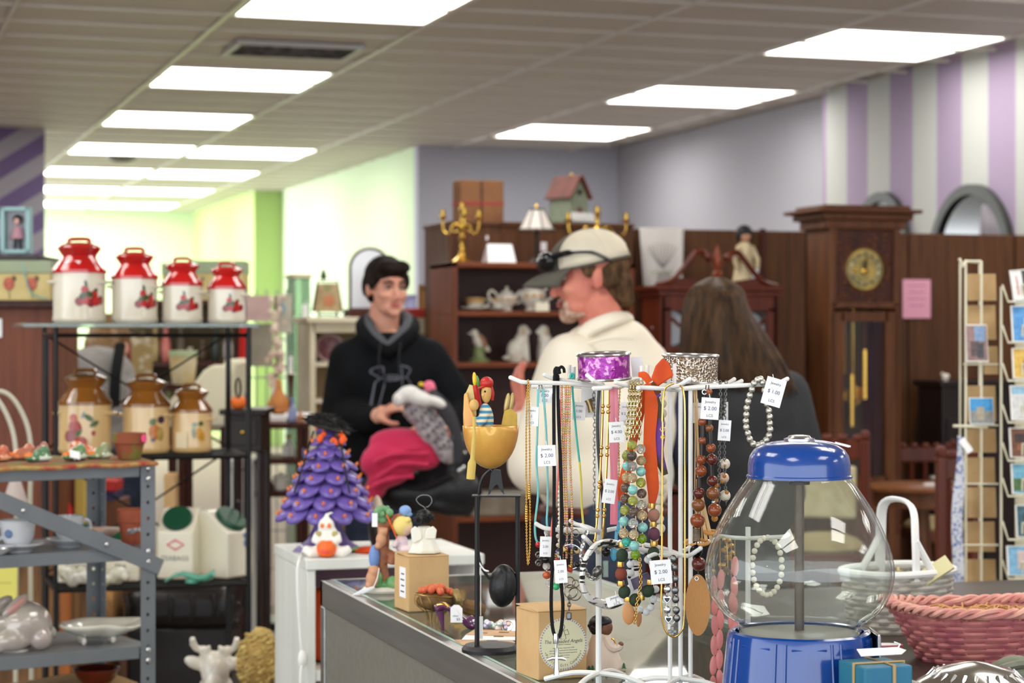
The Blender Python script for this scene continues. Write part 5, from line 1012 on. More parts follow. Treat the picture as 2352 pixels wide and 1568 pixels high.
# lower items under the third shelf
t=thing('wood_tray','pale wooden tray on the shelf below','tray',gl(gx(180,.12),.14,.45),radians(15)); MB().box((-.05,0,.25),(.3,.22,.008),rotm(0,radians(-4))).build('board',wood('pale pine',(206,164,96),(190,146,80)),t,0,.002); MB().box((-.05,0,.12),(.26,.18,.24)).build('box',wood('crate wood',(96,56,30),(120,74,42)),t,0)
t2=thing('brown_bowl','glossy red-brown bowl on the wooden tray at the bottom edge','bowl',gl(gx(238,.06),.10,.45+.256),0); MB().lathe([(.025,0),(.04,.014),(.05,.034),(.045,.034),(.02,.006),(.0001,.005)],28).build('bowl',mat('oxblood glaze',(92,30,18),.15,coat=.6),t2); MB().torus((0,0,.034),.0475,.003,None,28,8).build('rim',mat('oxblood glaze',(92,30,18),.15),t2)
# pale bent-tube hall stand and notes at the far left edge
t=thing('tube_stand','cream bent-tube stand arching at the left frame edge','stand',cam_pt(30,5.4,0),-TH); s_=5.4/FPX; m_tb=mat('cream tube',(196,192,172),.35)
for o,dy in ((0,0),(26,.05)):
 pts=[(-100+o,905),(-62+o,900),(-30+o,925),(-2+o,985),(8+o*.9,1060),(8+o*.8,1180),(6+o,1568),(6+o,HY+CAMZ/s_)]
 MB().tube(smooth_pts([(x*s_,dy,CAMZ+(HY - y)*s_) for x,y in pts]),.0062,8).build('tube',m_tb,t)
MB().tube([(-100*s_,0,CAMZ+(HY - 905)*s_),(-100*s_,.02,0)],.0062,8).build('tube',m_tb,t); MB().tube([(-100*s_,.0,.1),(20*s_,.02,.1)],.006,8).build('foot_rail',m_tb,t)
t=thing('yellow_sign','pale yellow paper sign hanging on the cream tube stand','sign',P(8,1356,5.36),-TH); MB().box((0,0,0),(.07,.003,.125)).build('sheet',mat('yellow paper',(226,218,112),.7),t,0); text('SALE',.02,mat('faint pencil2',(190,180,90),.7),t,(0,-.002,.02)) if False else MB().box((0,-.002,.02),(.04,.0006,.004)).build('writing_line',mat('faint yellow ink',(200,190,90),.7),t,0)
t=thing('bottle_lamp','pale milky funnel-shaped lampshade hung on the cream tube stand','lampshade',P(35,1152,5.36),-TH); MB().lathe([(.032,0),(.014,.055),(.012,.06)],20).build('shade',mat('milky shade',(190,176,168),.4),t); MB().lathe([(.014,.055),(.014,.063)],16).build('collar',mat('orange collar',(206,116,70),.5),t)
# ---------------------------------------------------------------- people
def capsule(b,p,q,r1,r2,seg=12): b.tube([p,q],[r1,r2],seg); b.ell(p,r1,None,seg,8); b.ell(q,r2,None,seg,8); return b
class Sub:
 """shapes put through a transform before they land in a builder"""
 def __init__(s,b,M): s.b,s.M=b,M; s.R=M.to_3x3()
 def ell(s,c,r,rot=None,seg=16,rings=10): s.b.ell(s.M @ Vector(c),r,s.R @ (rot or Matrix.Identity(3)),seg,rings); return s
 def tube(s,pts,r,seg=8,**k): s.b.tube([s.M @ Vector(p) for p in pts],r,seg,**k); return s
 def grid(s,rows,closed=False): s.b.grid([[s.M @ Vector(p) for p in r] for r in rows],closed); return s
def head(b,M,jaw=1.0):
 h=Sub(b,M)
 h.ell((0,.015,.035),(.074,.094,.084)).ell((0,-.026,-.03),(.065,.061,.080)).ell((0,-.040,-.076),(.053*jaw,.046,.036)).ell((0,-.076,-.098),(.022,.018,.018))
 h.tube([(0,-.086,.012),(0,-.097,-.018),(0,-.104,-.034)],[.008,.009,.011],10).ell((0,-.104,-.036),.0115).ell((.011,-.100,-.042),.0085).ell((-.011,-.100,-.042),.0085)
 h.ell((0,-.078,.024),(.05,.018,.011))
 for s in (-1,1): h.ell((s*.038,-.062,-.028),(.022,.024,.02)).ell((s*.077,.012,-.008),(.009,.020,.030),rotm(radians(-12),0,radians(s*16))).ell((s*.074,.006,-.02),(.008,.012,.014))
 h.tube([(0,.018,-.06),(0,.034,-.22)],[.054,.062],14); return h
def face(t,M,brow,lip,iris=(70,60,50),eyes=(-1,1)):
 for s in eyes:
  b=MB(); Sub(b,M).ell((s*.031,-.0765,.004),(.0125,.0105,.0062)); e=b.build('eye',mat('eye white',(176,166,160),.3),t)
  b=MB(); Sub(b,M).ell((s*.031 ,-.0845,.004),(.0062,.0045,.0066)); b.build('iris',mat('iris %d' % iris[0],iris,.15),e)
  b=MB(); Sub(b,M).tube([(s*.016,-.086,.0105),(s*.031,-.0895,.0135),(s*.047,-.080,.0095)],.0028,6); b.build('eyelid',mat('lid skin',(150,104,90),.5),e)
  b=MB(); Sub(b,M).tube([(s*.012,-.094,.024),(s*.032,-.092,.030),(s*.052,-.077,.024)],[.0042,.005,.003],8); b.build('eyebrow',brow,t)
 b=MB(); Sub(b,M).ell((0,-.0885,-.064),(.021,.009,.0048)).ell((0,-.0885,-.072),(.018,.0095,.0055)); b.build('lips',lip,t)
def hand(b,M,curl=1.0,sg=1):
 """palm at origin, fingers along +x, back of hand +z; curl bends them toward -z"""
 h=Sub(b,M); h.ell((.04,0,0),(.048,.040,.016)).tube([(-.03,0,0),(.02,0,0)],[.026,.03],10)
 for i,(y,L) in enumerate(((-.030,.072),(-.010,.082),(.010,.077),(.029,.060))):
  x,z,a=.078,0,0; pts=[(x - .02,y,0)]
  for k,f in enumerate((.42,.33,.25)):
   a += curl*(.35+.5*(k > 0)); x += L*f*cos(a); z -= L*f*sin(a); pts.append((x,y*(1 - .08*k),z))
  h.tube(smooth_pts(pts,2),[.0095]*3+[.0088]*2+[.0078]*2,8)
 h.tube(smooth_pts([(.01,-sg*.028,0),(.035,-sg*.052,-.012),(.06,-sg*.058,-.03*curl - .005),(.078,-sg*.05,-.045*curl)],2),[.013]*3+[.0105]*2+[.009]*2,8)
def frame_M(p,xdir,zdir):
 x=Vector(xdir).normalized(); z=Vector(zdir); z=(z - x*z.dot(x)).normalized(); y=z.cross(x)
 M=Matrix((x,y,z)).transposed().to_4x4(); M.translation=Vector(p); return M
def skin_mat(name,c,c2): return mat(name,c,.5,0,c2,9,spec=.35)
def wrap(o,target,off):
 md=o.modifiers.new('w','SHRINKWRAP'); md.target=target; md.wrap_method='NEAREST_SURFACEPOINT'; md.offset=off; md.wrap_mode='ABOVE_SURFACE'
def shoe(t,p,ang,m):
 M=Matrix.Translation(p) @ Matrix.Rotation(ang,4,'Z'); b=MB(); Sub(b,M).ell((0,-.07,.035),(.045,.11,.035)).ell((0,.01,.06),(.042,.055,.06)); b.build('shoe',m,t,remesh=.008,rs=3)
# ---- boy in the black hoodie
dB=7.7; F_=Fr(890,1674,dB); boy=F_.thing('person','young man with short dark hair in a black hoodie holding clothes','person'); boy.location.z=0; z00=F_.loc.z
def B(px,py,dy=0): v=F_(px,py,dy); v.z += z00; return v
s_=F_.s; m_skb=skin_mat('boy skin',(222,168,142),(206,140,120)); HM=Matrix.Translation(B(889,662)) @ Matrix.Rotation(radians(27),4,'Z') @ Matrix.Rotation(radians(2),4,'X') @ Matrix.Diagonal((.93,.92,.90,1))
b=MB(); head(b,HM,.95)
b.ell(B(890,880),(.165,.10,.20)).ell(B(885,1010),(.14,.10,.16)).ell(B(885,1090),(.15,.11,.10))
for sx,hx in ((-1,845),(1,925)):
 capsule(b,B(hx,1110),B(hx+sx*6,1370,-.01),.078,.056); capsule(b,B(hx+sx*6,1370,-.01),B(hx+sx*8,1640,.02),.055,.036)
capsule(b,B(800,822),B(778,952,.0),.048,.04); capsule(b,B(778,952,.0),B(884,948,-.24),.038,.026); hand(b,frame_M(B(884,946,-.24),(.75,-.55,.45),(.1,-.5,.85)),1.1,1)
capsule(b,B(985,818),B(1062,940,-.02),.048,.04); capsule(b,B(1062,940,-.02),B(1018,985,-.24),.038,.026); hand(b,frame_M(B(1018,985,-.24),(-.7,-.6,.1),(0,-.4,.9)),1.0,-1)
b.build('body',m_skb,boy,remesh=.0055,rs=3)
face(boy,HM,mat('dark brow hair',(44,32,26),.7),mat('boy lips',(188,104,98),.4))
m_hrb=mat('boy dark hair',(22,16,13),.75,0,(38,27,21),60,(1,1,.3),spec=.15); b=MB(); h=Sub(b,HM)
h.ell((0,.022,.052),(.083,.100,.086)).ell((0,.07,-.01),(.066,.045,.066)).ell((-.02,-.058,.088),(.05,.036,.03),rotm(radians(18),0,radians(10))).ell((.03,-.055,.086),(.045,.034,.03),rotm(radians(12)))
for s in (-1,1): h.ell((s*.074,-.018,.03),(.011,.03,.038)).ell((s*.072,.04,.01),(.014,.04,.05))
h.ell((.0,-.082,.078),(.05,.018,.016)); b.build('hair',m_hrb,boy,remesh=.0055,rs=2)
m_hood=mat('black fleece',(11,13,16),.9,0,(16,18,22),12,spec=.2); b=MB()
b.ell(B(888,870),(.205,.135,.17)).ell(B(886,960),(.19,.135,.20)).ell(B(884,1060),(.185,.135,.13)).ell(B(890,806),(.16,.105,.075))
capsule(b,B(800,826),B(776,950,.0),.075,.066); capsule(b,B(776,950,.0),B(868,958,-.20),.064,.050); capsule(b,B(984,822),B(1062,938,-.02),.075,.066); capsule(b,B(1062,938,-.02),B(1022,984,-.20),.064,.05)
capsule(b,B(840,805),B(800,826),.07,.07); capsule(b,B(940,802),B(982,822),.07,.07)
hd=b.build('hoodie',m_hood,boy,remesh=.008,rs=24)
ring=[B(895,806,-.125),B(862,786,-.105),B(836,760,-.04),B(838,738,.05),B(889,732,.10),B(940,738,.05),B(948,760,-.04),B(926,784,-.105)]
MB().tube(smooth_pts(ring,4,True),.027,12,True).build('hood',m_hood,boy); MB().tube([p+Vector((-p.x*.22+.003,.006,.016)) for p in smooth_pts(ring,4,True)],.022,10,True).build('hood_lining',mat('grey fleece lining',(78,80,86),.9),boy)
for px in (877,922): MB().tube(smooth_pts([B(px+4,785,-.16),B(px,820,-.165),B(px+1,862,-.16)]),.0035,6).build('drawstring',mat('black cord',(26,28,32),.7),boy)
m_logo=mat('grey logo outline',(92,96,106),.6); C5=lambda x,y: (560+x/4.356,540+y/4.356)
def ua(pts,closed=True):
 p3=smooth_pts([B(*C5(x,y),-.2) for x,y in pts],3,closed); o=MB().tube(p3,.0035,6,closed).build('logo_outline',m_logo,boy); wrap(o,hd,.003)
ua([(1262,1335),(1285,1300),(1340,1272),(1402,1262),(1406,1262),(1415,1330),(1425,1395),(1400,1415),(1375,1420),(1320,1380)])
ua([(1375,1425),(1425,1425),(1430,1480),(1428,1600),(1426,1640),(1380,1650),(1310,1600),(1296,1560),(1305,1500),(1335,1455)])
ua([(1458,1400),(1475,1380),(1545,1376),(1615,1385),(1622,1410),(1615,1432),(1540,1445),(1472,1445),(1458,1425)]); ua([(1490,1408),(1590,1406),(1590,1422),(1490,1424)])
ua([(1628,1238),(1632,1236),(1700,1250),(1770,1280),(1775,1300),(1755,1345),(1700,1400),(1650,1405),(1640,1390),(1632,1300)]); ua([(1650,1410),(1700,1410),(1750,1450),(1775,1500),(1778,1560),(1760,1610),(1700,1650),(1650,1650),(1640,1560),(1640,1440)])
m_jean=mat('dark blue jeans',(40,48,66),.85,0,(52,62,82),20); b=MB()
b.ell(B(885,1095),(.165,.125,.10))
for sx,hx in ((-1,845),(1,925)): capsule(b,B(hx,1110),B(hx+sx*6,1370,-.01),.092,.072); capsule(b,B(hx+sx*6,1370,-.01),B(hx+sx*8,1632,.02),.07,.058)
b.build('jeans',m_jean,boy,remesh=.010,rs=4); shoe(boy,B(837,1674,0),0,m_dark); shoe(boy,B(933,1674,0),radians(15),m_dark)
# clothes he holds
def garment(name,label,cat,px,py,d,m,blobs,vox=.008,rs=5):
 Fg=Fr(px,py,d); t=Fg.thing(name,label,cat); b=MB()
 for bx,by,dy,rx,ry,rz_,tilt in blobs: b.ell(Fg(bx,by,dy),(rx*Fg.s,ry,rz_*Fg.s),rotm(0,radians(tilt)))
 b.build('fabric',m,t,remesh=vox,rs=rs); return t,Fg
t,Fg=garment('pink_garment','bright pink garment draped over the young man\'s arm','garment',915,1060,7.3,mat('hot pink cloth',(214,42,92),.8,0,(196,32,78),6,bump=.2,sheen=.2),[(930,1020,0,84,.06,38,4),(880,1050,-.01,58,.06,40,-30),(960,1045,-.01,56,.05,34,10),(900,1090,-.02,62,.05,26,-22),(860,1125,0,34,.04,24,-40),(925,1062,-.035,50,.04,12,-8),(915,1035,-.045,64,.03,9,-10),(905,1078,-.045,54,.03,9,-25)])
for k,(pa,pb,pc) in enumerate((((862,1060),(905,1040),(985,1040)),((870,1095),(920,1062),(985,1065)),((850,1120),(890,1098),(950,1090)))): MB().tube(smooth_pts([Fg(*pa,-.075),Fg(*pb,-.085),Fg(*pc,-.06)]),[.006+.004*sin(i) ** 2 for i in range(9)],8).build('fold',MATS['hot pink cloth'],t)
t,Fg=garment('black_jacket','black nylon jacket bundled on the young man\'s arm','jacket',990,1130,7.35,mat('black nylon',(16,17,20),.4,0,(26,27,31),7,bump=.3),[(960,1135,.03,100,.07,46,4),(1040,1125,.02,70,.07,56,20),(1050,1060,.03,40,.06,70,12),(1000,1085,.04,50,.05,40,0),(900,1130,.05,60,.05,30,0),(1030,1165,.0,60,.04,20,10)],.010)
MB().tube(smooth_pts([Fg(905,1100,-.03),Fg(960,1118,-.06),Fg(1040,1090,-.06)]),.008,8).build('fold',MATS['black nylon'],t); MB().ell(Fg(1060,1075,-.05),(.018,.006,.010),rotm(0,radians(-40))).build('silver_emblem',SILVER,t); MB().ell(Fg(1068,1038,-.04),.007).build('snap',SILVER,t)
t,Fg=garment('knit_sweater','grey checked knit with white fleece lining in the young man\'s hands','sweater',985,960,7.28,mat('grey knit',(186,178,180),.9,0,(134,126,132),55,nlo=.45,nhi=.6),[(960,940,0,34,.05,40,-25),(990,985,0,34,.05,46,-30),(1020,1030,.0,24,.04,40,-28),(975,920,.01,44,.05,24,10)],.007)
random.seed(2); b=MB()
for i in range(7):
 for j in range(4): b.ell(Fg(935+13*i+9*j,925+16*i - 9*j+8,-.055),(.006,.004,.006),None,6,4)
b=b.build('check_pattern',mat('dark knit check',(92,84,92),.9),t); b['kind']='stuff'; b=MB()
for bx,by,rx,rz_,tl in ((940,904,28,20,-10),(965,914,36,18,15),(1004,922,26,12,25),(918,916,15,18,0)): b.ell(Fg(bx,by,-.05),(rx*Fg.s,.03,rz_*Fg.s),rotm(0,radians(tl)))
b.build('fleece_lining',mat('white fleece',(226,224,220),.9,bump=.3,ns=60),t,remesh=.006,rs=4); MB().tube(smooth_pts([Fg(985,905,-.03),Fg(1025,940,-.05),Fg(1050,1000,-.05),Fg(1052,1060,-.04)]),[.03*(1 - .04*i) for i in range(13)],10,flat=.4).build('charcoal_sleeve',mat('charcoal cloth',(56,56,60),.85),t)
t,Fg=garment('pink_plush','small pink plush ball with yellow trim above the fleece','plush',985,885,7.26,mat('pink plush',(236,120,150),.9),[(986,886,0,14,.02,13,0),(992,894,0,10,.02,9,0)],.005); MB().ell(Fg(968,882,-.01),(.010,.008,.007)).build('yellow_trim',mat('yellow trim',(232,196,50),.7),t)
# ---- man in the cap
dM=5.5; F_=Fr(1380,1500,dM); man=F_.thing('person','man in profile wearing a cream cap and cream shirt','person'); man.location.z=0; z00=F_.loc.z; s_=F_.s; GR=HY+CAMZ/s_
m_skm=skin_mat('man skin',(214,138,116),(190,104,90)); HM=Matrix.Translation(B(1353,636)) @ Matrix.Rotation(radians(-84),4,'Z') @ Matrix.Rotation(radians(6),4,'X') @ Matrix.Diagonal((.96,.96,.95,1))
b=MB(); head(b,HM,1.05); capsule(b,B(1372,700,.0),B(1392,772,0.02),.060,.060)
b.ell(B(1400,900,.05),(.17,.12,.20)).ell(B(1395,1060,.04),(.16,.13,.16)).ell(B(1395,1180,.04),(.15,.13,.10))
for dy in (-.06,.13): capsule(b,B(1400,1200,dy),B(1395,1560,dy),.085,.06); capsule(b,B(1395,1560,dy),B(1405,GR - 40,dy),.058,.04)
capsule(b,B(1290,850,-.08),B(1222,1070,-.10),.052,.044); capsule(b,B(1222,1070,-.10),B(1200,950,.12),.042,.03); hand(b,frame_M(B(1208,962,.12),(-.25,.1,.95),(-.9,-.35,-.1)),.45,1)
capsule(b,B(1480,850,.16),B(1440,1060,.22),.052,.044); capsule(b,B(1440,1060,.22),B(1300,1050,.30),.042,.03); hand(b,frame_M(B(1300,1050,.3),(-1,.1,.1),(0,-.2,1)),.8,-1)
b.build('body',m_skm,man,remesh=.0055,rs=3)
face(man,HM,mat('grey brown brow',(110,88,72),.7),mat('man lips',(168,92,84),.5),(80,90,96))
m_brd=mat('grizzled beard',(190,160,140),.8,0,(150,112,94),70); b=MB(); h=Sub(b,HM)
h.ell((0,-.066,-.104),(.032,.027,.019)).ell((0,-.082,-.088),(.022,.011,.012)).ell((0,-.086,-.055),(.026,.0085,.006))
for s in (-1,1): h.ell((s*.030,-.068,-.078),(.010,.02,.022)).ell((s*.036,-.05,-.10),(.014,.03,.012))
b.build('beard',m_brd,man,remesh=.005,rs=2)
m_hrm=mat('greying brown hair',(60,43,30),.85,0,(98,74,52),60,(1,1,.3),spec=.1); b=MB(); h=Sub(b,HM)
h.ell((0,.075,-.03),(.070,.045,.062)).ell((0,.062,.02),(.076,.055,.04)).ell((0,.098,-.075),(.045,.022,.022)).ell((0,.085,-.06),(.056,.034,.036))
for s in (-1,1): h.ell((s*.074,-.010,.022),(.009,.022,.026)).ell((s*.074,.044,-.006),(.012,.026,.034))
b.build('hair',m_hrm,man,remesh=.0055,rs=2)
m_capc=mat('cream cap mesh',(214,204,182),.85,0,(194,186,166),8); m_capg=mat('olive grey cap',(88,84,74),.8)
CM=HM @ Matrix.Translation((0,.004,.036)) @ Matrix.Rotation(radians(7),4,'X')
def dome(a0,a1,k,n=28,m=10):
 return [[(.088*k*cos(p)*sin(a),-.112*k*cos(p)*cos(a)+.002,.0+.094*k*sin(p) ** .9) for a in [a0+(a1 - a0)*i/n for i in range(n+1)]] for p in [pi/2*j/m*.995 for j in range(m+1)]]
cp=thing('baseball_cap','cream mesh cap with olive front worn by the man','cap'); cp.parent=None; cp.location=man.location; cp.rotation_euler=man.rotation_euler
b=MB(); Sub(b,CM).grid(dome(radians(36),radians(324),1)); b.build('crown',m_capc,cp,solid=.003); b=MB(); Sub(b,CM).grid(dome(radians(-37),radians(37),1.012)); b.build('front_panel',m_capg,cp,solid=.003)
for a in (37,110,180,250,323): b=MB(); r=dome(radians(a),radians(a)+.01,1.012,1,10); Sub(b,CM).tube([q[0] for q in r],.0018,5); b.build('seam',m_capc,cp)
b=MB(); rows=[]
for j in range(7):
 v=j/6; rows.append([((.086 - .012*v)*sin(a)*(1 - .1*v),-.112*cos(a) - .080*v*(cos(a) ** .6 if cos(a) > 0 else 0),.002 - .022*v*v - .03*v*sin(a) ** 2) for a in [radians(-62+124*i/20) for i in range(21)]])
Sub(b,CM).grid(rows); b.build('visor',m_capg,cp,solid=.004)
b=MB(); Sub(b,CM).tube([(.089*sin(a),-.113*cos(a),-.002) for a in [radians(60+240*i/40) for i in range(41)]],.004,6); b.build('sweatband',m_capg,cp)
b=MB(); Sub(b,CM).tube([(.022*cos(a),.112 - .01*sin(a),.034*sin(a)+.004) for a in [pi*i/12 for i in range(13)]],.005,6); b.build('strap_opening',m_capg,cp)
sg=thing('sunglasses','black sunglasses resting on the brim of the man\'s cap','sunglasses'); sg.location=man.location; sg.rotation_euler=man.rotation_euler; m_sgl=mat('black gloss',(14,14,18),.15)
for s in (-1,1):
 b=MB(); Sub(b,CM).ell((s*.034,-.120,.034),(.040,.016,.026),rotm(radians(-18),0,radians(s*22))); b.build('lens',m_sgl,sg); b=MB(); Sub(b,CM).tube(smooth_pts([(s*.066,-.104,.040),(s*.088,-.06,.042),(s*.094,0,.030),(s*.093,.045,-.004)]),[.008]*5+[.0042]*8,8); b.build('temple',m_sgl,sg)
m_shirt=mat('cream shirt',(238,229,210),.85,0,(230,220,200),6,bump=.15); b=MB()
b.ell(B(1402,885,.05),(.185,.15,.16)).ell(B(1392,980,.03),(.190,.16,.20)).ell(B(1388,1090,.03),(.190,.165,.15)).ell(B(1398,800,.04),(.135,.12,.07)).ell(B(1404,782,.03),(.112,.105,.066)).ell(B(1446,860,.06),(.085,.12,.14),rotm(0,radians(-24)))
capsule(b,B(1310,835,-.06),B(1232,1060,-.10),.085,.082); capsule(b,B(1232,1060,-.10),B(1206,985,.06),.075,.052); capsule(b,B(1462,850,.16),B(1440,1050,.22),.072,.066); capsule(b,B(1445,1050,.22),B(1330,1050,.28),.066,.052); b.ell(B(1300,1085,-.06),(.10,.07,.075),rotm(0,radians(20)))
b.build('shirt',m_shirt,man,remesh=.009,rs=26)
MB().tube(smooth_pts([B(1322,790,-.015),B(1350,756,-.066),B(1400,734,-.066),B(1438,730,.02),B(1420,736,.10),B(1350,758,.09)],4,True),.023,10,True,flat=.75).build('collar',m_shirt,man)
for pa,pb,pc in (((1340,790),(1400,775),(1450,778)),((1290,800),(1340,830),(1360,900)),((1420,812),(1480,830),(1520,880))): MB().tube(smooth_pts([B(*pa,-.10),B(*pb,-.125),B(*pc,-.11)]),.0035,6).build('seam',m_shirt,man)
b=MB(); b.ell(B(1395,1195,.035),(.18,.155,.09))
for dy in (-.06,.13): capsule(b,B(1400,1210,dy),B(1395,1560,dy),.10,.078); capsule(b,B(1395,1560,dy),B(1405,GR - 40,dy),.075,.062)
b.build('jeans',m_jean,man,remesh=.012,rs=4); MB().torus(B(1393,1172,.035),.166,.014,None,36,8,.88).build('belt',mat('brown belt',(86,40,30),.4),man); shoe(man,B(1395,GR,-.06),radians(-84),m_dark); shoe(man,B(1395,GR,.13),radians(-84),m_dark)
# ---- girl with long brown hair,seen from behind
dG=5.95; F_=Fr(1660,1500,dG); girl=F_.thing('person','girl with long brown hair and dark jacket seen from behind','person'); girl.location.z=0; z00=F_.loc.z; s_=F_.s; GR=HY+CAMZ/s_
HM=Matrix.Translation(B(1644,752)) @ Matrix.Rotation(radians(160),4,'Z'); m_skg=skin_mat('girl skin',(216,164,140),(200,140,120))
b=MB(); head(b,HM,.88); b.ell(B(1690,950,0),(.15,.10,.19)).ell(B(1700,1090,0),(.14,.10,.16)).ell(B(1700,1170,0),(.15,.11,.10)); capsule(b,B(1648,830),B(1665,880),.05,.07)
for dx in (-60,50): capsule(b,B(1700+dx,1190),B(1700+dx,1520),.078,.055); capsule(b,B(1700+dx,1520),B(1700+dx,GR - 36,.02),.053,.035)
for dx,ex,hx in ((-105,-140,-110),(115,150,60)): capsule(b,B(1690+dx,900),B(1690+ex,1040,-.02),.044,.036); capsule(b,B(1690+ex,1040,-.02),B(1690+hx,1110,.2 if dx > 0 else .12),.034,.024); hand(b,frame_M(B(1690+hx,1110,.2 if dx > 0 else .12),(-.3,.9,.1),(0,-.1,1)),.7,1)
b.build('body',m_skg,girl,remesh=.0055,rs=3); face(girl,HM,mat('brown brow',(84,62,46),.7),mat('girl lips',(190,110,104),.4))
m_hrg=mat('long brown hair',(44,31,21),.5,0,(88,63,40),70,(1,1,.12),nlo=.35,nhi=.7,spec=.25); b=MB()
b.ell(B(1643,724,-.006),(.096,.106,.103)).ell(B(1640,800,-.045),(.098,.075,.12)).ell(B(1655,840,-.06),(.11,.062,.07),rotm(0,radians(22))).ell(B(1700,855,-.055),(.085,.05,.06),rotm(0,radians(36)))
b.build('hair',m_hrg,girl,remesh=.007,rs=4); random.seed(13); b=MB()
for i in range(190):
 u=random.uniform(-1,1); a=u*1.3; lean=max(0,u+.15); c0=B(1643,724,-.006)
 on=lambda e,k=1.03: c0+Vector((.096*k*cos(e)*sin(a),-.106*k*cos(e)*cos(a),.103*k*sin(e)))
 top,up,mid=on(random.uniform(1.25,1.5)),on(.75),on(.05)
 low=B(1636+80*u+60*lean ** 1.3,832+random.uniform(-8,8),-.125*cos(a*.8) - .006); end=B(1640+78*u+90*lean ** 1.1+random.uniform(-6,8),872+26*lean+random.uniform(-14,12),-.13*cos(a*.7))
 b.tube(smooth_pts([top,up,mid,low,end],4),[.004,.0065,.0065,.006,.0035],5)
b=b.build('hair_strands',m_hrg,girl); b['kind']='stuff'; MB().tube([B(1594,684,-.03),B(1603,668,-.045),B(1610,664,-.05)],.007,8).build('hair_clip',mat('grey clip',(150,140,150),.2,.6),girl)
m_jac=mat('charcoal jacket',(38,40,42),.75,0,(48,50,52),8,bump=.2); b=MB()
b.ell(B(1695,950,0),(.185,.135,.15)).ell(B(1705,1050,.0),(.185,.135,.17)).ell(B(1710,1130,0),(.18,.135,.10)).ell(B(1680,880,0),(.13,.10,.05))
for dx,ex,hx in ((-105,-138,-112),(115,150,70)): capsule(b,B(1690+dx,905),B(1690+ex,1035,-.02),.072,.064); capsule(b,B(1690+ex,1035,-.02),B(1690+hx,1095,.15 if dx > 0 else .08),.06,.046)
b.build('jacket',m_jac,girl,remesh=.009,rs=24); MB().tube(smooth_pts([B(1600,862,.04),B(1640,850,-.09),B(1690,850,-.085),B(1722,868,.02)]),.018,10,flat=.8).build('shirt_collar',mat('pale blue shirt',(150,156,182),.7),girl)
MB().tube(smooth_pts([B(1560,900,-.10),B(1552,980,-.12),B(1560,1060,-.10)]),.016,8,flat=.6).build('denim_sleeve_edge',mat('navy denim',(44,54,86),.8),girl)
b=MB(); b.ell(B(1700,1175,0),(.165,.12,.10))
for dx in (-60,50): capsule(b,B(1700+dx,1190),B(1700+dx,1520),.09,.066); capsule(b,B(1700+dx,1520),B(1700+dx,GR - 40,.02),.064,.05)
b.build('trousers',mat('black trousers',(24,24,28),.8),girl,remesh=.012,rs=4); shoe(girl,B(1640,GR,0),pi,m_dark); shoe(girl,B(1750,GR,0),pi,m_dark)
# ---- person in a grey cardigan stooping beyond the wire rack
dS=8.4; F_=Fr(235,1500,dS); per=F_.thing('person','person in a grey cardigan stooping beyond the wire rack','person'); per.location.z=0; z00=F_.loc.z; s_=F_.s; GR=HY+CAMZ/s_
HM=Matrix.Translation(B(226,802,.22)) @ Matrix.Rotation(radians(170),4,'Z') @ Matrix.Rotation(radians(35),4,'X'); b=MB(); head(b,HM,.95); b.ell(B(220,880,.04),(.13,.16,.12)).ell(B(245,980,0),(.15,.12,.14)); capsule(b,B(225,830,.16),B(222,860,.06),.05,.07)
for dx in (-22,36): capsule(b,B(262+dx,1040,0),B(266+dx,1270,-.02),.08,.058); capsule(b,B(266+dx,1270,-.02),B(268+dx,GR - 30,.04),.055,.036)
for dx in (-56,40): capsule(b,B(225+dx,860,.08),B(222+dx,960,.12),.044,.036); capsule(b,B(222+dx,960,.12),B(226+dx*.7,960,.36),.034,.024); hand(b,frame_M(B(226+dx*.7,960,.36),(0,1,0),(0,0,1)),.6,1)
b.build('body',m_skb,per,remesh=.007,rs=3); face(per,HM,mat('brown brow',(84,62,46),.7),mat('girl lips',(190,110,104),.4)); m_car=mat('grey cardigan',(128,124,120),.9,0,(150,146,142),14,sheen=.2); b=MB()
b.ell(B(216,868,.05),(.16,.17,.13)).ell(B(244,930,.0),(.165,.15,.14)).ell(B(250,1000,0),(.17,.14,.10))
for dx in (-56,40): capsule(b,B(225+dx,862,.08),B(222+dx,955,.12),.066,.058); capsule(b,B(222+dx,955,.12),B(226+dx*.7,960,.28),.056,.045)
b.build('cardigan',m_car,per,remesh=.010,rs=5); b=MB(); h=Sub(b,HM); h.ell((0,.03,.05),(.085,.10,.085)).ell((0,.08,-.03),(.075,.05,.10)); b.build('hair',mat('light brown hair',(112,82,52),.5,0,(140,108,70),50),per,remesh=.007,rs=3)
MB().tube(smooth_pts([B(282,790,-.05),B(280,860,-.13),B(276,930,-.13)]),.022,8,flat=.5).build('bag_strap',m_dark,per); b=MB(); b.ell(B(268,1040,0),(.165,.13,.10))
for dx in (-22,36): capsule(b,B(262+dx,1050,0),B(266+dx,1270,-.02),.095,.074); capsule(b,B(266+dx,1270,-.02),B(268+dx,GR - 34,.04),.072,.058)
b.build('jeans',m_jean,per,remesh=.012,rs=4); shoe(per,B(246,GR,.03),pi,m_dark); shoe(per,B(304,GR,.03),pi,m_dark)
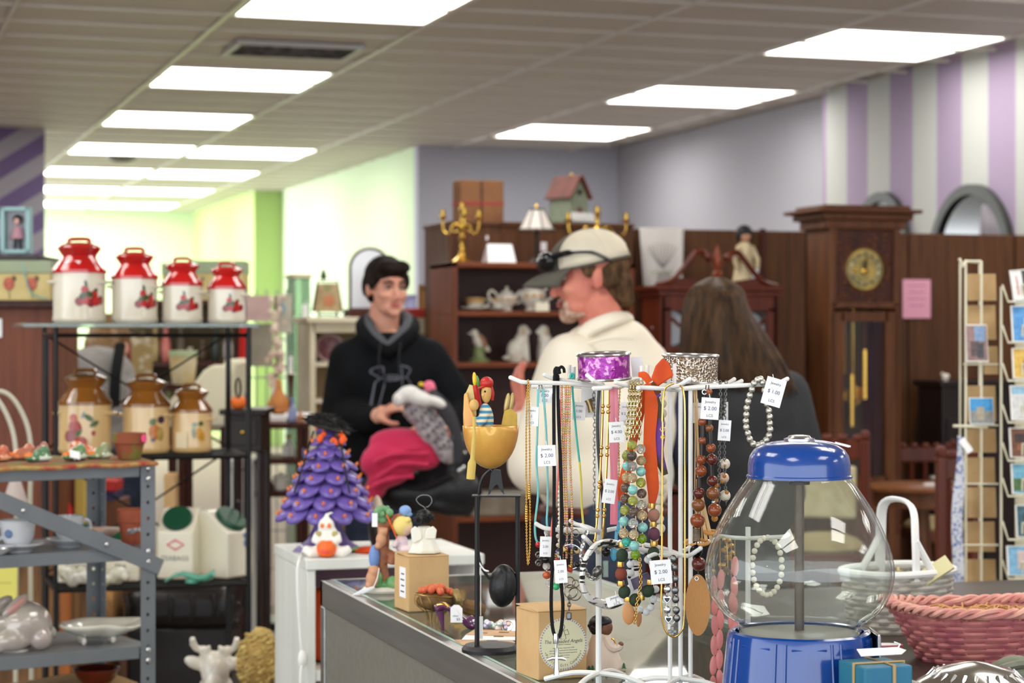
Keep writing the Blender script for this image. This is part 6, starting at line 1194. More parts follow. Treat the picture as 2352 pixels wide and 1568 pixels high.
# ---------------------------------------------------------------- glass display counter and what stands on it
CZ=1.03; X0,X1,Y0,Y1=.776,1.24,.7,3.53; m_alu=mat('brushed aluminium',(150,150,146),.35,.8,(132,132,128),40,(1,.05,1)); m_lam=mat('grey laminate',(116,113,104),.5,0,(108,105,97),80)
ct=thing('display_counter','glass-topped aluminium display counter across the front','counter',(0,0,0))
MB().b2((X0+.004,Y0,.06),(X0+.02,Y1 - .03,CZ - .045)).build('back_panel',m_lam,ct,0); MB().b2((X0+.004,Y1 - .02,.06),(X1 - .004,Y1 - .006,CZ - .28)).build('end_panel',m_lam,ct,0); MB().b2((X0+.01,Y0,0),(X1 - .01,Y1 - .02,.06)).build('kick_base',m_dark,ct,0)
MB().b2((X0+.02,Y0,.60),(X1 - .006,Y1 - .02,.62)).build('deck',mat('grey deck',(150,150,146),.6),ct,0)
for a,b_ in (((X0,Y0,CZ - .045),(X0+.018,Y1,CZ)),((X0,Y1 - .018,CZ - .045),(X1,Y1,CZ)),((X1 - .012,Y0,CZ - .03),(X1,Y1,CZ)),((X0,Y1 - .03,0),(X0+.03,Y1,CZ - .045)),((X1 - .03,Y1 - .03,0),(X1,Y1,CZ - .045)),((X0,Y0,.06),(X0+.012,Y1,.09)),((X1 - .012,Y0,.06),(X1,Y1,.09))): MB().b2(a,b_).build('frame_rail',m_alu,ct,0,.002,1)
m_top=thin_glass('counter glass',(232,240,234),.02,1.5,.03)
MB().b2((X0+.018,Y0,CZ - .007),(X1 - .012,Y1 - .018,CZ - .0005)).build('glass_top',m_top,ct,0); MB().b2((X1 - .008,Y0,.1),(X1 - .003,Y1 - .02,CZ - .03)).build('front_glass',m_top,ct,0); MB().b2((X0+.02,Y1 - .012,CZ - .28),(X1 - .02,Y1 - .008,CZ - .045)).build('end_glass',m_top,ct,0)
m_edge=mat('green glass edge',(166,196,184),.2); MB().b2((X0+.018,Y0,CZ - .007),(X0+.023,Y1 - .018,CZ)).build('glass_edge',m_edge,ct,0); MB().b2((X1 - .017,Y0,CZ - .007),(X1 - .012,Y1 - .018,CZ)).build('glass_edge',m_edge,ct,0)
MB().b2((X0+.12,Y0,.80),(X1 - .02,Y1 - .06,.806)).build('inner_shelf',thin_glass('inner glass',(214,226,220),.05,1.5,.25,(190,194,188)),ct,0); MB().b2((X0+.115,Y0,.80),(X0+.12,Y1 - .06,.806)).build('glass_edge',m_edge,ct,0)
def CP(px,py): return cam_pt(px,dep(py,CZ),CZ)     # point of the counter top under a picture position
# ---- white cube shelf behind the counter's end
yC=4.127; xC=RX(705,yC); WC,DC,ZC=.37,.33,1.0
cs=thing('cube_shelf','white painted open cube shelf behind the end of the counter','shelf',(xC,yC,0)); m_wp=mat('streaky white paint',(226,228,222),.5,0,(212,214,206),12,(1,1,.1))
for x in (.009,WC - .009): MB().b2((x - .009,0,0),(x+.009,DC,ZC - .022)).build('side',m_wp,cs,0,.002,1)
MB().b2((-.002,-.004,ZC - .022),(WC+.002,DC,ZC)).build('top',m_wp,cs,0,.002,1); MB().b2((.018,DC - .012,0),(WC - .018,DC,ZC - .022)).build('back_panel',mat('lilac backing',(176,140,160),.7),cs,0)
for z in (.775,.5,.25,.02): MB().b2((.018,.002,z - .022),(WC - .018,DC - .012,z)).build('shelf',m_wp,cs,0,.002,1)
t=thing('pumpkin','bright orange pumpkin inside the white cube shelf','pumpkin',(xC+.075,yC+.13,.775),0); b=MB()
for i in range(10): b.ell((.03*cos(i*pi/5),.03*sin(i*pi/5),.075),(.042,.042,.075))
b.build('body',mat('orange glaze',(226,84,24),.4,0,(206,70,18),8),t); MB().tube([(0,0,.14),(.006,0,.165)],[.008,.006],8).build('stem',m_leafg,t)
t=thing('basket_handle_bag','dark red curved handle of a bag inside the cube shelf','bag',(xC+.24,yC+.16,.775),0); MB().tube(smooth_pts([(-.06,0,.06),(-.05,0,.13),(0,0,.165),(.05,0,.13),(.06,0,.06)]),.008,8).build('handle',m_darkwood,t); MB().box((0,0,.035),(.14,.1,.07)).build('bag',mat('plum cloth',(150,104,124),.8),t,30,.015,3)
# ---- purple ceramic tree with witch hat
tx=RX(752,yC+.16); tr=thing('ceramic_tree','purple ceramic tree with orange bulbs on the white cube shelf','ceramic tree',(tx,yC+.16,ZC),-TH); m_pur=mat('purple glaze',(96,74,156),.4,0,(150,130,196),26,nlo=.5,nhi=.75,coat=.2)
TB=.068; TT=.262; rB=.088
MB().lathe([(.075,0),(.07,.006),(.045,.022),(.03,.05),(.028,TB+.01)],9).build('trunk',mat('dark purple glaze',(76,56,124),.4,0,(120,100,160),40),tr)
MB().lathe([(rB*.72,TB),(rB*.6,TB+.03),(.012,TT),(.0001,TT+.006)],20).build('core',m_pur,tr); tiers=8; bulb_me=None; lobe_me=None
for k in range(tiers):
 v=k/(tiers - 1); z=TB+.012+(TT - TB - .02)*v; r=rB*(1 - v) ** .9*.80+.012; n=max(4,int(11 - 6*v)); L=.042*(1 - .55*v); wd=min(L*.95,pi*r/n*1.15+.004)
 for i in range(n):
  a=2*pi*(i+.5*(k % 2))/n; rot=(rotm(0,radians(28),a)); c=(r*cos(a),r*sin(a),z)
  if lobe_me is None: o=MB().ell((0,0,0),(1,1,1),None,12,8).build('branch',m_pur,tr); lobe_me=o.data
  else: o=meshobj('branch',lobe_me,m_pur,tr)
  o.location=c; o.rotation_euler=(rotm(0,0,a) @ rotm(0,radians(30))).to_euler(); o.scale=(L*.78,wd*.78,L*.26)
  tip=Vector(c)+(rotm(0,0,a) @ rotm(0,radians(30))) @ Vector((L*.45,0,L*.2))
  if bulb_me is None: o=MB().lathe([(.0022,0),(.0036,.002),(.0028,.006),(.0001,.010)],8).build('bulb',mat('orange bulb',(236,130,50),.3,0,(226,110,40),20),tr); bulb_me=o.data
  else: o=meshobj('bulb',bulb_me,MATS['orange bulb'],tr)
  o.location=tip; o.rotation_euler=(rotm(0,0,a) @ rotm(0,radians(35))).to_euler()
t=thing('witch_hat','black feathery witch hat with orange bow on the tree top','hat',(tx,yC+.16,ZC+TT - .012),-TH); random.seed(8); m_fea=mat('black feather',(16,15,17),.6)
MB().lathe([(.046,.004),(.048,.008),(.026,.013),(.015,.026),(.0001,.038)],20,(0,0,0),rotm(0,radians(16))).build('felt',m_fea,t); b=MB()
for i in range(260):
 a=random.uniform(0,2*pi); r=random.uniform(.004,.047); p=Vector((r*cos(a),r*sin(a)*.8,.012+.024*(1 - r/.047)+random.uniform(-.003,.004) - .28*r*cos(a))); b.tube([p,p+Vector((random.gauss(0,.007)+.008*cos(a),random.gauss(0,.006),random.gauss(-.001,.004)))],[.0018,.0005],4)
b=b.build('feathers',m_fea,t); b['kind']='stuff'; m_ob=mat('orange ribbon',(236,92,28),.6)
for x,z,rx,rz_,ti in ((-.012,-.014,.0065,.010,25),(.018,-.020,.006,.010,-30),(.034,-.016,.007,.011,10),(-.004,-.004,.005,.006,-40),(.030,-.004,.006,.005,-40)): MB().ell((x,-.030,z),(rx,.004,rz_),rotm(0,radians(ti))).build('bow_loop',m_ob,t)
for pts in (((-.028,-.012,.0),(-.044,-.03,-.06),(-.064,-.055,-.125)),((.028,-.02,-.01),(.04,-.05,-.07),(.052,-.07,-.125))): MB().tube([Vector(p) for p in pts],.0022,6).build('black_string',m_fea,t)
t=thing('ghost_figurine','white ceramic ghost hugging an orange pumpkin on the cube shelf','figurine',(RX(752,yC+.045),yC+.045,ZC),-TH); b=MB()
b.ell((0,0,.034),(.024,.02,.034)).ell((-.002,-.002,.062),(.017,.016,.018)).tube(smooth_pts([(-.002,0,.074),(.0,0,.085),(.012,0,.089)]),[.010,.008,.006,.005,.004,.003,.003,.002,.002],8)
for s in (-1,1): b.tube([(s*.016,-.008,.012),(s*.034,-.014,.010),(s*.048,-.014,.018)],[.013,.012,.008],10).tube([(s*.018,-.004,.046),(s*.024,-.018,.034),(s*.014,-.026,.03)],[.009,.008,.006],8)
b.build('ghost',mat('white bisque',(238,234,226),.4),t,remesh=.0025,rs=2); b=MB()
for i in range(8): b.ell((.008*cos(i*pi/4),-.022+.006*sin(i*pi/4),.018),(.012,.010,.0165))
b.build('pumpkin',mat('orange bisque',(240,106,34),.4),t)
for s in (-1,1): MB().ell((s*.007 - .002,-.017,.064),(.0042,.003,.005)).build('eye',mat('orange eye',(240,130,60),.4),t); MB().ell((s*.016,-.012,.046),(.008,.006,.007)).build('ruff',mat('tan ruff',(176,166,110),.6),t)
MB().tube(smooth_pts([(-.010,-.038,.016),(-.004,-.040,.012),(.002,-.040,.014),(.009,-.038,.012)]),.0012,5).build('painted_smile',mat('pink paint',(242,60,110),.4),t)
t=thing('pumpkin_cover','flat orange ceramic pumpkin lid with green leaf on the cube shelf','lid',(RX(850,yC+.09),yC+.09,ZC),-TH); MB().lathe([(.03,0),(.034,.005),(.024,.012),(.0001,.014)],24).build('lid',MATS['orange glaze'],t); MB().ell((-.03,-.004,.008),(.016,.008,.004),rotm(0,radians(-10))).build('leaf',mat('leaf green',(120,160,100),.5),t)
t=thing('gourd_bird','cream-topped dark gourd bird behind the angel','figurine',(RX(866,yC+.22),yC+.22,ZC),-TH); MB().lathe([(.012,0),(.018,.02),(.019,.045),(.015,.06)],16).build('lower_body',mat('dark brown gourd',(46,34,28),.4),t); MB().lathe([(.016,.056),(.018,.065),(.014,.082),(.008,.10),(.002,.108)],16).build('upper_body',mat('cream gourd',(206,186,160),.5),t)
t=thing('power_cord','white cord with inline switch hanging down the cube shelf','cord',(0,0,0)); cp_=[Vector((tx - .06,yC+.19,ZC+.012)),Vector((xC+.02,yC+.12,ZC+.010)),Vector((xC - .012,yC+.02,ZC - .002)),Vector((xC - .02,yC - .0,ZC - .04)),Vector((xC - .016,yC - .01,.85)),Vector((xC - .012,yC - .01,.80)),Vector((xC - .018,yC - .02,.72)),Vector((xC - .012,yC - .02,.3)),Vector((xC - .03,yC - .05,.02))]
MB().tube(smooth_pts(cp_,5),.0026,8).build('cord',WHITE,t); MB().ell(cp_[5]+Vector((0,0,.002)),(.009,.007,.018)).build('switch',WHITE,t)
# ---- tree figurine
Fg=Fr(885,1362,dep(1362,CZ)); t=Fg.thing('tree_figurine','ceramic tree stump figurine with blond girl and bears on the counter','figurine'); s_=Fg.s
m_trk=mat('brown bisque',(166,104,70),.5,0,(140,82,54),30); MB().lathe([(.034,0),(.036,.004),(.032,.009),(.03,.010)],24,(-.004,.015,0),sy=.75).build('base',m_china,t); MB().ell((-.004,.015,.013),(.028,.02,.010)).ell((-.012,-.004,.022),(.008,.006,.016)).ell((.012,.0,.016),(.012,.008,.012)).build('grass',mat('bright green glaze',(70,140,84),.4,0,(150,186,120),60),t)
b=MB().tube(smooth_pts([Fg(878,1340,.012),Fg(874,1290,.012),Fg(880,1240,.012),Fg(876,1195,.012)]),[.013,.012,.0115,.011,.0115,.012,.011,.0105,.010,.010,.010,.010,.010],10).tube(smooth_pts([Fg(884,1215,.012),Fg(905,1192,.012),Fg(922,1188,.012),Fg(915,1180,.012)]),[.008]*5+[.006]*8,8).tube(smooth_pts([Fg(884,1270,.01),Fg(900,1275,.0),Fg(898,1295,.0)]),.008,8)
b.build('trunk',m_trk,t,remesh=.0025,rs=2); b=MB(); random.seed(4)
for i in range(24): b.ell(Fg(random.gauss(874,11),random.gauss(1183,7),random.gauss(.008,.006)),random.uniform(.004,.007),None,8,6)
b.build('foliage',mat('foliage green',(110,158,110),.5),t); MB().ell(Fg(930,1174,.01),(.010,.009,.009)).ell(Fg(938,1182,.01),(.006,.006,.004)).build('bluebird',mat('blue bisque',(130,164,214),.5),t)
for cx,cy,k in ((856,1318,1),(876,1228,.8)): b=MB().ell(Fg(cx,cy+10,-.008),(.011*k,.009,.015*k)).ell(Fg(cx+4,cy - 8,-.008),.010*k).ell(Fg(cx - 4,cy - 16,-.006),.004*k).ell(Fg(cx+12,cy - 14,-.006),.004*k).ell(Fg(cx - 6,cy+24,-.010),(.008*k,.006,.006)); b.build('bear',mat('tan bear',(200,146,110),.5),t,remesh=.0022,rs=1)
MB().ell(Fg(860,1278,-.004),(.009,.008,.020)).build('blue_smock',mat('blue smock',(110,140,196),.5),t); MB().box(Fg(862,1192,-.014),(.009,.003,.022)).build('price_sticker',PAPER,t,0); MB().tube([Fg(888,1180,-.004),Fg(912,1235,-.008)],.0012,6).build('fishing_rod',m_ob,t)
b=MB().ell(Fg(922,1248,.004),(.011,.010,.016)).tube([Fg(914,1240,-.004),Fg(904,1256,-.008)],[.005,.004],8).ell(Fg(934,1262,-.004),(.012,.008,.006)); b.build('girl_dress',mat('pale lilac bisque',(224,200,206),.5),t,remesh=.0022,rs=1); MB().ell(Fg(930,1212,.0),(.012,.012,.013)).build('girl_face',mat('bisque skin',(236,196,166),.5),t); MB().ell(Fg(924,1208,.002),(.0165,.015,.0165)).ell(Fg(936,1194,-.004),(.006,.006,.006)).build('girl_hair',mat('blond bisque',(230,206,122),.5),t)
MB().tube(smooth_pts([Fg(872,1302,-.016),Fg(868,1325,-.02),Fg(860,1344,-.022)]),.0009,5).build('tag_string',PAPER,t); MB().tube([Fg(862,1344,-.022),Fg(838,1352,-.026),Fg(812,1362,-.026)],[.002,.0045,.001],6,flat=.4).build('paper_tag',PAPER,t); 
# ---- brown gift boxes
def gift_box(px,py,W,H,rz,label,lidopen):
 t=thing('gift_box',label,'box',CP(px,py),-TH+rz,'brown kraft gift boxes'); b=MB()   # origin=nearest bottom corner
 MB().b2((0,0,0),(W,W,H)).build('box',m_card,t,0,.0015,2)
 MB().add([(0,0,H+.0008),(W,0,H+.0008),(W,W,H+.003),(0,W,H+.003),(.0,0,H+.0008)],[(0,1,2,3)]).build('lid_flap',m_card,t,0,solid=.0012,loc=(0,0,0)); MB().add([(-.0012,.002,H),(-.0014,.004+W*.5,H+lidopen),(-.0014,W - .004,H)],[(0,1,2)]).build('side_flap',m_card,t,0,solid=.001); return t
bx1=gift_box(938,1406,.066,.083,radians(22),'brown kraft box carrying the white angel',.0)
MB().b2((-.0006,.012,.02),(0.0002,.040,.066)).build('label_sticker',PAPER,bx1,0)
for i in range(4): MB().b2((-.001,.018,.028+.009*i),(-.0004,.034 - .003*(i % 2),.030+.009*i)).build('printed_line',INK,bx1,0)
bx2=gift_box(1236,1563,.066,.083,radians(24),'brown kraft box with a round printed angel label',.004); m_lab=mat('cream label',(228,226,190),.6)
LX,LZ,LR=.0335,.0425,.0322; MB().lathe([(LR,0),(LR,.0006)],48,(LX,0.0001,LZ),rotm(pi/2)).build('round_label',m_lab,bx2); m_vio=mat('violet print',(168,150,186),.6)
for i in range(60): a=2*pi*i/60; MB().ell((LX+LR*.955*cos(a),-.0008,LZ+LR*.955*sin(a)),(.0011+.0005*(i % 2),.0003,.0009),rotm(0,-a),6,4).build('border_leaf',m_vio,bx2)
m_ink2=mat('dark print',(80,80,86),.6); b=MB(); y_=-.0009
def line(b,pts,w): b.tube([Vector((LX+x*LR,y_,LZ+z*LR)) for x,z in pts],w,5)
line(b,[(.06*cos(a),.66+.085*sin(a)) for a in [2*pi*i/14 for i in range(15)]],.0003); line(b,[(.0,.58),(-.12,.20),(.12,.20),(.0,.58)],.0003); line(b,[(-.03,.5),(-.17,.56),(-.24,.36),(-.08,.36)],.0003); line(b,[(.03,.5),(.17,.56),(.24,.36),(.08,.36)],.0003); b.build('angel_outline',m_ink2,bx2)
text('The Kneaded Angels',.0062,m_ink2,bx2,(LX,-.0008,LZ+.0035),shear=.25)
for i,tx_ in enumerate(('by Heidi A. Graziano','Out of the best rising bread of life','each original is handmade from bread dough','and duplicated, filled with special ingredients','just a little of heaven','sent rising for you')): text(tx_,.0021 if i else .0024,m_ink2,bx2,(LX,-.0008,LZ - .0002 - .0030*i - (.0012 if i else 0)),shear=.2)
for i,ch in enumerate('•Pavilion Gift Company•'):
 a=radians(-158+136*i/22); text(ch,.0046,m_ink2,bx2,(LX+LR*.80*cos(a),-.0008,LZ+LR*.80*sin(a)),rot=(pi/2,-(a+pi/2),0))
# ---- angels
def angel(t,H,hairm,back):
 k=H/.07; b=MB(); b.lathe([(.024*k,0),(.025*k,.002*k),(.017*k,.02*k),(.011*k,.038*k),(.009*k,.046*k)],24); rows=b
 b.build('dress',mat('pearl white',(232,230,220),.35,0,(222,222,204),10),t); 
A=bx1.matrix_basis @ Vector((.036,.03,.0865)); t=thing('angel_figurine','angel in a white dress seen from behind, wire halo above black hair','figurine',A,-TH); m_prw=mat('pearl white',(236,233,222),.35,0,(226,224,206),14); rows=[]
for j in range(8):
 v=j/7; r=.025 - .0165*v ** .8; rows.append([(r*(1+.06*(1 - v)*cos(7*a))*cos(a),r*.75*(1+.06*(1 - v)*cos(7*a))*sin(a),.040*v) for a in [2*pi*i/42 for i in range(42)]])
MB().grid(rows,True).build('dress',m_prw,t,solid=.001)
for s in (-1,1): MB().prism([(s*.002,.022),(s*.018,.014 if s < 0 else .022),(s*.020,.036),(s*.014,.042),(s*.004,.037)],-.014,-.011).build('wing',m_prw,t,30,.002,2)
MB().ell((0,0,.052),(.0105,.010,.011)).build('head',mat('brown skin',(120,78,54),.5),t); random.seed(6); m_cur=mat('black curls',(14,13,14),.45)
for i in range(46):
 a,e=random.uniform(0,2*pi),random.uniform(-.5,1.5); p=Vector((.0115*cos(a)*cos(e),.011*sin(a)*cos(e),.053+.011*sin(e))); q=p+Vector((.0055*cos(a)*cos(e),.005*sin(a)*cos(e),.004*sin(e) - .0015)); MB().tube([p,q],[.0022,.0012],6).build('curl',m_cur,t)
MB().ell((0,0,.054),(.0125,.012,.0125)).build('hair',m_cur,t); MB().tube(smooth_pts([(.002,0,.064),(.001,0,.069),(-.008,0,.075),(-.012,0,.082),(-.004,0,.088),(.008,0,.087),(.012,0,.079),(.007,0,.071),(.003,0,.070)]),.0006,6).build('wire_halo',mat('grey wire',(120,120,120),.3,.8),t)
Fg=Fr(1388,1540,dep(1540,CZ)); t=Fg.thing('angel_figurine','dark-haired angel in a cream robe with green tree hem beside the round-label box','figurine'); m_rob=mat('cream robe',(232,214,196),.4,0,(224,204,186),10); s_=Fg.s
b=MB(); rows=[]
for j in range(9):
 v=j/8; r=.0255 - .016*v; rows.append([(r*(1+.05*(1 - v)*cos(6*a))*cos(a) - .004*v,r*.8*(1+.05*(1 - v)*cos(6*a))*sin(a),.050*v) for a in [2*pi*i/36 for i in range(36)]])
MB().grid(rows,True).build('robe',m_rob,t,solid=.001); MB().tube(smooth_pts([Fg(1390,1462,-.006),Fg(1402,1482,-.010),Fg(1418,1485,-.010),Fg(1424,1478,-.010)]),[.006]*5+[.0045]*4,8).build('sleeve',m_rob,t); MB().ell(Fg(1425,1476,-.010),(.0035,.003,.003)).build('hand',mat('brown skin',(120,78,54),.5),t); MB().tube(smooth_pts([Fg(1403,1462,-.012),Fg(1409,1466,-.012),Fg(1413,1474,-.012)]),.0012,6).build('gold_trumpet',GOLD,t)
MB().ell(Fg(1388,1440,-.002),(.0105,.0095,.0115)).build('head',mat('brown skin',(120,78,54),.5),t); b=MB().ell(Fg(1374,1436,.0),(.0125,.012,.0135)).ell(Fg(1384,1428,.0),(.012,.012,.008)); b.build('hair',m_cur,t)
random.seed(9)
for i in range(14): MB().ell(Fg(random.gauss(1366,5),random.gauss(1436,10),random.uniform(-.012,0)),.0032,None,8,6).build('curl',m_cur,t)
MB().prism([(-.018,.018),(-.008,.014),(-.006,.042),(-.014,.046),(-.02,.034)],.010,.014).build('wing',m_prw,t,30,.002,2)
for px,py in ((1352,1537),(1360,1535),(1391,1541),(1432,1532)):
 v=Fg(px,py); yy=-.0262*.8*sqrt(max(.02,1 - (v.x/.0262) ** 2)) - .0012
 for q,ww in ((0,.0035),(.0022,.0028),(.0044,.002)): MB().prism([(-ww,0),(ww,0),(0,.003)],0,.0006,Matrix.Translation((v.x,yy+.0004,v.z+q))).build('green_tree',mat('tree green',(46,110,76),.5),t,0)
# ---- bird of twigs and wire filled with berries
Fg=Fr(1003,1428,dep(1428,CZ)); t=Fg.thing('wire_bird','wire bird basket heaped with orange berries on the counter','wire basket'); s_=Fg.s; m_gw=mat('antique gold wire',(150,122,66),.35,.8); m_twg=mat('brown twigs',(86,58,28),.7,0,(120,88,44),60)
zc=(1428 - 1382)*s_; MB().ell((-.002,.01,zc),(.029,.02,.014)).build('twig_bowl',m_twg,t); MB().torus((-.002,.01,zc+.009),.0305,.0011,rotm(0,radians(4)),32,6,.7).build('rim_wire',m_gw,t)
for i in range(13): a=2*pi*i/13; MB().tube(smooth_pts([(-.002+.0305*cos(a),.01+.0215*sin(a),zc+.009),(-.002+.030*cos(a+.2),.01+.021*sin(a+.2),zc - .004),(-.002+.014*cos(a),.01+.010*sin(a),zc - .018),(-.004+.010*cos(a),.01+.008*sin(a),.001)]),.0006,5).build('body_wire',m_gw,t)
random.seed(12); m_ber=mat('orange berry',(196,112,58),.5,0,(206,90,60),60); bm_=None
for i in range(26):
 a,r=random.uniform(0,2*pi),sqrt(random.random()); loc=(-.002+.026*r*cos(a),.01+.017*r*sin(a),zc+.012+.008*(1 - r*r)+random.uniform(-.001,.002))
 if bm_ is None: o=MB().ell((0,0,0),.0053,None,12,8).build('berry',m_ber,t); bm_=o.data; o.location=loc
 else: meshobj('berry',bm_,m_ber,t,loc,(0,0,0),random.uniform(.85,1.15))
MB().tube(smooth_pts([Fg(1045,1355,.005),Fg(1052,1372,.0),Fg(1062,1392,.0)]),[.004,.0055,.006,.0055,.005,.006,.0055,.004,.003],8).build('neck',mat('gold mesh',(166,140,86),.5,.4,(110,90,50),120),t); MB().tube(smooth_pts([Fg(1060,1392,.004),Fg(1085,1398,.006),Fg(1112,1408,.008)]),[.008,.010,.011,.011,.012,.012,.012,.011,.008],10).build('twig_tail',m_twg,t)
for pts in (((985,1405),(992,1432),(1010,1430)),((1008,1405),(1004,1432),(1014,1428))): MB().tube(smooth_pts([Fg(x,y,.002) for x,y in pts]),.0008,5).build('leg_wire',m_gw,t)
# ---- purple high heel ornament
Fg=Fr(1060,1446,dep(1446,CZ)); t=Fg.thing('shoe_ornament','miniature purple high-heeled shoe with gold insole and price tag','ornament'); m_psh=mat('plum enamel',(98,48,88),.25,0,(78,36,70),12,coat=.6)
MB().tube(smooth_pts([Fg(1000,1398,0),Fg(1018,1392,0),Fg(1040,1402,0),Fg(1060,1418,0),Fg(1080,1434,0),Fg(1095,1437,0)],4),[.005,.0062,.006,.0055,.005,.0046,.0042,.004,.004,.004,.0042,.0046,.005,.0056,.006,.0066,.007,.0066,.006,.005,.003],12,flat=1.6).build('sole',m_psh,t); MB().tube([Fg(1010,1402,0),Fg(1015,1425,0),Fg(1018,1447,0)],[.0065,.0035,.0018],10).build('heel',m_psh,t); MB().tube(smooth_pts([Fg(1004,1390,-.001),Fg(1018,1389,-.001),Fg(1028,1395,-.001)]),.0045,10,flat=1.3).build('insole',GOLD,t)
MB().tube(smooth_pts([Fg(1072,1428,-.009),Fg(1082,1418,0),Fg(1088,1428,.010)]),.0035,8).build('toe_strap',m_psh,t)
for px,py in ((1080,1428),(1088,1424),(1095,1432),(1084,1434)): MB().ell(Fg(px,py,-.006),.0025,None,8,6).build('crystal',mat('crystal',(216,206,232),.08,.3),t)
MB().prism([(-.008,-.012),(.009,-.012),(.009,.008),(.004,.013),(-.003,.013),(-.008,.009)],-.0004,.0004,Matrix.Translation(Fg(1048,1408,-.008))).build('price_tag',PAPER,t,0); text('$3',.005,PEN,t,Fg(1053,1420,-.0092)); text('shoe',.004,PEN,t,Fg(1046,1412,-.0092),shear=.4); MB().tube(smooth_pts([Fg(1046,1394,-.008),Fg(1058,1414,-.010),Fg(1064,1420,-.010)]),.0006,5).build('tag_string',PAPER,t)
# brooch and papers
Fg=Fr(1135,1440,dep(1447,CZ)); t=Fg.thing('crystal_brooch','iridescent crystal brooch near the black stand','brooch'); t.location.z=CZ; random.seed(3)
for i in range(12): MB().ell((random.uniform(-.022,.022),random.uniform(-.006,.008),random.uniform(.003,.012)),random.uniform(.003,.0055),None,8,6).build('crystal',mat('crystal %d' % (i % 3),[(216,206,232),(236,206,190),(206,226,216)][i % 3],.08,.3),t)
MB().torus((.02,0,.006),.007,.0008,rotm(radians(60)),20,5).build('gold_setting',GOLD,t)
m_pc=mat('tan printed card',(206,170,128),.6,0,(190,150,108),30)
for i,(px,py,a,lab) in enumerate(((1115,1474,14,'plain peach card lying nearest the counter edge'),(1128,1466,-6,'white-backed card under the top printed card'),(1140,1458,-12,'tan printed card on top of the small pile'))):
 t=thing('paper_card',lab,'card',CP(px,py)+Vector((0,0,.0012*i)),-TH+radians(a),'cards lying on the counter'); MB().box((0,0,.0006),(.075,.05,.001)).build('card',[m_pc,PAPER,m_pc][i],t,0); MB().box((.01,.004,.0013),(.014,.008,.0002)).box((-.016,-.008,.0013),(.01,.006,.0002)).build('print',m_twg,t,0)
# ---- balancing sailor on black stand
dT=2.78; Fg=Fr(1127,1494,dT); t=Fg.thing('balance_stand','black metal stand with hanging counterweight for the balancing sailor','stand'); t.location.z=CZ; zo=Fg.loc.z - CZ; m_bi=mat('black cast iron',(26,26,28),.5,.2,bump=.1,ns=60)
def T_(px,py,dy=0): v=Fg(px,py,dy); v.z += zo; return v
MB().lathe([(.0385,0),(.0385,.004),(.034,.009),(.0001,.0105)],40).build('base',m_bi,t)
zpl=T_(1140,1138).z
for px,dy in ((1096,-.012),(1189,.012)): MB().tube([(T_(px,0).x,dy,.006 if px < 1150 else .004),(T_(px,0).x,dy,zpl)],.0032,8).build('upright_rod',m_bi,t)
MB().box((T_(1140,0).x,0,zpl),(112*Fg.s,.03,.002)).build('top_plate',m_bi,t,0,.0006,1); MB().tube([(T_(1189,0).x,.012,.004),(T_(1140,0).x,.010,.006)],.003,8).build('foot_rod',m_bi,t)
pe=Fr(1127,1137,dT); t2=thing('balancing_sailor','tin sailor rowing a half-nut boat balanced on the black stand','ornament',t.location+Vector((0,0,zpl+.001)),-TH); zz=T_(1127,1137).z
def S_(px,py,dy=0): return Vector(((px - 1127)*Fg.s,dy,(1137 - py)*Fg.s))
MB().prism([(S_(x,y).x,S_(x,y).z) for x,y in ((1121,1136),(1128,1086),(1136,1078),(1150,1080),(1152,1096),(1158,1136),(1152,1130),(1142,1112),(1134,1118),(1126,1134))],-.002,.002).build('pivot_legs',BLACKM,t2,0)
MB().tube(smooth_pts([S_(1128,1080,.004),S_(1108,1100,.006),S_(1100,1140,.010),S_(1097,1220,.016),S_(1100,1290,.018),S_(1118,1325,.016),S_(1135,1340,.014)]),.0022,8).build('counterweight_arm',BLACKM,t2)
MB().ell(S_(1155,1348,.012),(33*Fg.s,.018,50*Fg.s),rotm(0,radians(4))).build('counterweight',mat('black lacquer',(22,22,24),.4,bump=.15,ns=120),t2); MB().tube(smooth_pts([S_(1150,1300,-.004),S_(1160,1318,-.008),S_(1158,1345,-.010)]),.0022,6).build('counterweight_crease',MATS['black lacquer'],t2)
MB().tube(smooth_pts([S_(1100,1295,.012),S_(1112,1310,.006),S_(1122,1312,.0)]),.0012,6).build('string_knot',PAPER,t2); MB().tube([S_(1104,1300,.006),S_(1104,1415,.002)],.0006,5).build('tag_string',PAPER,t2); MB().box(S_(1104,1442,.002),(.006,.0008,.03)).build('price_tag',PAPER,t2,0)
m_nut=mat('golden shell paint',(226,180,84),.35,.2,(206,128,58),14,(1,1,.6),coat=.4); rows=[[S_(1127 - 62.5*cos(pi*i/18)*cos(tt),978+97*sin(pi*i/18)*cos(tt),.030*sin(tt)) for i in range(19)] for tt in [-pi/2*.995+pi*.995*k/14 for k in range(15)]]
MB().prism([(S_(x,y).x,S_(x,y).z) for x,y in ((1065,992),(1064,950),(1066,905),(1074,900),(1080,925),(1092,960),(1110,984),(1096,1000))],-.012,.016).build('prow',m_nut,t2,30,.002,2)
MB().grid(rows).build('shell',m_nut,t2,solid=.0025,smooth=180)
MB().prism([(S_(x,y).x,S_(x,y).z) for x,y in ((1068,940),(1066,912),(1078,884),(1086,886),(1092,905),(1094,955),(1088,965))],.008,.012).build('tail_fin',mat('pewter gold',(190,168,110),.35,.5),t2,0)
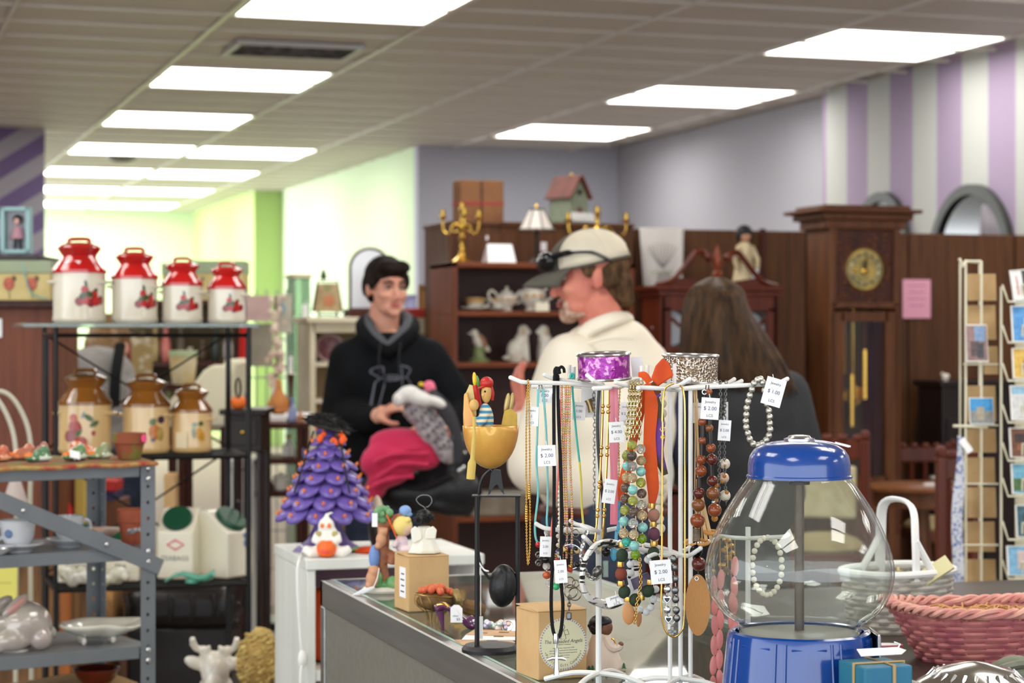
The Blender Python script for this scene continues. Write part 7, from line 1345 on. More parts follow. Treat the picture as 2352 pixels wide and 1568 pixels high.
MB().ell(S_(1090,872,.004),(5*Fg.s,.004,17*Fg.s),rotm(0,radians(-4))).build('yellow_leaf',mat('yellow enamel',(226,200,50),.35),t2); MB().ell(S_(1097,880,.006),(5*Fg.s,.004,18*Fg.s),rotm(0,radians(-10))).build('green_leaf',mat('green enamel',(90,160,70),.35),t2); MB().tube([S_(1092,885,.005),S_(1100,935,.006)],.004,8).build('red_stalk',mat('red enamel',(190,40,34),.35),t2)
b=MB().ell(S_(1117,960,-.004),(.010,.008,.020),rotm(0,radians(-6))).tube([S_(1112,948,-.010),S_(1098,972,-.014),S_(1094,958,-.016)],.0045,8).tube([S_(1122,942,-.008),S_(1110,968,-.016),S_(1098,975,-.018)],.0045,8)
b.build('striped_shirt',stripes('blue white stripes',(226,214,184),(70,140,176),.0075,(0,0,1)),t2,remesh=.0016,rs=2); MB().ell(S_(1117,902,-.004),(.0068,.007,.014)).ell(S_(1111,906,-.008),(.003,.003,.004)).build('sailor_face',mat('tan enamel',(216,172,100),.4),t2); MB().ell(S_(1118,880,-.003),(.009,.009,.0085)).ell(S_(1110,888,-.006),(.008,.007,.002),rotm(0,radians(-20))).tube([S_(1124,885,0),S_(1130,905,0),S_(1131,920,0)],[.004,.0035,.0015],8).build('red_cap',mat('red enamel',(190,40,34),.35),t2); MB().ell(S_(1114,899,-.011),.0014,None,8,6).build('eye',m_dark,t2)
MB().ell(S_(1089,930,-.012),(.0065,.005,.008)).build('hand',mat('tan enamel',(216,172,100),.4),t2); MB().tube(smooth_pts([S_(1090,955,-.034),S_(1090,1000,-.036),S_(1086,1050,-.036),S_(1083,1085,-.036),S_(1082,1098,-.036)]),[.0022]*5+[.003]*4+[.0058]*7+[.003],10,flat=.5).build('oar',mat('yellow wood enamel',(206,176,84),.4),t2)
for px,top,dy in ((1164,905,.008),(1174,904,.012)): MB().ell(S_(px,top+22,dy),(6*Fg.s,.002,24*Fg.s),rotm(0,radians(10))).build('tin_fin',mat('pewter gold',(190,168,110),.35,.5),t2)
MB().prism([(S_(x,y).x,S_(x,y).z) for x,y in ((1150,985),(1158,945),(1172,938),(1188,950),(1188,985))],-.012,.010).build('parcel',mat('mustard wood',(200,166,66),.5,0,(176,140,50),40),t2,0,.001)
# ---------------------------------------------------------------- gumball machine
dU=2.3; Fg=Fr(1836,1450,dU); s_=Fg.s; gm=Fg.thing('gumball_machine','blue gumball machine with an empty clear glass globe','gumball machine'); gm.location.z=CZ; zg=Fg.loc.z - CZ
def gz(py): return zg+(1450 - py)*s_
m_blu=mat('royal blue enamel',(14,66,146),.18,0,(12,58,134),6,coat=.6); m_glb=thin_glass('globe glass',(250,252,250),0,1.52,.018)
prof=[(141,1452),(141,1436),(143,1430),(158,1420),(180,1403),(200,1376),(212,1345),(216,1315),(214,1288),(205,1252),(190,1214),(172,1178),(152,1146),(134,1120),(122,1104),(116,1092)]
pf=smooth_pts([(r*s_,0,gz(y)) for r,y in prof],3); MB().lathe([(p.x,p.z) for p in pf],64,cap0=False,cap1=False).build('globe',m_glb,gm,smooth=180); MB().lathe([(p.x - .003,p.z) for p in pf],64,cap0=False,cap1=False).build('globe_inner_wall',m_glb,gm,smooth=180)
MB().lathe([(r*s_,gz(y)) for r,y in ((118,1097),(121,1096),(121,1091),(117,1089),(117,1066),(113,1046),(103,1031),(86,1021),(60,1014),(34,1011),(.1,1011))],56,cap0=False).build('lid',m_blu,gm); MB().lathe([(r*s_,gz(y)) for r,y in ((36,1012),(36,1007),(28,1005),(24,1000),(10,998),(.1,998))],28).build('lid_knob',SILVER,gm); MB().torus((0,0,gz(1008)),33*s_,.0012,None,28,6).build('lid_ring',m_blu,gm)
MB().lathe([(11*s_,gz(1450)),(11*s_,gz(1100))],20).build('centre_rod',mat('weathered rod',(96,84,74),.45,.4,(70,60,54),30,(1,1,.2)),gm); MB().lathe([(24*s_,gz(1112)),(24*s_,gz(1098))],20).build('rod_collar',BLACKM,gm); MB().lathe([(138*s_,gz(1452)),(60*s_,gz(1448)),(12*s_,gz(1446))],32,cap1=False).build('hopper_floor',mat('grey hopper',(120,116,108),.5),gm)
rows=[]
for y,r in ((1647,182),(1560,174),(1500,168),(1462,164),(1450,161),(1446,154),(1448,146)):
 rows.append([(r*s_*(1+.012*cos(8*a))*cos(a),r*s_*(1+.012*cos(8*a))*sin(a),max(0,gz(y))) for a in [2*pi*i/96 for i in range(96)]])
MB().grid(rows,True).build('base',m_blu,gm)
for i in range(8):
 for o in (-.07,.07):
  a=2*pi*(i+.5)/8+o; MB().tube([(r*s_*cos(a),r*s_*sin(a),max(0.002,gz(y))) for y,r in ((1647,181),(1560,173),(1500,167),(1458,163))],.0016,6).build('base_rib',m_blu,gm)
 a=2*pi*i/8; MB().tube([(163.5*s_*cos(a+q),163.5*s_*sin(a+q),gz(1470)) for q in (-.24,-.12,0,.12,.24)],.0014,6).build('base_moulding',m_blu,gm)
MB().box((168*s_,-.012,gz(1448) - .046),(.004,.062,.096)).build('coin_plate',mat('chrome',(190,190,190),.15,1),gm,0,.002); MB().box((171*s_,-.012,gz(1448) - .046),(.003,.05,.084)).build('coin_plate_face',m_blu,gm,0)
MB().tube(smooth_pts([Vector((30*s_,-.016,gz(1009))),Vector((60*s_,-.03,gz(1012))),Vector((100*s_,-.04,gz(1022)))]),.0006,5).build('tag_string',PAPER,gm); MB().box((86*s_,-.042,gz(1016)),(36*s_,.0008,.002),rotm(0,radians(14))).build('price_tag',PAPER,gm,0)
# small teal box tied with twine
t=thing('tied_box','small teal box tied with twine beside the gumball machine','box',cam_pt(2010,2.2,CZ),-TH+radians(18)); m_teal=mat('teal box card',(36,104,142),.5,0,(48,122,136),12)
MB().box((0,0,.038),(.056,.06,.076)).build('box',m_teal,t,0,.002,2); m_tw=mat('twine',(176,148,104),.8)
MB().tube([(-.029,-.008,.0),(-.029,-.008,.077),(.029,-.008,.077),(.029,-.008,0)],.002,6).build('twine',m_tw,t); MB().tube([(.006,-.031,0),(.006,-.031,.077),(.006,.031,.077),(.006,.031,0)],.002,6).build('twine',m_tw,t)
MB().prism([(-.022,0),(.026,0),(.034,.006),(.026,.012),(-.022,.012)],-.0004,.0004,Matrix.Translation((.012,.012,.081)) @ Matrix.Rotation(radians(-60),4,'X')).build('paper_tag',PAPER,t,0); MB().tube([(.03,.012,.082),(.036,.012,.092),(.03,.014,.094)],.001,5).build('tag_knot',PAPER,t)
# ---------------------------------------------------------------- jewellery stands
dJ=2.5
def JT(name,label,cat,px,py,group=None):
 o=P(px,py,dJ); t=thing(name,label,cat,o,-TH,group); X0_,Z0_=(px - CX)/FPX*dJ,(HY - py)/FPX*dJ
 def j(x,y,dy=0): d=dJ+dy; return Vector(((x - CX)/FPX*d - X0_,dy,(HY - y)/FPX*d - Z0_))
 return t,j
sj=dJ/FPX; WR=.0032
def stand(px,label,dy0,pole_top,rods,arms,pegs,foot_y):
 t,j=JT('jewelry_stand',label,'jewelry stand',px,1240,'white wire jewelry stands')
 fz=j(px,0,dy0); zf=CZ - t.location.z
 for dx in rods: p=j(px+dx,pole_top,dy0); MB().tube([p,Vector((p.x,dy0,zf+.004))],WR*(1.15 if len(rods) == 1 else .85),10).build('pole',WHITEWIRE,t)
 c=j(px,1240,dy0)
 for i in range(4): a=pi/4+i*pi/2+.3; MB().tube(smooth_pts([(c.x,dy0,zf+.016),(c.x+.035*cos(a),dy0+.035*sin(a),zf+.014),(c.x+.072*cos(a),dy0+.072*sin(a),zf+.0035)]),WR,8).build('foot',WHITEWIRE,t)
 for a in arms: MB().tube(smooth_pts([j(*p) for p in a],3),WR*.82,8).build('arm',WHITEWIRE,t); MB().ell(j(*a[-1]),WR*.86,None,8,6).build('arm_tip',WHITEWIRE,t)
 for x,y0,y1,d in pegs: MB().tube([j(x,y1,d),j(x,y0,d)],WR*.7,8).build('peg',WHITEWIRE,t)
 return t,j
A0=.0; 
stand(1375,'white wire jewelry stand nearest the printed box',.0,880,(0,),[
 [(1375,886,0),(1290,880,-.01),(1208,878,-.02),(1190,874,-.02),(1173,867,-.02)],[(1375,890,0),(1330,878,.02),(1285,872,.03),(1268,868,.03),(1251,861,.03)],[(1375,892,0),(1385,884,-.03),(1366,876,-.05),(1356,868,-.05),(1349,862,-.05)],[(1375,892,0),(1350,888,.05),(1300,886,.07),(1225,887,.08)],
 [(1375,890,0),(1420,890,.03),(1450,876,.05),(1470,872,.06)],[(1375,892,0),(1395,888,-.07),(1400,890,-.09),(1364,892,-.10)],
 [(1375,1222,0),(1320,1220,-.01),(1260,1214,-.02),(1245,1210,-.02),(1232,1203,-.02)],[(1375,1224,0),(1330,1216,.02),(1300,1214,.03),(1284,1209,.03)],[(1375,1222,0),(1350,1210,.03),(1322,1203,.05),(1311,1196,.05)],[(1375,1224,0),(1370,1218,-.03),(1352,1214,-.05),(1336,1206,-.05)],[(1375,1222,0),(1400,1216,.01),(1425,1210,.02),(1418,1199,.03)],
 [(1375,1270,0),(1360,1252,-.03),(1345,1236,-.05),(1340,1232,-.05)],[(1375,1268,0),(1420,1264,.01),(1455,1260,.02),(1440,1262,.02)]],[(1308,838,878,.03),(1318,842,878,.035),(1378,862,886,-.02)],0)
stand(1560,'white wire jewelry stand nearest the gumball machine',-.04,890,(-21,3,26),[
 [(1560,893,-.04),(1640,888,-.05),(1765,882,-.06),(1786,880,-.06),(1808,870,-.06)],[(1560,893,-.04),(1620,886,-.02),(1665,882,-.01),(1686,871,0)],[(1560,893,-.04),(1640,888,.0),(1680,884,.02),(1703,875,.03)],[(1560,895,-.04),(1545,888,-.08),(1562,884,-.10),(1584,870,-.11)],[(1560,895,-.04),(1500,888,-.06),(1450,886,-.07),(1430,882,-.075),(1414,878,-.08)],[(1560,895,-.04),(1520,892,-.09),(1480,890,-.10),(1466,891,-.11)],
 [(1560,1274,-.04),(1580,1276,-.06),(1590,1272,-.08),(1609,1259,-.09)],[(1560,1276,-.04),(1520,1274,-.07),(1505,1272,-.08),(1490,1278,-.09)],[(1560,1272,-.04),(1500,1266,-.05),(1450,1256,-.06),(1424,1244,-.06)],[(1560,1270,-.04),(1600,1250,.0),(1640,1240,.03),(1652,1232,.04)],[(1560,1272,-.04),(1520,1258,.0),(1480,1250,.03),(1440,1246,.04)]],[(1474,840,890,-.06),(1487,838,890,-.05),(1536,841,892,-.05),(1549,835,892,-.055)],0)
# ---------------------------------------------------------------- jewellery
BEAD={}
def bead(t,loc,r,m,name='bead',rot=(0,0,0),sc=(1,1,1)):
 if 'me' not in BEAD:
  o=MB().ell((0,0,0),1,None,20,14).build('bead',m,t,smooth=180); BEAD['me']=o.data
  o.material_slots[0].link='OBJECT'; o.material_slots[0].material=m; o.name=name
 else: o=meshobj(name,BEAD['me'],m,t)
 o.location=loc; o.rotation_euler=rot; o.scale=(r*sc[0],r*sc[1],r*sc[2]); return o
def chain(t,pts,L,r,m,name='chain'):
 """linked oval rings along a path"""
 pts=[Vector(p) for p in pts]; b=MB(); acc=0; k=0
 for p,q in zip(pts,pts[1:]):
  seg=(q - p).length; u=(q - p).normalized() if seg > 1e-9 else Vector((0,0,1)); x=acc
  while x < seg:
   c=p+u*x; side=Vector((0,1,0)) if k % 2 else Vector((1,0,0)); side=(side - u*side.dot(u)).normalized(); ring=[c+u*(L*.62*cos(a))+side*(L*.36*sin(a)) for a in [2*pi*i/8 for i in range(8)]]
   b.tube(ring,r,4,True); x += L*.82; k += 1
  acc=x - seg
 return b.build(name,m,t,smooth=180)
def ptag(t,j,cx,cy,w,h,dy,rot=0,yaw=0,price='$ 2.00',small=True):
 """paper price tag standing free in the frame"""
 M=Matrix.Translation(j(cx,cy,dy)) @ Matrix.Rotation(radians(yaw),4,'Z') @ Matrix.Rotation(radians(rot),4,'Y'); W_,H_=w*sj,h*sj; b=MB()
 b.box((0,0,0),(W_,.0005,H_)); b.v=[tuple(M @ Vector(v)) for v in b.v]; g=b.build('price_tag',PAPER,t,0)
 for s,zz,sz,m in (('Jewelry',.30,.0042,INK),(price,.0,.0060,PEN),('LCS',-.33,.0046,INK)):
  if not s: continue
  o=text(s,sz*min(1,w/40),m,t,(0,0,0)); o.parent=g; o.matrix_basis=M @ Matrix.Translation((0,-.0005,zz*H_)) @ Matrix.Rotation(pi/2,4,'X')
 MB().tube([j(cx,cy - h/2+1,dy),j(cx - 2,cy - h/2 - 10,dy+.002)],.0004,4).build('tag_thread',PAPER,t); return g
c1=lambda x,y: (1160+x*.1913,780+y*.1913); c2=lambda x,y: (1460+x*.1913,780+y*.1913); c3=lambda x,y: (1160+x*.1659,1040+y*.1659); c4=lambda x,y: (1400+x*.1659,1040+y*.1659); c5=lambda x,y: (1160+x*.2155,1230+y*.2155); c6=lambda x,y: (1400+x*.1658,1220+y*.1658)
GN='necklaces hanging on the white wire stands'
# gold bead chain
t,j=JT('necklace','thin gold chain with gold beads, leftmost on the stands','necklace',1213,876,GN); dl=-.024
chain(t,smooth_pts([j(1213,874,dl),j(1209,960,dl),j(1209,1160,dl),j(1210,1250,dl),j(1213,1296,dl),j(1217,1250,dl),j(1217,1150,dl),j(1216,960,dl),j(1214,874,dl)],6),.0022,.0005,GOLD)
for i in range(7): bead(t,j(*c3(296,750+32*i),dl - .002),3.6*sj,GOLD)
for i in range(7): bead(t,j(*c3(334,440+31*i),dl - .002),3.6*sj,GOLD)
ptag(t,j,1221,956,31,44,-.02,2,0,'1')
# aqua cord with red bead and charms
t,j=JT('necklace','aqua cord necklace with a red bead and silver charms','necklace',1242,882,GN); m_aq=mat('aqua cord',(120,196,196),.5); dl=-.012
MB().tube(smooth_pts([j(1236,893,dl),j(1234,1000,dl),j(1232,1060,dl),j(1236,1130,dl),j(1229,1200,dl),j(1230,1232,dl),j(1235,1246,dl)]),.0013,8).build('cord',m_aq,t); MB().tube(smooth_pts([j(1247,893,dl),j(1254,980,dl),j(1257,1080,dl),j(1258,1150,dl),j(1256,1200,dl),j(1262,1240,dl)]),.0013,8).build('cord',m_aq,t)
MB().tube(smooth_pts([j(1236,893,dl),j(1241,880,dl),j(1247,893,dl)]),.0011,6).build('clasp',SILVER,t); bead(t,j(1236,1250,dl),6.5*sj,mat('red glass',(190,20,24),.08,coat=.5)); bead(t,j(1254,1284,dl),10*sj,mat('jet bead',(16,16,18),.12)); m_clr=mat('clear crystal',(226,222,214),.05,trans=.6)
for p in ((1258,1222),(1255,1300),(1262,1340),(1297,1338)): bead(t,j(*p,dl),9*sj,m_clr)
bead(t,j(1256,1320,dl),9.5*sj,mat('carnelian',(190,84,40),.12,coat=.4)); bead(t,j(1277,1346,dl),9*sj,mat('jade bead',(60,190,120),.15,coat=.3))
MB().tube(smooth_pts([j(1262,1240,dl),j(1256,1284,dl),j(1256,1320,dl),j(1265,1340,dl),j(1277,1348,dl),j(1297,1340,dl)]),.0006,5).build('wire',SILVER,t)
for y in (1274,1292): MB().torus(j(1237,y,dl),6*sj,.0012,rotm(pi/2,0,0),14,6).torus(j(1238,y+4,dl - .002),3*sj,.001,rotm(pi/2,0,0),10,6).build('charm',DARKSILVER,t)
ptag(t,j,1251,908,36,34,-.008,0,0,'1.00'); ptag(t,j,1253,1255,26,46,-.03,2,0,'2.00')
# black cord with cross
t,j=JT('cross_necklace','black suede cord necklace with a silver cross','necklace',1279,870,GN); m_su=mat('black suede',(14,13,14),.9); dl=-.045
MB().tube(smooth_pts([j(1274,862,.03),j(1272,930,-.02),j(1273,1100,dl),j(1271,1250,dl),j(1266,1370,dl),j(1269,1440,dl),j(1278,1466,dl)]),.0021,8,flat=.7).build('cord',m_su,t); MB().tube(smooth_pts([j(1281,862,.03),j(1283,960,-.02),j(1288,1080,dl),j(1290,1200,dl),j(1288,1320,dl),j(1293,1390,dl),j(1288,1450,dl),j(1280,1466,dl)]),.0021,8,flat=.7).build('cord',m_su,t)
MB().tube(smooth_pts([j(1278,868,.022),j(1276,852,.02),j(1280,846,.02),j(1284,858,.018)]),.003,8).build('knot',m_su,t); MB().tube(smooth_pts([j(1282,850,.02),j(1289,842,.02),j(1295,847,.02),j(1296,856,.02)]),.0018,8).build('cord_end',m_su,t)
MB().lathe([(.003,-.006),(.0036,0),(.003,.006)],12,j(1277,1466,dl),rotm(0,0,0)).build('bail',SILVER,t); cr=MB()
MB().tube([j(1278,1488,dl),j(1278,1505,dl),j(1278,1530,dl),j(1278,1550,dl)],[.0026,.0022,.0028,.0034],8,flat=.7).build('cross_upright',SILVER,t); MB().tube([j(1257,1515,dl),j(1268,1511,dl),j(1278,1511,dl),j(1290,1511,dl),j(1300,1515,dl)],[.0012,.0024,.0018,.0024,.0012],8,flat=.7).build('cross_bar',SILVER,t); MB().tube([j(1278,1472,dl),j(1278,1488,dl)],.001,6).build('link',SILVER,t)
ptag(t,j,1256,1046,40,47,-.05,-2,0,'$ 2.00')
# pastel seed bead strands,pearls
t,j=JT('necklace','multi-strand pink and gold seed bead necklace','necklace',1298,890,GN); m_sb=[mat('gold seed',(222,178,96),.15,.5),mat('pink seed',(232,158,146),.12,coat=.5),mat('clear seed',(226,206,160),.1,trans=.3)]
for k,(xa,xb_,yb_) in enumerate(((1290,1291,1300),(1297,1296,1210),(1303,1300,1290),(1309,1313,1320))):
 bs=[MB(),MB(),MB()]; n=int((yb_ - 888)/5.6)
 for i in range(n):
  v=i/n; x=xa+(xb_ - xa)*v+2*sin(v*7+k); bs[(i*7+k*3+(i // 9)) % 3].ell(j(x,888+5.6*i,-.008 - .004*k),3.0*sj,None,8,6)
 for m,b in zip(m_sb,bs): b.build('seed_bead_strand',m,t,smooth=180)['kind']='stuff'
t,j=JT('necklace','graduated cream pearl strand behind the black cord','necklace',1285,890,GN); m_prl2=mat('cream pearl',(232,222,202),.15,coat=.5)
for i in range(22): bead(t,j(1286 - 4*(i % 2)*(i > 14),1078+10.2*i,-.004),5.2*sj,m_prl2)
MB().tube([j(1286,888,.0),j(1286,1080,-.004),j(1284,1300,-.004)],.0005,5).build('thread',PAPER,t)
t,j=JT('necklace','coral pink ribbon necklace beside the seed beads','necklace',1282,1050,GN); MB().tube(smooth_pts([j(1290,884,.028),j(1285,1040,-.02),j(1280,1120,-.02),j(1268,1200,-.022),j(1264,1260,-.02)]),.0012,6).build('ribbon',mat('coral ribbon',(240,120,110),.6),t); bead(t,j(1264,1263,-.02),.0018,GOLD,'end_bead')
t,j=JT('necklace','turquoise cord fading to yellow with a knot on top','necklace',1313,870,GN); dl=.026
m_grad=mat('ombre cord',(70,190,176),.5); MB().tube(smooth_pts([j(1310,868,dl),j(1313,858,dl),j(1318,864,dl),j(1312,870,dl)]),.0017,8).build('knot',m_grad,t)
MB().tube(smooth_pts([j(1314,872,dl),j(1316,910,dl),j(1324,1000,dl),j(1331,1060,dl)]),.0013,8).build('cord',m_grad,t); MB().tube(smooth_pts([j(1331,1060,dl),j(1335,1110,dl),j(1336,1160,dl),j(1340,1208,dl)]),.0013,8).build('yellow_cord',mat('yellow cord',(224,214,90),.5),t); MB().tube(smooth_pts([j(1305,868,dl),j(1303,940,dl),j(1297,1000,dl)]),.0011,8).build('yellow_cord',MATS['yellow cord'],t)
ptag(t,j,1304,930,16,76,.02,2,60,''); ptag(t,j,1330,944,30,42,.03,4,0,'1.00')
t,j=JT('earring_card','white card with a bronze drop earring on the left stand','earring card',1362,892); MB().box(j(1352,924,.04),(34*sj,.0006,70*sj)).build('card',PAPER,t,0); MB().tube([j(1350,918,.037),j(1355,930,.036),j(1360,945,.036)],[.0045,.0035,.0048],10,flat=.5).build('earring',mat('bronze',(140,120,84),.3,.9),t); bead(t,j(1362,917,.037),.0026,DARKSILVER,'crystal_stud')
t,j=JT('necklace','fine dark chain of long oval links','necklace',1366,940,GN); chain(t,[j(1364,890,.03),j(1366,960,.03),j(1366,1170,.03)],.0055,.0004,DARKSILVER); 
t,j=JT('necklace','double strand of gold tubes and bead clusters','necklace',1388,892,GN); dl=-.03
for xs in ((1385,1384,1380,1376,1370,1364),(1398,1397,1394,1390,1386,1380)):
 pts=smooth_pts([j(x,y,dl) for x,y in zip(xs,(892,960,1060,1130,1210,1265))],6); MB().tube(pts,.0014,6).build('gold_tube',GOLD,t)
 for q in (4,5,10,11,16,17,21,22,27):
  if q < len(pts): bead(t,pts[q],.0025,GOLD)
t,j=JT('necklace','black satin ribbon necklace behind the gold tubes','necklace',1378,900,GN); MB().tube(smooth_pts([j(1376,892,-.01),j(1372,980,-.012),j(1378,1080,-.012),j(1388,1180,-.012),j(1392,1260,-.012)]),.0022,6,flat=.25).build('ribbon',mat('black satin',(24,26,30),.3),t); bead(t,j(1392,1268,-.012),.0055,MATS['jet bead'],'pendant_bead'); MB().box(j(1391,1306,-.012),(.007,.003,.02)).build('glass_pendant',mat('pale green glass',(190,206,194),.1,trans=.4),t,0,.001)
t,j=JT('necklace','sheer pink organza ribbon necklace','necklace',1410,892,GN); m_or=mat('pink organza',(236,112,142),.5,0,(240,150,166),30,(1,1,.1))
for x0_,x1_,w in ((1406,1412,.0034),(1414,1411,.0028),(1401,1405,.002)): MB().tube(smooth_pts([j(x0_,890,-.006),j(x0_+2,1000,-.010),j(x1_+1,1100,-.010),j(x1_,1204,-.008)]),w,8,flat=.35).build('ribbon',m_or,t)
chain(t,[j(1424,892,-.004),j(1420,960,-.006),j(1422,1080,-.008),j(1418,1150,-.008)],.0024,.0004,GOLD); ptag(t,j,1416,992,34,46,-.055,-3,0,'$ 4.00'); ptag(t,j,1400,1128,29,54,-.06,8,0,'$ 2.00'); ptag(t,j,1436,950,26,52,-.03,3,12,'$ 2.00')
t,j=JT('necklace','bright blue resin drop pendants low on the left stand','necklace',1418,1150,GN); m_bl=mat('sky blue resin',(90,186,226),.2,coat=.4)
for px,py,rx,rz_ in ((1420,1156,5,16),(1420,1182,5,14),(1410,1270,8,18),(1415,1240,4,24),(1420,1210,4,14)): bead(t,j(px,py,.004),sj,m_bl,'drop',(0,0,0),(rx,4,rz_))
MB().tube([j(1420,1140,.004),j(1418,1230,.004),j(1410,1265,.004)],.0005,5).build('wire',SILVER,t)
# glass bead necklace
t,j=JT('necklace','three-strand necklace of aqua, smoke and lime glass beads on gold chains','necklace',1458,878,GN); dl=-.09
G_={'A': mat('aqua opal glass',(140,206,200),.08,trans=.25,coat=.5),'S': mat('smoke glass',(120,102,92),.05,trans=.65),'C': mat('champagne glass',(226,206,160),.05,trans=.7),'L': mat('lime glass',(186,196,90),.05,trans=.6),'W': mat('water glass',(214,222,216),.05,trans=.8),'T': mat('teal glass',(70,196,176),.06,trans=.5),'G': mat('green glass',(130,170,40),.06,trans=.5)}
gl_=[(240,40,'L'),(310,40,'S'),(440,105,'C'),(245,180,'A'),(315,185,'W'),(435,255,'A'),(238,335,'C'),(315,345,'C'),(435,410,'L'),(225,480,'S'),(322,510,'A'),(445,560,'S'),(222,630,'S'),(322,660,'L'),(445,715,'W'),(215,790,'L'),(325,815,'S'),(455,865,'C'),(200,945,'A'),(328,975,'W'),(460,1030,'A'),(195,1110,'C'),(335,1130,'C'),(448,1185,'G'),(235,1230,'T'),(342,1285,'A'),(360,1410,'G')]
for x,y,k in gl_: bead(t,j(*c4(x,y),dl - (.008 if 300 < x < 400 else 0)),11.2*sj,G_[k])
bead(t,j(*c1(1525,1262),dl),11*sj,G_['L']); bead(t,j(*c1(1630,1312),dl),11*sj,G_['W']); bead(t,j(*c1(1470,1380),dl),11*sj,G_['L']); bead(t,j(*c1(1520,1392),dl - .01),11*sj,G_['S']); bead(t,j(*c1(1632,1450),dl),11*sj,G_['C'])
for col in ((1440,1434),(1456,1462),(1474,1476)): MB().tube([j(col[0],1015,dl),j(col[1],1255,dl)],.0005,5).build('thread',GOLD,t)
m_pg=mat('pale gold chain',(206,190,140),.2,1)
for xs in ((1446,1440),(1453,1450),(1460,1457),(1469,1468)): chain(t,[j(xs[0]+3,880,dl+.015),j(xs[0],920,dl),j(xs[1],1008,dl)],.0062,.0009,m_pg)
# fabric bead scarf necklace
t,j=JT('scarf_necklace','orange fabric scarf necklace with wrapped beads and gold rings','necklace',1490,880,GN); dl=-.075; m_of=mat('burnt orange fabric',(214,84,28),.8,0,(190,66,22),24,(1,1,.3)); m_gf=mat('dark green fabric',(48,66,44),.85,0,(36,50,36),60,(1,1,.3))
def ribbon(pts,w,m,name='ribbon'):
 p=smooth_pts([j(*q) for q in pts],5); MB().tube(p,[x*sj for x in w],10,flat=.3).build(name,m,t)
ribbon([(1490,880,dl),(1496,930,dl),(1492,1000,dl),(1494,1060,dl),(1500,1120,dl),(1497,1158,dl)],[10,16,14,16,14,7],m_of); ribbon([(1482,884,dl+.01),(1470,950,dl+.02),(1450,1030,dl+.03),(1433,1110,dl+.03),(1428,1150,dl+.03)],[8,10,10,14,8],m_of)
ribbon([(1492,878,dl),(1480,862,dl),(1466,860,dl)],[8,9,5],m_of,'knot'); MB().prism([(j(x,y,0).x,j(x,y,0).z) for x,y in ((1486,866),(1496,838),(1512,820),(1526,832),(1536,860),(1518,872),(1500,884))],dl - .004,dl+.004).build('bow_end',m_of,t,30,.002,2); ribbon([(1495,880,dl),(1504,892,dl),(1512,905,dl)],[9,12,8],mat('brown fabric',(96,58,30),.8),'knot')
seq=[(c4(582,730),'g',0),(c4(612,860),'m',0),(c4(605,985),'g',0),(c4(615,1120),'p',0),(c4(615,1255),'g',0),(c6(610,300),'n',0),(c4(175,1265),'g',0),(c6(175,330),'n',0),(c6(150,455),'g',0),(c6(160,590),'r',0),(c6(155,720),'g',0),(c6(205,840),'n',1),(c6(250,940),'g',0),(c6(355,950),'n',0),(c6(440,915),'g',0),(c6(535,825),'n',2),(c6(560,700),'g',0)]
MF={'m': mat('teal orange fabric',(206,80,36),.8,0,(30,140,130),20,nlo=.48,nhi=.54),'p': mat('plum brown fabric',(110,62,40),.8,0,(66,40,110),22,nlo=.5,nhi=.56),'n': m_gf,'r': mat('green red fabric',(48,66,44),.8,0,(190,40,36),26,nlo=.5,nhi=.56)}
for (px,py),k,q in seq:
 if k == 'g': MB().lathe([(.0028,-.0032),(.0042,-.003),(.0045,0),(.0042,.003),(.0028,.0032)],14,j(px,py,dl)).build('gold_ring',mat('antique gold',(196,156,84),.3,1),t)
 else: bead(t,j(px,py,dl),sj,MF[k],'wrapped_bead',(0,radians(20*q),0),(13.5,13,15))
# white and black bead necklace,cream bead strand
t,j=JT('necklace','white round bead necklace with black spacers looping low','necklace',1470,1250,GN); m_wb2=mat('milk glass',(232,234,234),.1,coat=.4); dl=-.05
wp=[c6(285,330),c6(288,455),c6(290,575),c6(460,265),c6(530,390),c6(640,800),c6(605,940),c6(570,1050),c6(415,1085),c6(505,1115)]
for q in wp: bead(t,j(*q,dl),8.6*sj,m_wb2)
for q in (c6(300,385),c6(280,515),c6(275,635),c6(505,320),c6(595,1000),c6(540,1090),c6(455,1120),c6(620,870)): bead(t,j(*q,dl),sj,MATS['jet bead'],'spacer',(0,0,0),(4,4,3))
MB().tube(smooth_pts([j(1474,1246,dl),j(1446,1285,dl),j(1447,1330,dl),j(1450,1380,dl),j(1482,1404,dl),j(1504,1372,dl),j(1492,1300,dl),j(1476,1250,dl)]),.0005,5).build('thread',PAPER,t); ptag(t,j,1452,1335,20,60,dl+.015,-14,20,'')
t,j=JT('necklace','cream wooden bead strand hanging behind the orange scarf','necklace',1515,895,GN); m_cb=mat('ivory bead',(232,222,200),.3)
for i in range(15): bead(t,j(1517+4*sin(i*.9),905+22*i,-.03),11*sj,m_cb)
for i in range(9): bead(t,j(1500+3*sin(i),1060+22*i,-.02),10*sj,m_cb)
MB().tube([j(1517,895,-.03),j(1517,1230,-.03)],.0005,5).build('thread',PAPER,t)
t,j=JT('scarf_necklace','purple and olive silk scarf strip hanging on the right stand','necklace',1515,892,GN); p=smooth_pts([j(1500,896,-.07),j(1512,940,-.07),j(1516,1000,-.07),j(1512,1040,-.07),j(1528,1090,-.068)],5); MB().tube(p,[5*sj,11*sj,12*sj,13*sj,7*sj],10,flat=.3).build('silk',mat('purple olive silk',(62,52,30),.6,0,(104,50,140),20,nlo=.48,nhi=.56),t); MB().tube([j(1503,900,-.072),j(1512,912,-.074)],.004,8,flat=.5).build('purple_fold',mat('violet silk',(96,50,150),.6),t)
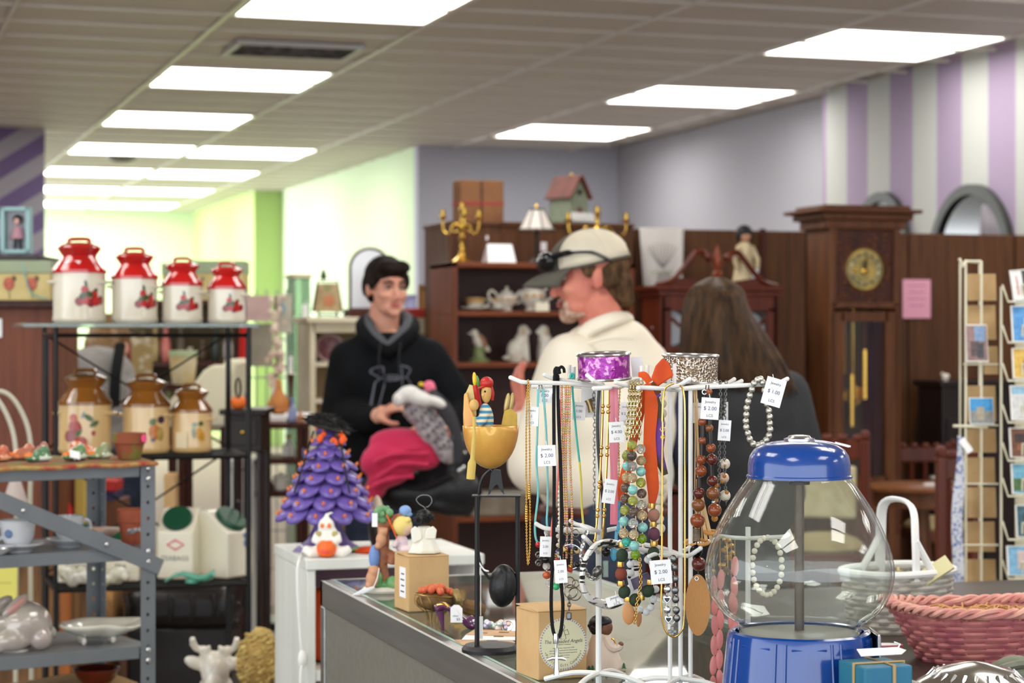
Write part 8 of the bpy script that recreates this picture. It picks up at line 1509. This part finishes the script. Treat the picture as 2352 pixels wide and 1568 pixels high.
# gold snake chain
t,j=JT('necklace','long gold snake chain in a narrow loop on the right stand','necklace',1545,884,GN); dl=-.115
MB().tube(smooth_pts([j(1548,880,dl),j(1526,896,dl),j(1521,960,dl),j(1522,980,dl),j(1521,1080,dl),j(1520,1300,dl),j(1519,1400,dl),j(1528,1446,dl),j(1546,1462,dl),j(1564,1450,dl),j(1572,1410,dl),j(1573,1200,dl),j(1573,960,dl),j(1570,900,dl),j(1562,884,dl)]),.0011,8).build('chain',GOLD,t); MB().torus(j(1522,986,dl),.0026,.0006,rotm(pi/2),16,6).build('clasp_ring',GOLD,t); MB().torus(j(1522,1004,dl),.0018,.0006,rotm(pi/2),14,6,1.6).build('clasp',GOLD,t)
t,j=JT('necklace','bundle of beige cords with wooden rings behind the wood beads','necklace',1600,890,GN); m_bg=mat('beige cord',(220,186,136),.7)
for x0_,x1_ in ((1594,1596),(1598,1603),(1600,1609)): MB().tube(smooth_pts([j(x0_,896,-.02),j(x0_+3,1000,-.02),j(x1_,1120,-.02),j(x1_+4,1250,-.02)]),.0009,6).build('cord',m_bg,t)
for x0_,x1_ in ((1604,1596),(1612,1622),(1618,1634)): MB().tube(smooth_pts([j(1603,1100,-.025),j(x0_,1170,-.025),j(x1_,1240,-.025)]),.0022,8).build('rope_strand',m_bg,t)
for cx,cy,R in ((1600,1245,26),(1634,1222,14)): MB().torus(j(cx,cy,-.03),R*sj,.0022,rotm(radians(8)),28,8).build('wood_ring',mat('honey wood',(206,146,78),.5),t)
ptag(t,j,1604,948,24,46,-.015,0,0,'')
# wood bead necklace with disc pendant
t,j=JT('necklace','brown wooden bead necklace with dark tubes and a large tan oval pendant','necklace',1622,886,GN); dl=-.075
W_=[mat('chestnut bead',(150,74,34),.22,0,(126,56,24),90,(1,1,.3),coat=.4),mat('dark cherry bead',(104,38,26),.2,0,(84,30,20),90,coat=.4),mat('walnut bead',(140,84,40),.25,0,(110,62,28),90,coat=.4)]; m_tb2=mat('dark tube bead',(38,28,26),.35)
for x,y,r,k in ((798,985,9.5,0),(800,1210,9,0),(785,1440,11.5,0),(785,1575,13,0),(882,625,7.5,0),(882,1060,9.5,2),(905,1300,11,0),(915,1435,12.5,1)): bead(t,j(*c2(x,y),dl),r*sj,W_[k])
for x,y,r,k in ((1238,555,13,1),(1230,718,15,2),(1218,935,16.5,0),(1425,385,12.5,1),(1430,555,14.5,2),(1455,790,15.5,0)): bead(t,j(*c4(x,y),dl),r*sj,W_[k])
bead(t,j(*c6(1200,270),dl),14.5*sj,MATS['jet bead']); bead(t,j(*c6(1235,450),dl),16*sj,W_[1]); bead(t,j(*c4(1440,680),dl),4.5*sj,SILVER)
for a,b_ in ((c2(805,1025),c2(805,1170)),(c2(795,1245),c2(795,1400)),(c2(885,955),c2(885,1030)),(c2(890,1100),c2(900,1260)),(c4(1410,165),c4(1415,320)),(c4(1245,335),c4(1242,480)),(c2(882,650),c2(884,700))): MB().tube([j(*a,dl),j(*b_,dl)],.0030,10).build('tube_bead',m_tb2,t)
MB().tube([j(*c4(1205,1050),dl),j(*c4(1205,1215),dl)],[.0042,.0048],10).build('bone_tube',mat('striped bone',(120,100,76),.5,0,(80,64,46),60,(1,1,4)),t); MB().tube(smooth_pts([j(1622,884,dl),j(1612,960,dl),j(1606,1100,dl),j(1602,1210,dl),j(1600,1262,dl),j(1604,1320,dl),j(1600,1330,dl)]),.0007,5).build('thread',m_tb2,t); MB().tube(smooth_pts([j(1628,884,dl),j(1630,980,dl),j(1636,1060,dl),j(1640,1130,dl),j(1640,1180,dl)]),.0007,5).build('thread',m_tb2,t)
MB().lathe([(1,-.0014),(1.0,.0014)],40,(0,0,0),rotm(pi/2)).build('oval_pendant',mat('tan wood disc',(196,140,80),.55,0,(184,126,68),10,(3,3,.4)),t,30,loc=j(1603,1389,dl)); t.children
for o in t.children:
 if o.name.startswith('oval_pendant'): o.scale=(27.5*sj,1,68*sj)
MB().torus(j(1600,1328,dl - .002),4*sj,.0006,rotm(pi/2),14,5).build('eyelet',SILVER,t); ptag(t,j,1631,938,40,48,-.09,4,0,'$ 2.00')
MB().torus(j(1618,900,dl),5*sj,.0007,rotm(pi/2),14,5).build('clasp_ring',SILVER,t)
# silver chain with pearls
t,j=JT('necklace','dark silver chain necklace with large pearls and amber chips','necklace',1660,878,GN); dl=-.05
for xs in ((1654,1656,1652,1652),(1668,1664,1664,1668)): chain(t,smooth_pts([j(x,y,dl) for x,y in zip(xs,(878,960,1060,1160))],4),.0042,.0006,DARKSILVER)
for (x,y),r,m in ((c4(1595,150),12.5,m_prl2),(c4(1580,345),12.5,mat('rose pearl',(226,190,170),.15,coat=.5)),(c4(1600,590),12.5,m_prl2)): bead(t,j(x,y,dl+.004),r*sj,m)
m_amb=mat('amber glass',(206,140,50),.1,trans=.4)
for x,y,r in ((1595,175,3),(1590,320,4.5),(1560,400,4.5),(1625,545,4.5),(1480,445,6),(1480,660,5),(1455,905,7.5),(1480,540,4)): bead(t,j(*c4(x,y),dl - .008),r*sj,m_amb)
ptag(t,j,1664,988,28,46,-.07,4,0,'$ 2.00'); ptag(t,j,1668,945,12,44,-.03,0,40,'')
# silver bead bracelet
t,j=JT('bracelet','silver ball bead bracelet hanging from the rightmost arm','bracelet',1740,872,'bracelets on the stands'); dl=-.065; br=[(1740,872),(1732,880),(1727,894),(1722,908),(1718,922),(1715,937),(1714,952),(1713,967),(1714,981),(1718,995),(1722,1008),(1730,1019),(1741,1022),(1751,1018),(1760,1010),(1766,1000),(1769,986),(1768,972),(1768,957),(1766,943),(1762,928),(1758,912),(1756,896),(1752,878),(1747,870)]
m_sm=mat('textured silver',(200,198,190),.22,1,bump=.2,ns=400)
for q in br: bead(t,j(*q,dl),7.4*sj,m_sm)
ptag(t,j,1777,900,46,62,-.07,16,10,'$ 1.00')
# bangles on top,zebra bangle
def cuff(px,py,wpx,hpx,dy,m,label,tilt):
 t,j=JT('bangle',label,'bangle',px,py,'wide cuff bangles on top of the stands'); R=wpx/2*sj*(dJ+dy)/dJ; H=hpx*sj*(dJ+dy)/dJ; c=j(px,py,dy); T=rotm(radians(tilt[0]),radians(tilt[1]))
 MB().lathe([(R,0),(R,H),(R - .0012,H),(R - .0012,0),(R,0)],64,c,T,cap0=False,cap1=False).build('band',m,t,smooth=30)
 for z in (0,H): MB().torus(c+T @ Vector((0,0,z)),R,.0019,T,64,8).build('silver_rim',SILVER,t)
 return t,j
t,j=cuff(1388,869,120,56,.0,mat('purple foil glitter',(150,30,150),.25,.5,(226,150,206),150,(1,1,1),nlo=.52,nhi=.62,bump=.5,coat=.4),'glittering purple foil cuff bangle on the left stand',(3,-2)); MB().box(j(1464,842,.03),(28*sj,.0005,46*sj),rotm(0,radians(-6))).build('price_tag',PAPER,t,0)
cuff(1585,876,126,60,.02,mat('rhinestone mesh',(150,130,110),.2,.9,(236,226,210),420,nlo=.46,nhi=.6,bump=.8,detail=0),'champagne rhinestone cuff bangle on the right stand',(2,1))
t,j=JT('bangle','white bangle with black zebra stripes on the lower tier','bangle',1380,1255,'bracelets on the stands'); zp_=[(1450,1262,.02),(1420,1252,-.01),(1392,1246,-.035),(1366,1254,-.055),(1347,1280,-.065),(1338,1312,-.07),(1338,1345,-.065),(1350,1370,-.055),(1372,1382,-.035),(1400,1388,-.01),(1430,1375,.02),(1455,1340,.03),(1460,1300,.03)]
MB().tube(smooth_pts([j(*q) for q in zp_],6,True),.0058,10,True,flat=.6).build('band',mat('zebra enamel',(236,234,228),.2,0,(16,16,18),70,(.4,.6,2.6),nlo=.53,nhi=.56,coat=.4),t); ptag(t,j,1415,1378,44,22,-.07,-16,0,'1')
# charm bracelet with hearts and crosses
t,j=JT('bracelet','silver and black heart charm bracelet with square cross ends','bracelet',1545,1280,'bracelets on the stands'); dl=-.11
for x,y in ((800,800),(800,1085),(880,380),(895,500),(905,660),(910,815),(915,940),(925,1090),(930,1200),(795,700)): bead(t,j(*c6(x,y),dl),sj,DARKSILVER if x > 850 else SILVER,'silver_charm',(0,0,0),(8,4,9))
for x,y in ((795,940),(815,1215)):
 q=j(*c6(x,y),dl - .002); MB().prism([(q.x+a*sj,q.z+b_*sj) for a,b_ in ((-10,6),(-5,9),(0,6),(5,9),(10,6),(8,-2),(0,-10),(-8,-2))],dl - .004,dl).build('heart_frame',SILVER,t,0,.0006,1); MB().prism([(q.x+a*sj*.62,q.z+b_*sj*.62) for a,b_ in ((-10,6),(0,6),(10,6),(8,-2),(0,-10),(-8,-2))],dl - .0052,dl - .004).build('black_heart',MATS['jet bead'],t,0)
q=j(*c6(870,1385),dl); MB().box(q,(20*sj,.003,8*sj)).box(q,(8*sj,.003,24*sj)).build('cross_charm',DARKSILVER,t,0,.0006,1); MB().tube(smooth_pts([j(1545,1282,dl+.01),j(1536,1300,dl),j(1532,1360,dl),j(1534,1420,dl),j(1545,1432,dl),j(1554,1410,dl),j(1552,1350,dl),j(1548,1300,dl)]),.0006,5).build('link_wire',SILVER,t); ptag(t,j,1518,1313,46,52,-.125,-5,-4,'$ 2.00')
# tan oval earrings,key rings,cluster charms
t,j=JT('earrings','pair of tan oval drop earrings with gold bead chain','earrings',1468,1290); dl=-.085
bead(t,j(*c6(262,1140),dl),sj,mat('tan resin',(206,146,92),.4,0,(190,128,76),20),'oval_drop',(0,radians(-6),radians(10)),(14.5,4,24)); bead(t,j(*c6(408,1215),dl+.008),sj,MATS['tan resin'],'oval_drop',(0,radians(10),radians(50)),(9,4,17)); chain(t,[j(1470,1285,dl),j(1472,1340,dl),j(1462,1390,dl),j(1458,1432,dl)],.004,.0007,GOLD); MB().tube([j(1468,1322,dl+.01),j(1478,1345,dl+.01)],[.011,.012],12,flat=.2).build('plum_disc',mat('plum resin',(72,62,84),.3),t)
t,j=JT('key_rings','linked silver key rings with a small pewter charm','key ring',1310,1225); dl=-.03
for cx,cy,R in ((1316,1255,18),(1308,1337,12),(1322,1340,8),(1311,1358,15),(1320,1364,14),(1302,1218,10),(1322,1224,8)): MB().torus(j(cx,cy,dl),R*sj,.0008,rotm(radians(84)),28,6).build('ring',mat('steel ring',(170,164,150),.25,1),t)
chain(t,[j(1308,1372,dl),j(1307,1402,dl)],.005,.0008,DARKSILVER); MB().box(j(1307,1414,dl),(13*sj,.004,18*sj)).build('pewter_charm',DARKSILVER,t,0,.002,2)
t,j=JT('bracelet','mixed charm bracelet with red, gold and iridescent beads','bracelet',1300,1260,'bracelets on the stands'); dl=-.035; random.seed(17)
cc=[mat('red crackle',(206,70,56),.15,trans=.2),GOLD,mat('iridescent bead',(120,100,150),.15,.4),m_clr,MATS['jet bead'],mat('shell bead',(226,196,146),.3)]
for i in range(26): a=2*pi*i/26; bead(t,j(1310+30*cos(a)+random.gauss(0,3),1278+24*sin(a)+random.gauss(0,3),dl+random.uniform(-.01,.01)),random.uniform(5,8)*sj,cc[i % 6],'bead',(random.random(),random.random(),0),(1,.8,random.uniform(.7,1)))
MB().torus(j(1310,1278,dl),28*sj,.0006,rotm(pi/2),28,5).build('wire',SILVER,t); ptag(t,j,1288,1312,28,52,dl - .02,-4,0,'2.00')
t,j=JT('bracelet','twisted silver rope bangle on the lower left tier','bracelet',1345,1215,'bracelets on the stands'); pts=smooth_pts([j(1352,1212,-.04),j(1342,1240,-.045),j(1336,1275,-.045),j(1340,1300,-.04),j(1352,1322,-.03),j(1368,1330,-.02),j(1380,1310,-.01)],8)
for k in range(2): MB().tube([p+Vector((.0016*cos(i*.8+k*pi),.0016*sin(i*.8+k*pi),0)) for i,p in enumerate(pts)],.0017,6).build('twisted_strand',SILVER,t)
bead(t,j(1372,1312,-.02),.007,DARKSILVER,'end_cap',(0,.6,0),(.8,.7,1.1))
# pink plastic link chain
t,j=JT('necklace','long pink plastic tile necklace below the gumball globe','necklace',1652,1240,GN); m_pp=mat('pink plastic tile',(242,148,144),.35,trans=.15); dl=-.02
for col,(x,y0) in enumerate(((1640,1344),(1654,1330),(1680,1380),(1688,1300))):
 for i in range(7 if col < 2 else 5):
  y=y0+46*i
  if y > 1590: continue
  bead(t,j(x+2*sin(i+col)+.02*(y - 1300)*(0),y,dl),sj,m_pp,'tile',(0,radians(4*sin(i*2+col)),0),(8.5,4,23))
 MB().tube([j(x,1240,dl),j(x,min(1590,y0+46*6),dl)],.0004,4).build('wire',GOLD,t)
# jewellery seen through the globe
t,j=JT('bracelet','cream pearl bracelet seen through the gumball globe','bracelet',1762,1236,'bracelets on the stands')
for i in range(24): a=2*pi*i/24+.3; bead(t,j(1762+34*sin(a),1300 - 66*cos(a),.02),7*sj,m_prl2)
MB().torus(j(1762,1300,.02),1*sj,.0004).build('thread',PAPER,t); t2,j2=JT('bracelet','amber and gold chip bracelet seen through the left of the globe','bracelet',1672,1236,'bracelets on the stands'); random.seed(31)
for i in range(30): bead(t2,j2(random.gauss(1668,12),random.uniform(1235,1325),.02+random.uniform(-.01,.01)),random.uniform(4,8)*sj,random.choice([m_amb,GOLD,MATS['walnut bead']]),'chip',(random.random(),random.random(),0),(1,.7,.8))
MB().tube(smooth_pts([j2(1652,1234,.03),j2(1668,1240,.02),j2(1672,1320,.02)]),.0005,5).build('thread',GOLD,t2)
stand_t,sj_=JT('jewelry_stand','small white wire stand holding the pearl bracelet behind the globe','jewelry stand',1720,1240,'white wire jewelry stands'); zf=CZ - stand_t.location.z; p=sj_(1718,1210,.04)
MB().tube([p,Vector((p.x,.04,zf+.003))],WR,8).build('pole',WHITEWIRE,stand_t); MB().tube(smooth_pts([sj_(1718,1236,.04),sj_(1760,1234,.02),sj_(1800,1232,.0),sj_(1812,1226,0)]),WR*.8,8).build('arm',WHITEWIRE,stand_t); MB().tube(smooth_pts([sj_(1718,1236,.04),sj_(1680,1234,.03),sj_(1650,1230,.03)]),WR*.8,8).build('arm',WHITEWIRE,stand_t)
for i in range(3): a=i*2*pi/3+.4; MB().tube([(p.x,.04,zf+.012),(p.x+.035*cos(a),.04+.035*sin(a),zf+.003)],WR,8).build('foot',WHITEWIRE,stand_t)
